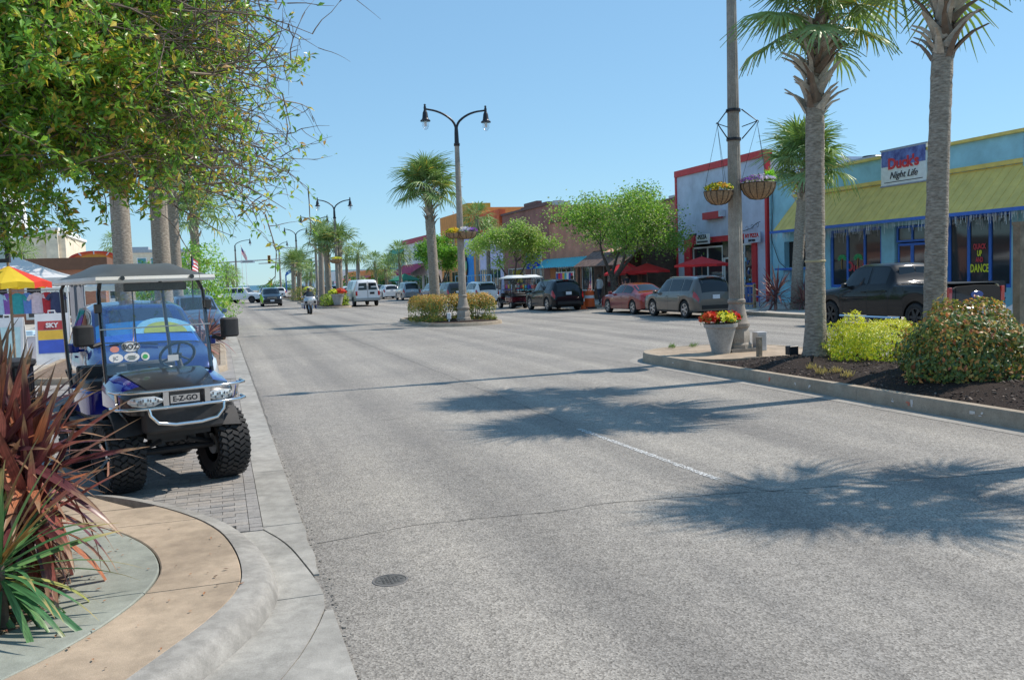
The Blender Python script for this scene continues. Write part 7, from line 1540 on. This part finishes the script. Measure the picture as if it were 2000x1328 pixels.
for i, (x, y, c, lb) in enumerate(((23.9, 36.6, (.03, .08, .42), 'blue plastic chair behind the patio fence'), (24.6, 38.3, (.55, .42, .04), 'yellow plastic chair behind the patio fence'), (24.2, 40.0, (.03, .08, .42), 'second blue plastic chair, nearer the pizza corner trim'))):
    c_ = thing('patio_chair', lb, 'chair', (x, y, Z0), R(40*i), 'chairs on the pizza patio'); m = M('chair_%d' % i, c, .5)
    b = MB(); b.rbox((0, 0, .45), (.46, .46, .05), .03); obj('seat', b, m, c_); b = MB(); b.rbox((0, .22, .85), (.46, .04, .5), .02); obj('backrest', b, m, c_)
    for sx_ in (-.19, .19):
        for sy_ in (-.19, .19): b = MB(); b.tube([(sx_, sy_, 0), (sx_*.9, sy_*.9, .45)], .018, 5); obj('leg', b, m, c_)
# cone and barrel
M_orp = M('safety_orange', (.62, .10, .02), .6, var=.12, scale=8); M_refl = M('reflective_white', (.62, .62, .62), .5)
c_ = thing('traffic_cone', 'orange traffic cone beside the striped barrel', 'traffic cone', (19.1, 45.9, 0)); b = MB(); b.lathe([(.15, .03), (.10, .35), (.035, .78), (.001, .79)], 14); obj('cone', b, M_orp, c_, smooth=40); b = MB(); b.box((0, 0, .02), (.40, .40, .04)); obj('base', b, M_orp, c_); b = MB(); b.lathe([(.088, .44), (.068, .58)], 14, caps=False); obj('collar', b, M_refl, c_)
c_ = thing('traffic_barrel', 'orange and white striped traffic barrel by the black crossover', 'traffic barrel', (19.65, 46.3, 0)); b = MB(); b.lathe([(.30, .06), (.29, .3), (.27, .6), (.25, .95), (.20, 1.0), (.001, 1.01)], 18); obj('drum', b, M_orp, c_, smooth=40); b = MB(); b.lathe([(.40, 0), (.40, .07), (.31, .1)], 18); obj('base', b, M_cmat, c_)
for z0, z1 in ((.26, .42), (.58, .74)): b = MB(); b.lathe([(.302-.05*z0, z0), (.302-.05*z1, z1)], 18, caps=False); obj('band', b, M_refl, c_)
b = MB(); b.tube([(-.1, 0, 1.0), (-.1, 0, 1.1), (.1, 0, 1.1), (.1, 0, 1.0)], .02, 5); obj('handle', b, M_orp, c_)
# merchandise along the brick shop
cols = ((.5, .03, .04), (.04, .06, .3), (.6, .6, .6), (.05, .35, .4), (.6, .35, .05), (.35, .05, .3))
rk = thing('towel_rack', 'rack of hanging flag towels and beach goods outside the brick shop', 'display rack', (22.8, 58.0, Z0)); b = MB()
for y in (-1.6, 1.6): b.tube([(0, y, 0), (0, y, 2.0)], .03, 6)
b.tube([(0, -1.6, 1.95), (0, 1.6, 1.95)], .03, 6); obj('frame', b, M_wf, rk)
for k in range(8): b = MB(); y = -1.4+.4*k; b.rbox((0, y, 1.25), (.06, .34, 1.3), .02); obj('towel', b, M('towel_%d' % (k % 6), cols[k % 6], .9), rk)
fl = thing('flag_towel', 'large striped flag hanging at an angle beside the tree trunk', 'flag', (21.6, 50.5, Z0)); b = MB(); b.tube([(0, 0, 0), (0, 0, 2.2)], .03, 6); obj('pole', b, M_wf, fl); us_flag(fl, (0, 0, 2.1), (-.35, -.2, -1.3), 1.5, 1.0)
for i, (x, y, c1, lb) in enumerate(((23.0, 62.5, 2, 'white display table with goods outside the brick shop'), (23.0, 66.5, 3, 'teal display table with goods under the awning'), (23.0, 70.5, 1, 'blue display table with goods by the orange wall'))):
    t_ = thing('display_table', lb, 'table', (x, y, Z0), group='display tables outside the brick shop'); b = MB(); b.rbox((0, 0, .72), (.9, 2.6, .06), .02); obj('top', b, M('towel_%d' % c1, cols[c1], .9), t_)
    for sx_ in (-.38, .38):
        for sy_ in (-1.2, 1.2): b = MB(); b.box((sx_, sy_, .35), (.05, .05, .7)); obj('leg', b, M_wf, t_)
    for k in range(7): b = MB(); b.rbox((rnd(-.2, .2), -1.1+.36*k, .85+.1), (.35, .28, rnd(.2, .5)), .04); obj('goods', b, M('towel_%d' % (k % 6), cols[k % 6], .9), t_)
rl = thing('blue_railing', 'light blue pipe railing along the shop left of the golf carts', 'railing', (22.0, 79, Z0))
for k in range(9): b = MB(); b.tube([(0, -6+1.5*k, 0), (0, -6+1.5*k, 2.0)], .04, 6); obj('post', b, M('rail_blue', (.20, .42, .62), .5), rl)
for z in (.6, 1.3, 2.0): b = MB(); b.tube([(0, -6, z), (0, 6, z)], .04, 6); obj('rail', b, M('rail_blue'), rl)
# ------------------------------------------------------------------ left side: tents, stalls, signs, buildings, far street end
M_tent = M('tent_fabric', (.72, .72, .72), .8, var=.05, trans=.25)
def tent(label, loc, w_, eave, apex, rz=0., walls=()):
    o = thing('canopy_tent', label, 'tent', loc, rz, 'white canopy tents on the left'); h = w_/2
    for k, (a, c) in enumerate((((-h, -h), (h, -h)), ((h, -h), (h, h)), ((h, h), (-h, h)), ((-h, h), (-h, -h)))):
        b = MB(); n = 6; rg = []
        for i in range(n+1):
            t = i/n; row = []
            for j in range(n+1):
                u = j/n; x, y = lerp(a[0], c[0], u), lerp(a[1], c[1], u); f = 1-t; row.append((x*f, y*f, eave+(apex-eave)*(t**1.25)))
            rg.append(row)
        b.loft(rg, closed=False); obj('roof_panel', b, M_tent, o, smooth=60)
        b = MB(); rg = []
        for j in range(13):
            u = j/12; x, y = lerp(a[0], c[0], u), lerp(a[1], c[1], u); rg.append([(x*1.004, y*1.004, eave), (x*1.01, y*1.01, eave-.22-.03*math.cos(u*math.pi*8))])
        b.loft(rg, closed=False); obj('valance', b, M_tent, o)
    for sx_ in (-1, 1):
        for sy_ in (-1, 1): b = MB(); b.tube([(sx_*h*.97, sy_*h*.97, 0), (sx_*h*.97, sy_*h*.97, eave)], .022, 6); obj('leg', b, M_wf, o)
    for (x0, y0, x1, y1, m) in walls: b = MB(); b.add([(x0, y0, .1), (x1, y1, .1), (x1, y1, eave-.1), (x0, y0, eave-.1)], [(0, 1, 2, 3)]); obj('side_curtain', b, m, o)
    return o
M_curt = M('tent_curtain', (.13, .14, .17), .9, var=.15)
tent('nearest white canopy tent with hanging shirts beneath', (-5.75, 30.2, .02), 3.3, 2.35, 3.05, 0, ((1.62, -1.4, 1.62, 1.6, M_curt),))
tent('middle white canopy tent behind the nearest one', (-5.9, 46, .02), 3.2, 2.15, 2.75); tent('farther white canopy tent right of the middle one', (-6.3, 56, .02), 3.4, 2.15, 2.7); tent('farthest white canopy tent beside the brick building', (-5.4, 66, .02), 3.2, 2.2, 2.8)
shc = [(.62, .05, .22), (.40, .55, .70), (.22, .10, .35), (.04, .30, .30), (.12, .22, .50), (.70, .50, .52), (.45, .03, .04), (.05, .06, .12)]
rk = thing('clothes_rail', 'metal clothes rail under the nearest tent', 'clothes rail', (-5.3, 28.9, .02)); b = MB(); b.tube([(-1.2, 0, 0), (-1.2, 0, 2.0), (1.0, 0, 2.0), (1.0, 0, 0)], .02, 6); obj('frame', b, M_steel, rk); b = MB(); b.tube([(-1.2, 0, .25), (1.0, 0, .25)], .015, 5); obj('lower_bar', b, M_steel, rk)
for k, nm in enumerate(('pink shirt at the left end of the clothes rail', 'pale blue shirt second on the clothes rail', 'purple shirt third on the clothes rail', 'dark teal shirt fourth on the clothes rail', 'blue shirt fifth on the clothes rail', 'pale pink striped shirt sixth on the clothes rail', 'red shirt near the right end of the clothes rail', 'navy shirt at the right end of the clothes rail')):
    sh_ = thing('hanging_shirt', nm, 'shirt', (-6.25+.25*k, 28.9-.03*(k % 2), 1.98), rnd(-.3, .3), 'shirts on the clothes rail'); m = M('shirt_%d' % k, shc[k], .85, var=.15, scale=12)
    b = MB(); sec = []
    for z, w_, t_ in ((-.02, .05, .03), (-.08, .17, .06), (-.22, .15, .08), (-.62, .17, .07)): sec.append([(w_*math.cos(2*math.pi*q/10), t_*math.sin(2*math.pi*q/10), z) for q in range(10)])
    b.loft(sec, caps=True)
    for s in (1, -1): b.tube([(s*.14, 0, -.09), (s*.24, 0, -.24)], [.055, .06], 7)
    obj('fabric', b, m, sh_, smooth=60); b = MB(); b.tube([(0, 0, -.03), (0, 0, .03), (.02, 0, .05)], .005, 4); obj('hanger', b, M_steel, sh_)
tb = thing('stall_table', 'white covered table in front of the clothes rail', 'table', (-5.3, 28.0, .02)); b = MB(); b.rbox((0, 0, .72), (2.2, .75, .05), .02); obj('top', b, M_tent, tb); b = MB(); b.box((0, -.36, .38), (2.16, .03, .66)); b.box((1.06, 0, .38), (.03, .7, .66)); obj('cloth', b, M('table_cloth', (.62, .60, .66), .9, var=.1), tb)
for k in range(6): b = MB(); b.rbox((-.9+.36*k, 0, .80), (.3, .4, rnd(.08, .2)), .03); obj('folded_goods', b, M('goods_%d' % k, shc[(k*3) % 8], .9), tb)
umbrella('red and yellow beach umbrella at the left edge', (-4.05, 20.6, .02), .78, 2.5, .36, None, 8, None, M_wood, [M('beach_red', (.60, .05, .03), .8, trans=.3), M('beach_yellow', (.72, .45, .03), .8, trans=.3), M('beach_yellow'), M('beach_red')])
def aboard(label, loc, rz, bands, w_=.66, h=1.25, txt=()):
    o = thing('sandwich_board', label, 'sandwich board', loc, rz, 'sandwich boards by the tents')
    for s in (1, -1):
        b = MB(); b.add([(-w_/2, s*.28, 0), (w_/2, s*.28, 0), (w_/2, s*.03, h), (-w_/2, s*.03, h), (-w_/2, s*.28-.03, 0), (w_/2, s*.28-.03, 0), (w_/2, s*.03-.03, h), (-w_/2, s*.03-.03, h)], [(3, 2, 1, 0), (4, 5, 6, 7), (0, 1, 5, 4), (1, 2, 6, 5), (2, 3, 7, 6), (3, 0, 4, 7)]); obj('panel', b, M_ww, o)
    b = MB(); b.tube([(-.08, 0, h), (-.08, 0, h+.07), (.08, 0, h+.07), (.08, 0, h)], .02, 5); obj('handle', b, M_ww, o)
    for z0, z1, m in bands:
        f = lambda z: -.28+.25*z/h-.035; b = MB(); b.add([(-w_*.42, f(z0), z0), (w_*.42, f(z0), z0), (w_*.42, f(z1), z1), (-w_*.42, f(z1), z1)], [(0, 1, 2, 3)]); obj('poster', b, m, o)
    for s_, z, sz, m in txt: text_mesh('lettering', s_, sz, m, o, (0, -.28+.25*z/h-.045, z), (R(90-11), 0, 0), .003, bold=.008)
    return o
aboard('white sandwich board with red, yellow and blue bands beside the golf cart', (-4.35, 27.0, .02), R(4), ((.92, 1.16, M('poster_red', (.42, .05, .05), .6)), (.66, .91, M('poster_yellow', (.66, .40, .05), .6)), (.30, .65, M('poster_blue', (.05, .10, .45), .6))), .82, 1.36, (('SKY', 1.04, .17, M_ww),))
aboard('pale sandwich board with an empty board face at the left, behind the cordyline', (-5.35, 26.6, .02), R(-5), ((.2, 1.05, M('poster_pale', (.45, .62, .62), .6)),), .8, 1.3)
bn = thing('litter_bin', 'black slatted litter bin behind the cordyline beside the golf cart', 'litter bin', (-3.05, 15.2, .02))
for k in range(22): a = 2*math.pi*k/22; b = MB(); b.box((.29*math.cos(a), .29*math.sin(a), .45), (.012, .055, .82), rz=a); obj('slat', b, M_cblk, bn)
b = MB(); b.lathe([(.31, .82), (.34, .86), (.34, .92), (.25, .95)], 20); b.lathe([(.26, .04), (.26, .85)], 16, caps=False); obj('drum', b, M_cmat, bn)
# brick building with brown fascia facing the street corner
bk3 = brick_mat('brick_orange', (.42, .17, .10), (.50, .22, .13), (.42, .30, .24))
o = thing('brick_shop', 'low orange brick shop with a brown fascia behind the tents', 'building', (-18, 62, 0)); b = MB(); b.b2(-20, 11.2, 0, 14, 0, 3.55); obj('wall', b, bk3, o); b = MB(); b.b2(-20.2, 11.4, -.25, 14.2, 3.3, 4.05); obj('fascia', b, M('fascia_brown', (.15, .075, .045), .8, var=.1), o)
for k in range(4): b = MB(); b.b2(-6+4.2*k, -2.6+4.2*k, -.04, .06, .3, 2.4); f = obj('window', b, M_wf, o); b = MB(); b.b2(-5.85+4.2*k, -2.75+4.2*k, -.06, -.03, .45, 2.25); obj('pane', b, M_pane, f)
for k in range(3): b = MB(); b.b2(11.18, 11.26, 1.5+4*k, 4.5+4*k, .3, 2.4); f = obj('window', b, M_wf, o); b = MB(); b.b2(11.25, 11.28, 1.65+4*k, 4.35+4*k, .45, 2.25); obj('pane', b, M_pane, f)
s_ = thing('rainbow_arch_sign', 'red and orange sunburst arch sign above the brick shop', 'sign', (-7.7, 65, 4.0))
for r0, r1, c, dy in ((1.3, 1.6, (.55, .05, .03), 0), (.95, 1.3, (.62, .14, .03), -.02), (0, .95, (.66, .30, .04), -.04)):
    b = MB(); rg = []
    for k in range(21): a = math.pi*k/20; rg.append([(r0*math.cos(a), dy, r0*.36*math.sin(a)), (r1*math.cos(a), dy, r1*.36*math.sin(a)), (r1*math.cos(a), dy+.15, r1*.36*math.sin(a))])
    b.loft(rg, closed=False); obj('band', b, M('arch_%.2f' % c[1], c, .6), s_)
for a in (50, 90, 130): b = MB(); b.box((1.3*math.cos(R(a)), -.08, .47*math.sin(R(a))), (.07, .04, .24), ry=R(90-a)); obj('ray', b, M_ww, s_)
# hotel
hb = stucco('hotel_beige', (.62, .54, .42)); hw = stucco('hotel_white', (.74, .72, .66))
o = thing('hotel_building', 'stepped beige hotel wing with parapets behind the brick shop', 'building', (-30, 130, 0))
for x0, x1, y0, h in ((-30, 6.5, 0, 8.6), (-2, 2.5, -1.5, 9.6), (6.5, 11.4, -.8, 9.2), (9.2, 10.6, -1.4, 9.9)): b = MB(); b.b2(x0, x1, y0, 18, 0, h); obj('wall', b, hb, o); b = MB(); b.b2(x0-.2, x1+.2, y0-.2, 18.2, h, h+.35); obj('cornice', b, hw, o)
for k in range(5): b = MB(); b.b2(-9+3.6*k, -7.6+3.6*k, -.06, .05, 5.4, 7.2); f = obj('window', b, hw, o); b = MB(); b.b2(-8.85+3.6*k, -7.75+3.6*k, -.08, -.05, 5.55, 7.05); obj('pane', b, M_pane, f)
o = thing('hotel_tower', 'white rounded hotel tower showing under the oak leaves', 'building', (-27.6, 140, 0)); b = MB(); b.lathe([(3.4, 0), (3.4, 9.5), (3.7, 9.8), (3.0, 10.4), (2.6, 15.5), (2.2, 17.5)], 20); obj('wall', b, hw, o, smooth=30); b = MB(); b.lathe([(2.4, 17.5), (1.6, 19), (.05, 19.6)], 20); obj('roof', b, hw, o, smooth=40)
for k in range(5): a = R(-150+30*k); b = MB(); b.box((2.75*math.cos(a), 2.75*math.sin(a), 13), (.2, .8, 2.2), rz=a); f = obj('window', b, hb, o); b = MB(); b.box((2.86*math.cos(a), 2.86*math.sin(a), 13), (.06, .6, 2.0), rz=a); obj('pane', b, M_pane, f)
o = thing('glass_dome', 'pale blue glass dome on the hotel roof', 'dome', (-22.6, 136, 8.7)); b = MB(); b.lathe([(3.0, 0), (3.0, .3)], 24); obj('drum', b, hw, o)
for k in range(16):
    b = MB(); a0, a1 = 2*math.pi*k/16+.02, 2*math.pi*(k+1)/16-.02; rg = []
    for q in range(6): e = math.pi/2*q/5*.97; rg.append([(2.9*math.cos(e)*math.cos(a), 2.9*math.cos(e)*math.sin(a), .3+2.0*math.sin(e)) for a in (a0, a1)])
    b.loft(rg, closed=False); obj('pane', b, M('dome_glass', (.36, .55, .66), .15, var=.1), o)
    b = MB(); b.tube([(2.93*math.cos(math.pi/2*q/5*.97)*math.cos(a0-.02), 2.93*math.cos(math.pi/2*q/5*.97)*math.sin(a0-.02), .3+2.02*math.sin(math.pi/2*q/5*.97)) for q in range(6)], .05, 4); obj('rib', b, M_wf, o)
o = thing('hotel_building', 'long pale hotel block far behind the palm trunks', 'building', (-14.5, 200, 0)); b = MB(); b.b2(-10, 9.2, 0, 16, 0, 9.4); obj('wall', b, hb, o); b = MB(); b.b2(-10.3, 9.5, -.3, 16.3, 9.4, 10.0); b.b2(-4, 1, 2, 8, 10.0, 10.7); obj('roof', b, M('hotel_roof', (.30, .33, .36), .7), o)
for k in range(7): b = MB(); b.b2(-9+2.6*k, -7.1+2.6*k, -.08, .05, 6.6, 8.4); f = obj('window', b, hw, o); b = MB(); b.b2(-8.85+2.6*k, -7.25+2.6*k, -.1, -.06, 6.75, 8.25); obj('pane', b, M('hotel_teal', (.06, .22, .26), .15), f)
s_ = thing('pole_sign', 'dark framed sign box cut by the left picture edge', 'sign', (-4.4, 20.3, 0)); b = MB(); b.box((0, 0, 3.0), (.9, .16, .85)); obj('frame', b, M_cmat, s_); b = MB(); b.box((0, -.085, 3.0), (.76, .01, .70)); obj('face', b, M('sign_face', (.35, .45, .42), .4), s_); b = MB(); b.tube([(0, 0, 0), (0, 0, 2.6)], .05, 8); obj('pole', b, M_steel, s_)
# traffic mast arms with signals
M_sig = M('signal_yellow', (.50, .24, .03), .5, var=.08)
def signal(label, x, y, z):
    o = thing('traffic_light', label, 'traffic light', (x, y, z), 0, 'traffic lights at the far crossing'); b = MB(); b.rbox((0, 0, 0), (.40, .3, 1.15), .06); obj('housing', b, M_sig, o, smooth=40)
    for k, c in enumerate(((.05, .08, .05), (.10, .07, .02), (.16, .02, .02))): b = MB(); b.lathe([(.13, -.17), (.13, -.15)], 12, (0, 0, -.36+.36*k), axis='y'); obj('lens', b, M('lens_%d' % k, c, .3), o); b = MB(); b.lathe([(.15, -.32), (.15, -.15)], 12, (0, 0, -.36+.36*k), axis='y', caps=False); obj('visor', b, M_trim, o)
def mast(label, x0, x1, y, z0, z1):
    o = thing('signal_mast', label, 'mast arm', (x0, y, 0), 0, 'signal masts at the far crossing'); b = MB(); b.tube([(0, 0, 0), (0, 0, z0+.5)], [.18, .13], 10); obj('pole', b, M_steel, o); b = MB(); b.tube([(0, 0, z0), (x1-x0, 0, z1)], [.12, .06], 8); obj('arm', b, M_steel, o)
mast('left signal mast arm reaching over the far crossing', -5.0, 8.6, 130, 5.0, 5.5); mast('right signal mast arm reaching over the far crossing', 19.5, 5.6, 133, 5.2, 5.0)
for lb, x, y, z in (('traffic light at the left end of the mast arm', -1.3, 129.7, 5.1), ('traffic light in the middle of the street view', 6.9, 129.7, 5.45), ('traffic light right of the third island lamp', 18.0, 132.6, 5.5)): signal(lb, x, y, z)
s_ = thing('street_name_sign', 'green street name sign on the right mast arm', 'sign', (12.3, 132.8, 5.2)); b = MB(); b.box((0, 0, 0), (1.5, .05, .4)); obj('plate', b, M('sign_green', (.02, .22, .13), .5), s_); b = MB(); b.box((0, -.03, 0), (1.1, .01, .1)); obj('lettering', b, M_ww, s_)
s_ = thing('street_name_sign', 'white street name sign on the left mast arm', 'sign', (4.0, 129.7, 5.25)); b = MB(); b.box((0, 0, 0), (1.9, .05, .4)); obj('plate', b, M_ww, s_); b = MB(); b.box((0, -.03, 0), (1.4, .01, .1)); obj('lettering', b, M_stk, s_)
# arch, flag poles, street end
s_ = thing('gateway_arch', 'blue gateway arch over the far end of the street', 'arch', (19.8, 228, 0)); b = MB(); rg = []
for k in range(17): a = math.pi*(.18+.64*k/16); rg.append([(4.6*math.cos(a), 0, 3.2+2.9*math.sin(a)), (4.6*math.cos(a), 0, 2.3+2.9*math.sin(a)), (4.6*math.cos(a), .3, 2.3+2.9*math.sin(a)), (4.6*math.cos(a), .3, 3.2+2.9*math.sin(a))])
b.loft(rg, caps=True); obj('band', b, M('arch_blue', (.03, .12, .36), .5), s_)
for k in range(8): a = math.pi*(.26+.48*k/7); b = MB(); b.box((4.6*math.cos(a), -.03, 2.75+2.9*math.sin(a)), (.4, .03, .45), ry=math.pi/2-a); obj('letter_block', b, M('arch_pale', (.35, .5, .65), .5), s_)
for s in (1, -1): b = MB(); b.tube([(s*3.9, .15, 0), (s*3.9, .15, 4.4)], .16, 8); obj('pillar', b, M('arch_blue'), s_)
for i, (x, y, h, f, lb) in enumerate(((4.3, 172, 9.2, True, 'tall flagpole with a flag left of the street end'), (5.1, 176, 8.3, False, 'bare flagpole beside the one with a flag'), (-.2, 160, 6.0, False, 'short bare pole left of the single lamp'), (28, 108, 10.0, False, 'thin mast on the white shop roof line'))):
    s_ = thing('flagpole', lb, 'flagpole', (x, y, 0), 0, 'flagpoles near the sea'); b = MB(); b.tube([(0, 0, 0), (0, 0, h)], [.07, .04], 6); obj('pole', b, M_wf, s_); b = MB(); b.lathe([(.09, h), (.1, h+.1), (.01, h+.2)], 8); obj('finial', b, M_wf, s_)
    if f: us_flag(s_, (0, 0, h-.1), (.6, .2, -1.0), 1.9, 1.2)
o = thing('beach_pavilion', 'small pale pavilion with arched roof at the street end', 'building', (4.2, 240, 0)); b = MB(); rg = []
for k in range(11): a = math.pi*k/10; rg.append([(3.4*math.cos(a), 0, 1.6+1.1*math.sin(a)), (3.4*math.cos(a), 5, 1.6+1.1*math.sin(a))])
b.loft(rg, closed=False); obj('roof', b, hw, o)
for x in (-3.2, 3.2):
    for y in (.2, 4.8): b = MB(); b.box((x, y, .8), (.3, .3, 1.7)); obj('post', b, hw, o)
for i, (x, y, dx, hz, lb) in enumerate(((-6, 225, 7, 2.6, 'dark dune scrub left of the street end'), (17, 262, 6, 2.8, 'dark dune scrub right of the street end'), (-12, 160, 4, 3.6, 'dark green shrubbery before the far hotel'), (21.5, 150, 2.5, 2.8, 'green shrubbery among the far palms'), (22, 128, 2.0, 2.6, 'green shrubbery left of the green-roofed shop'))):
    shrub('dune_scrub', lb, 'shrub', (x, y, 0), (dx, 3, hz), 1300, .45, [gre_m[2], hed_m[3], oak_m[2]], (.4, .3, .3), 90+i, lumps=.4)
# shops on the near left side, seen only in reflections
for i, (y0, y1, x, h, lb) in enumerate(((-16, 2, -16, 5.5, 'orange brick shop row left of the camera, mirrored in the bar windows'), (3, 19, -17, 4.6, 'second orange brick shop left of the camera, beside the tents'))):
    o = thing('brick_shop', lb, 'building', (x, (y0+y1)/2, 0)); hl = (y1-y0)/2; b = MB(); b.b2(-10, 0, -hl, hl, 0, h); obj('wall', b, bk3, o); b = MB(); b.b2(-10.2, .25, -hl-.2, hl+.2, h, h+.6); obj('fascia', b, M('fascia_brown'), o)
    for k in range(4): b = MB(); b.b2(-.03, .06, -hl+1+4*k, -hl+3.8+4*k, .4, 2.6); f = obj('window', b, M_wf, o); b = MB(); b.b2(.05, .08, -hl+1.15+4*k, -hl+3.65+4*k, .55, 2.45); obj('pane', b, M_pane, f)
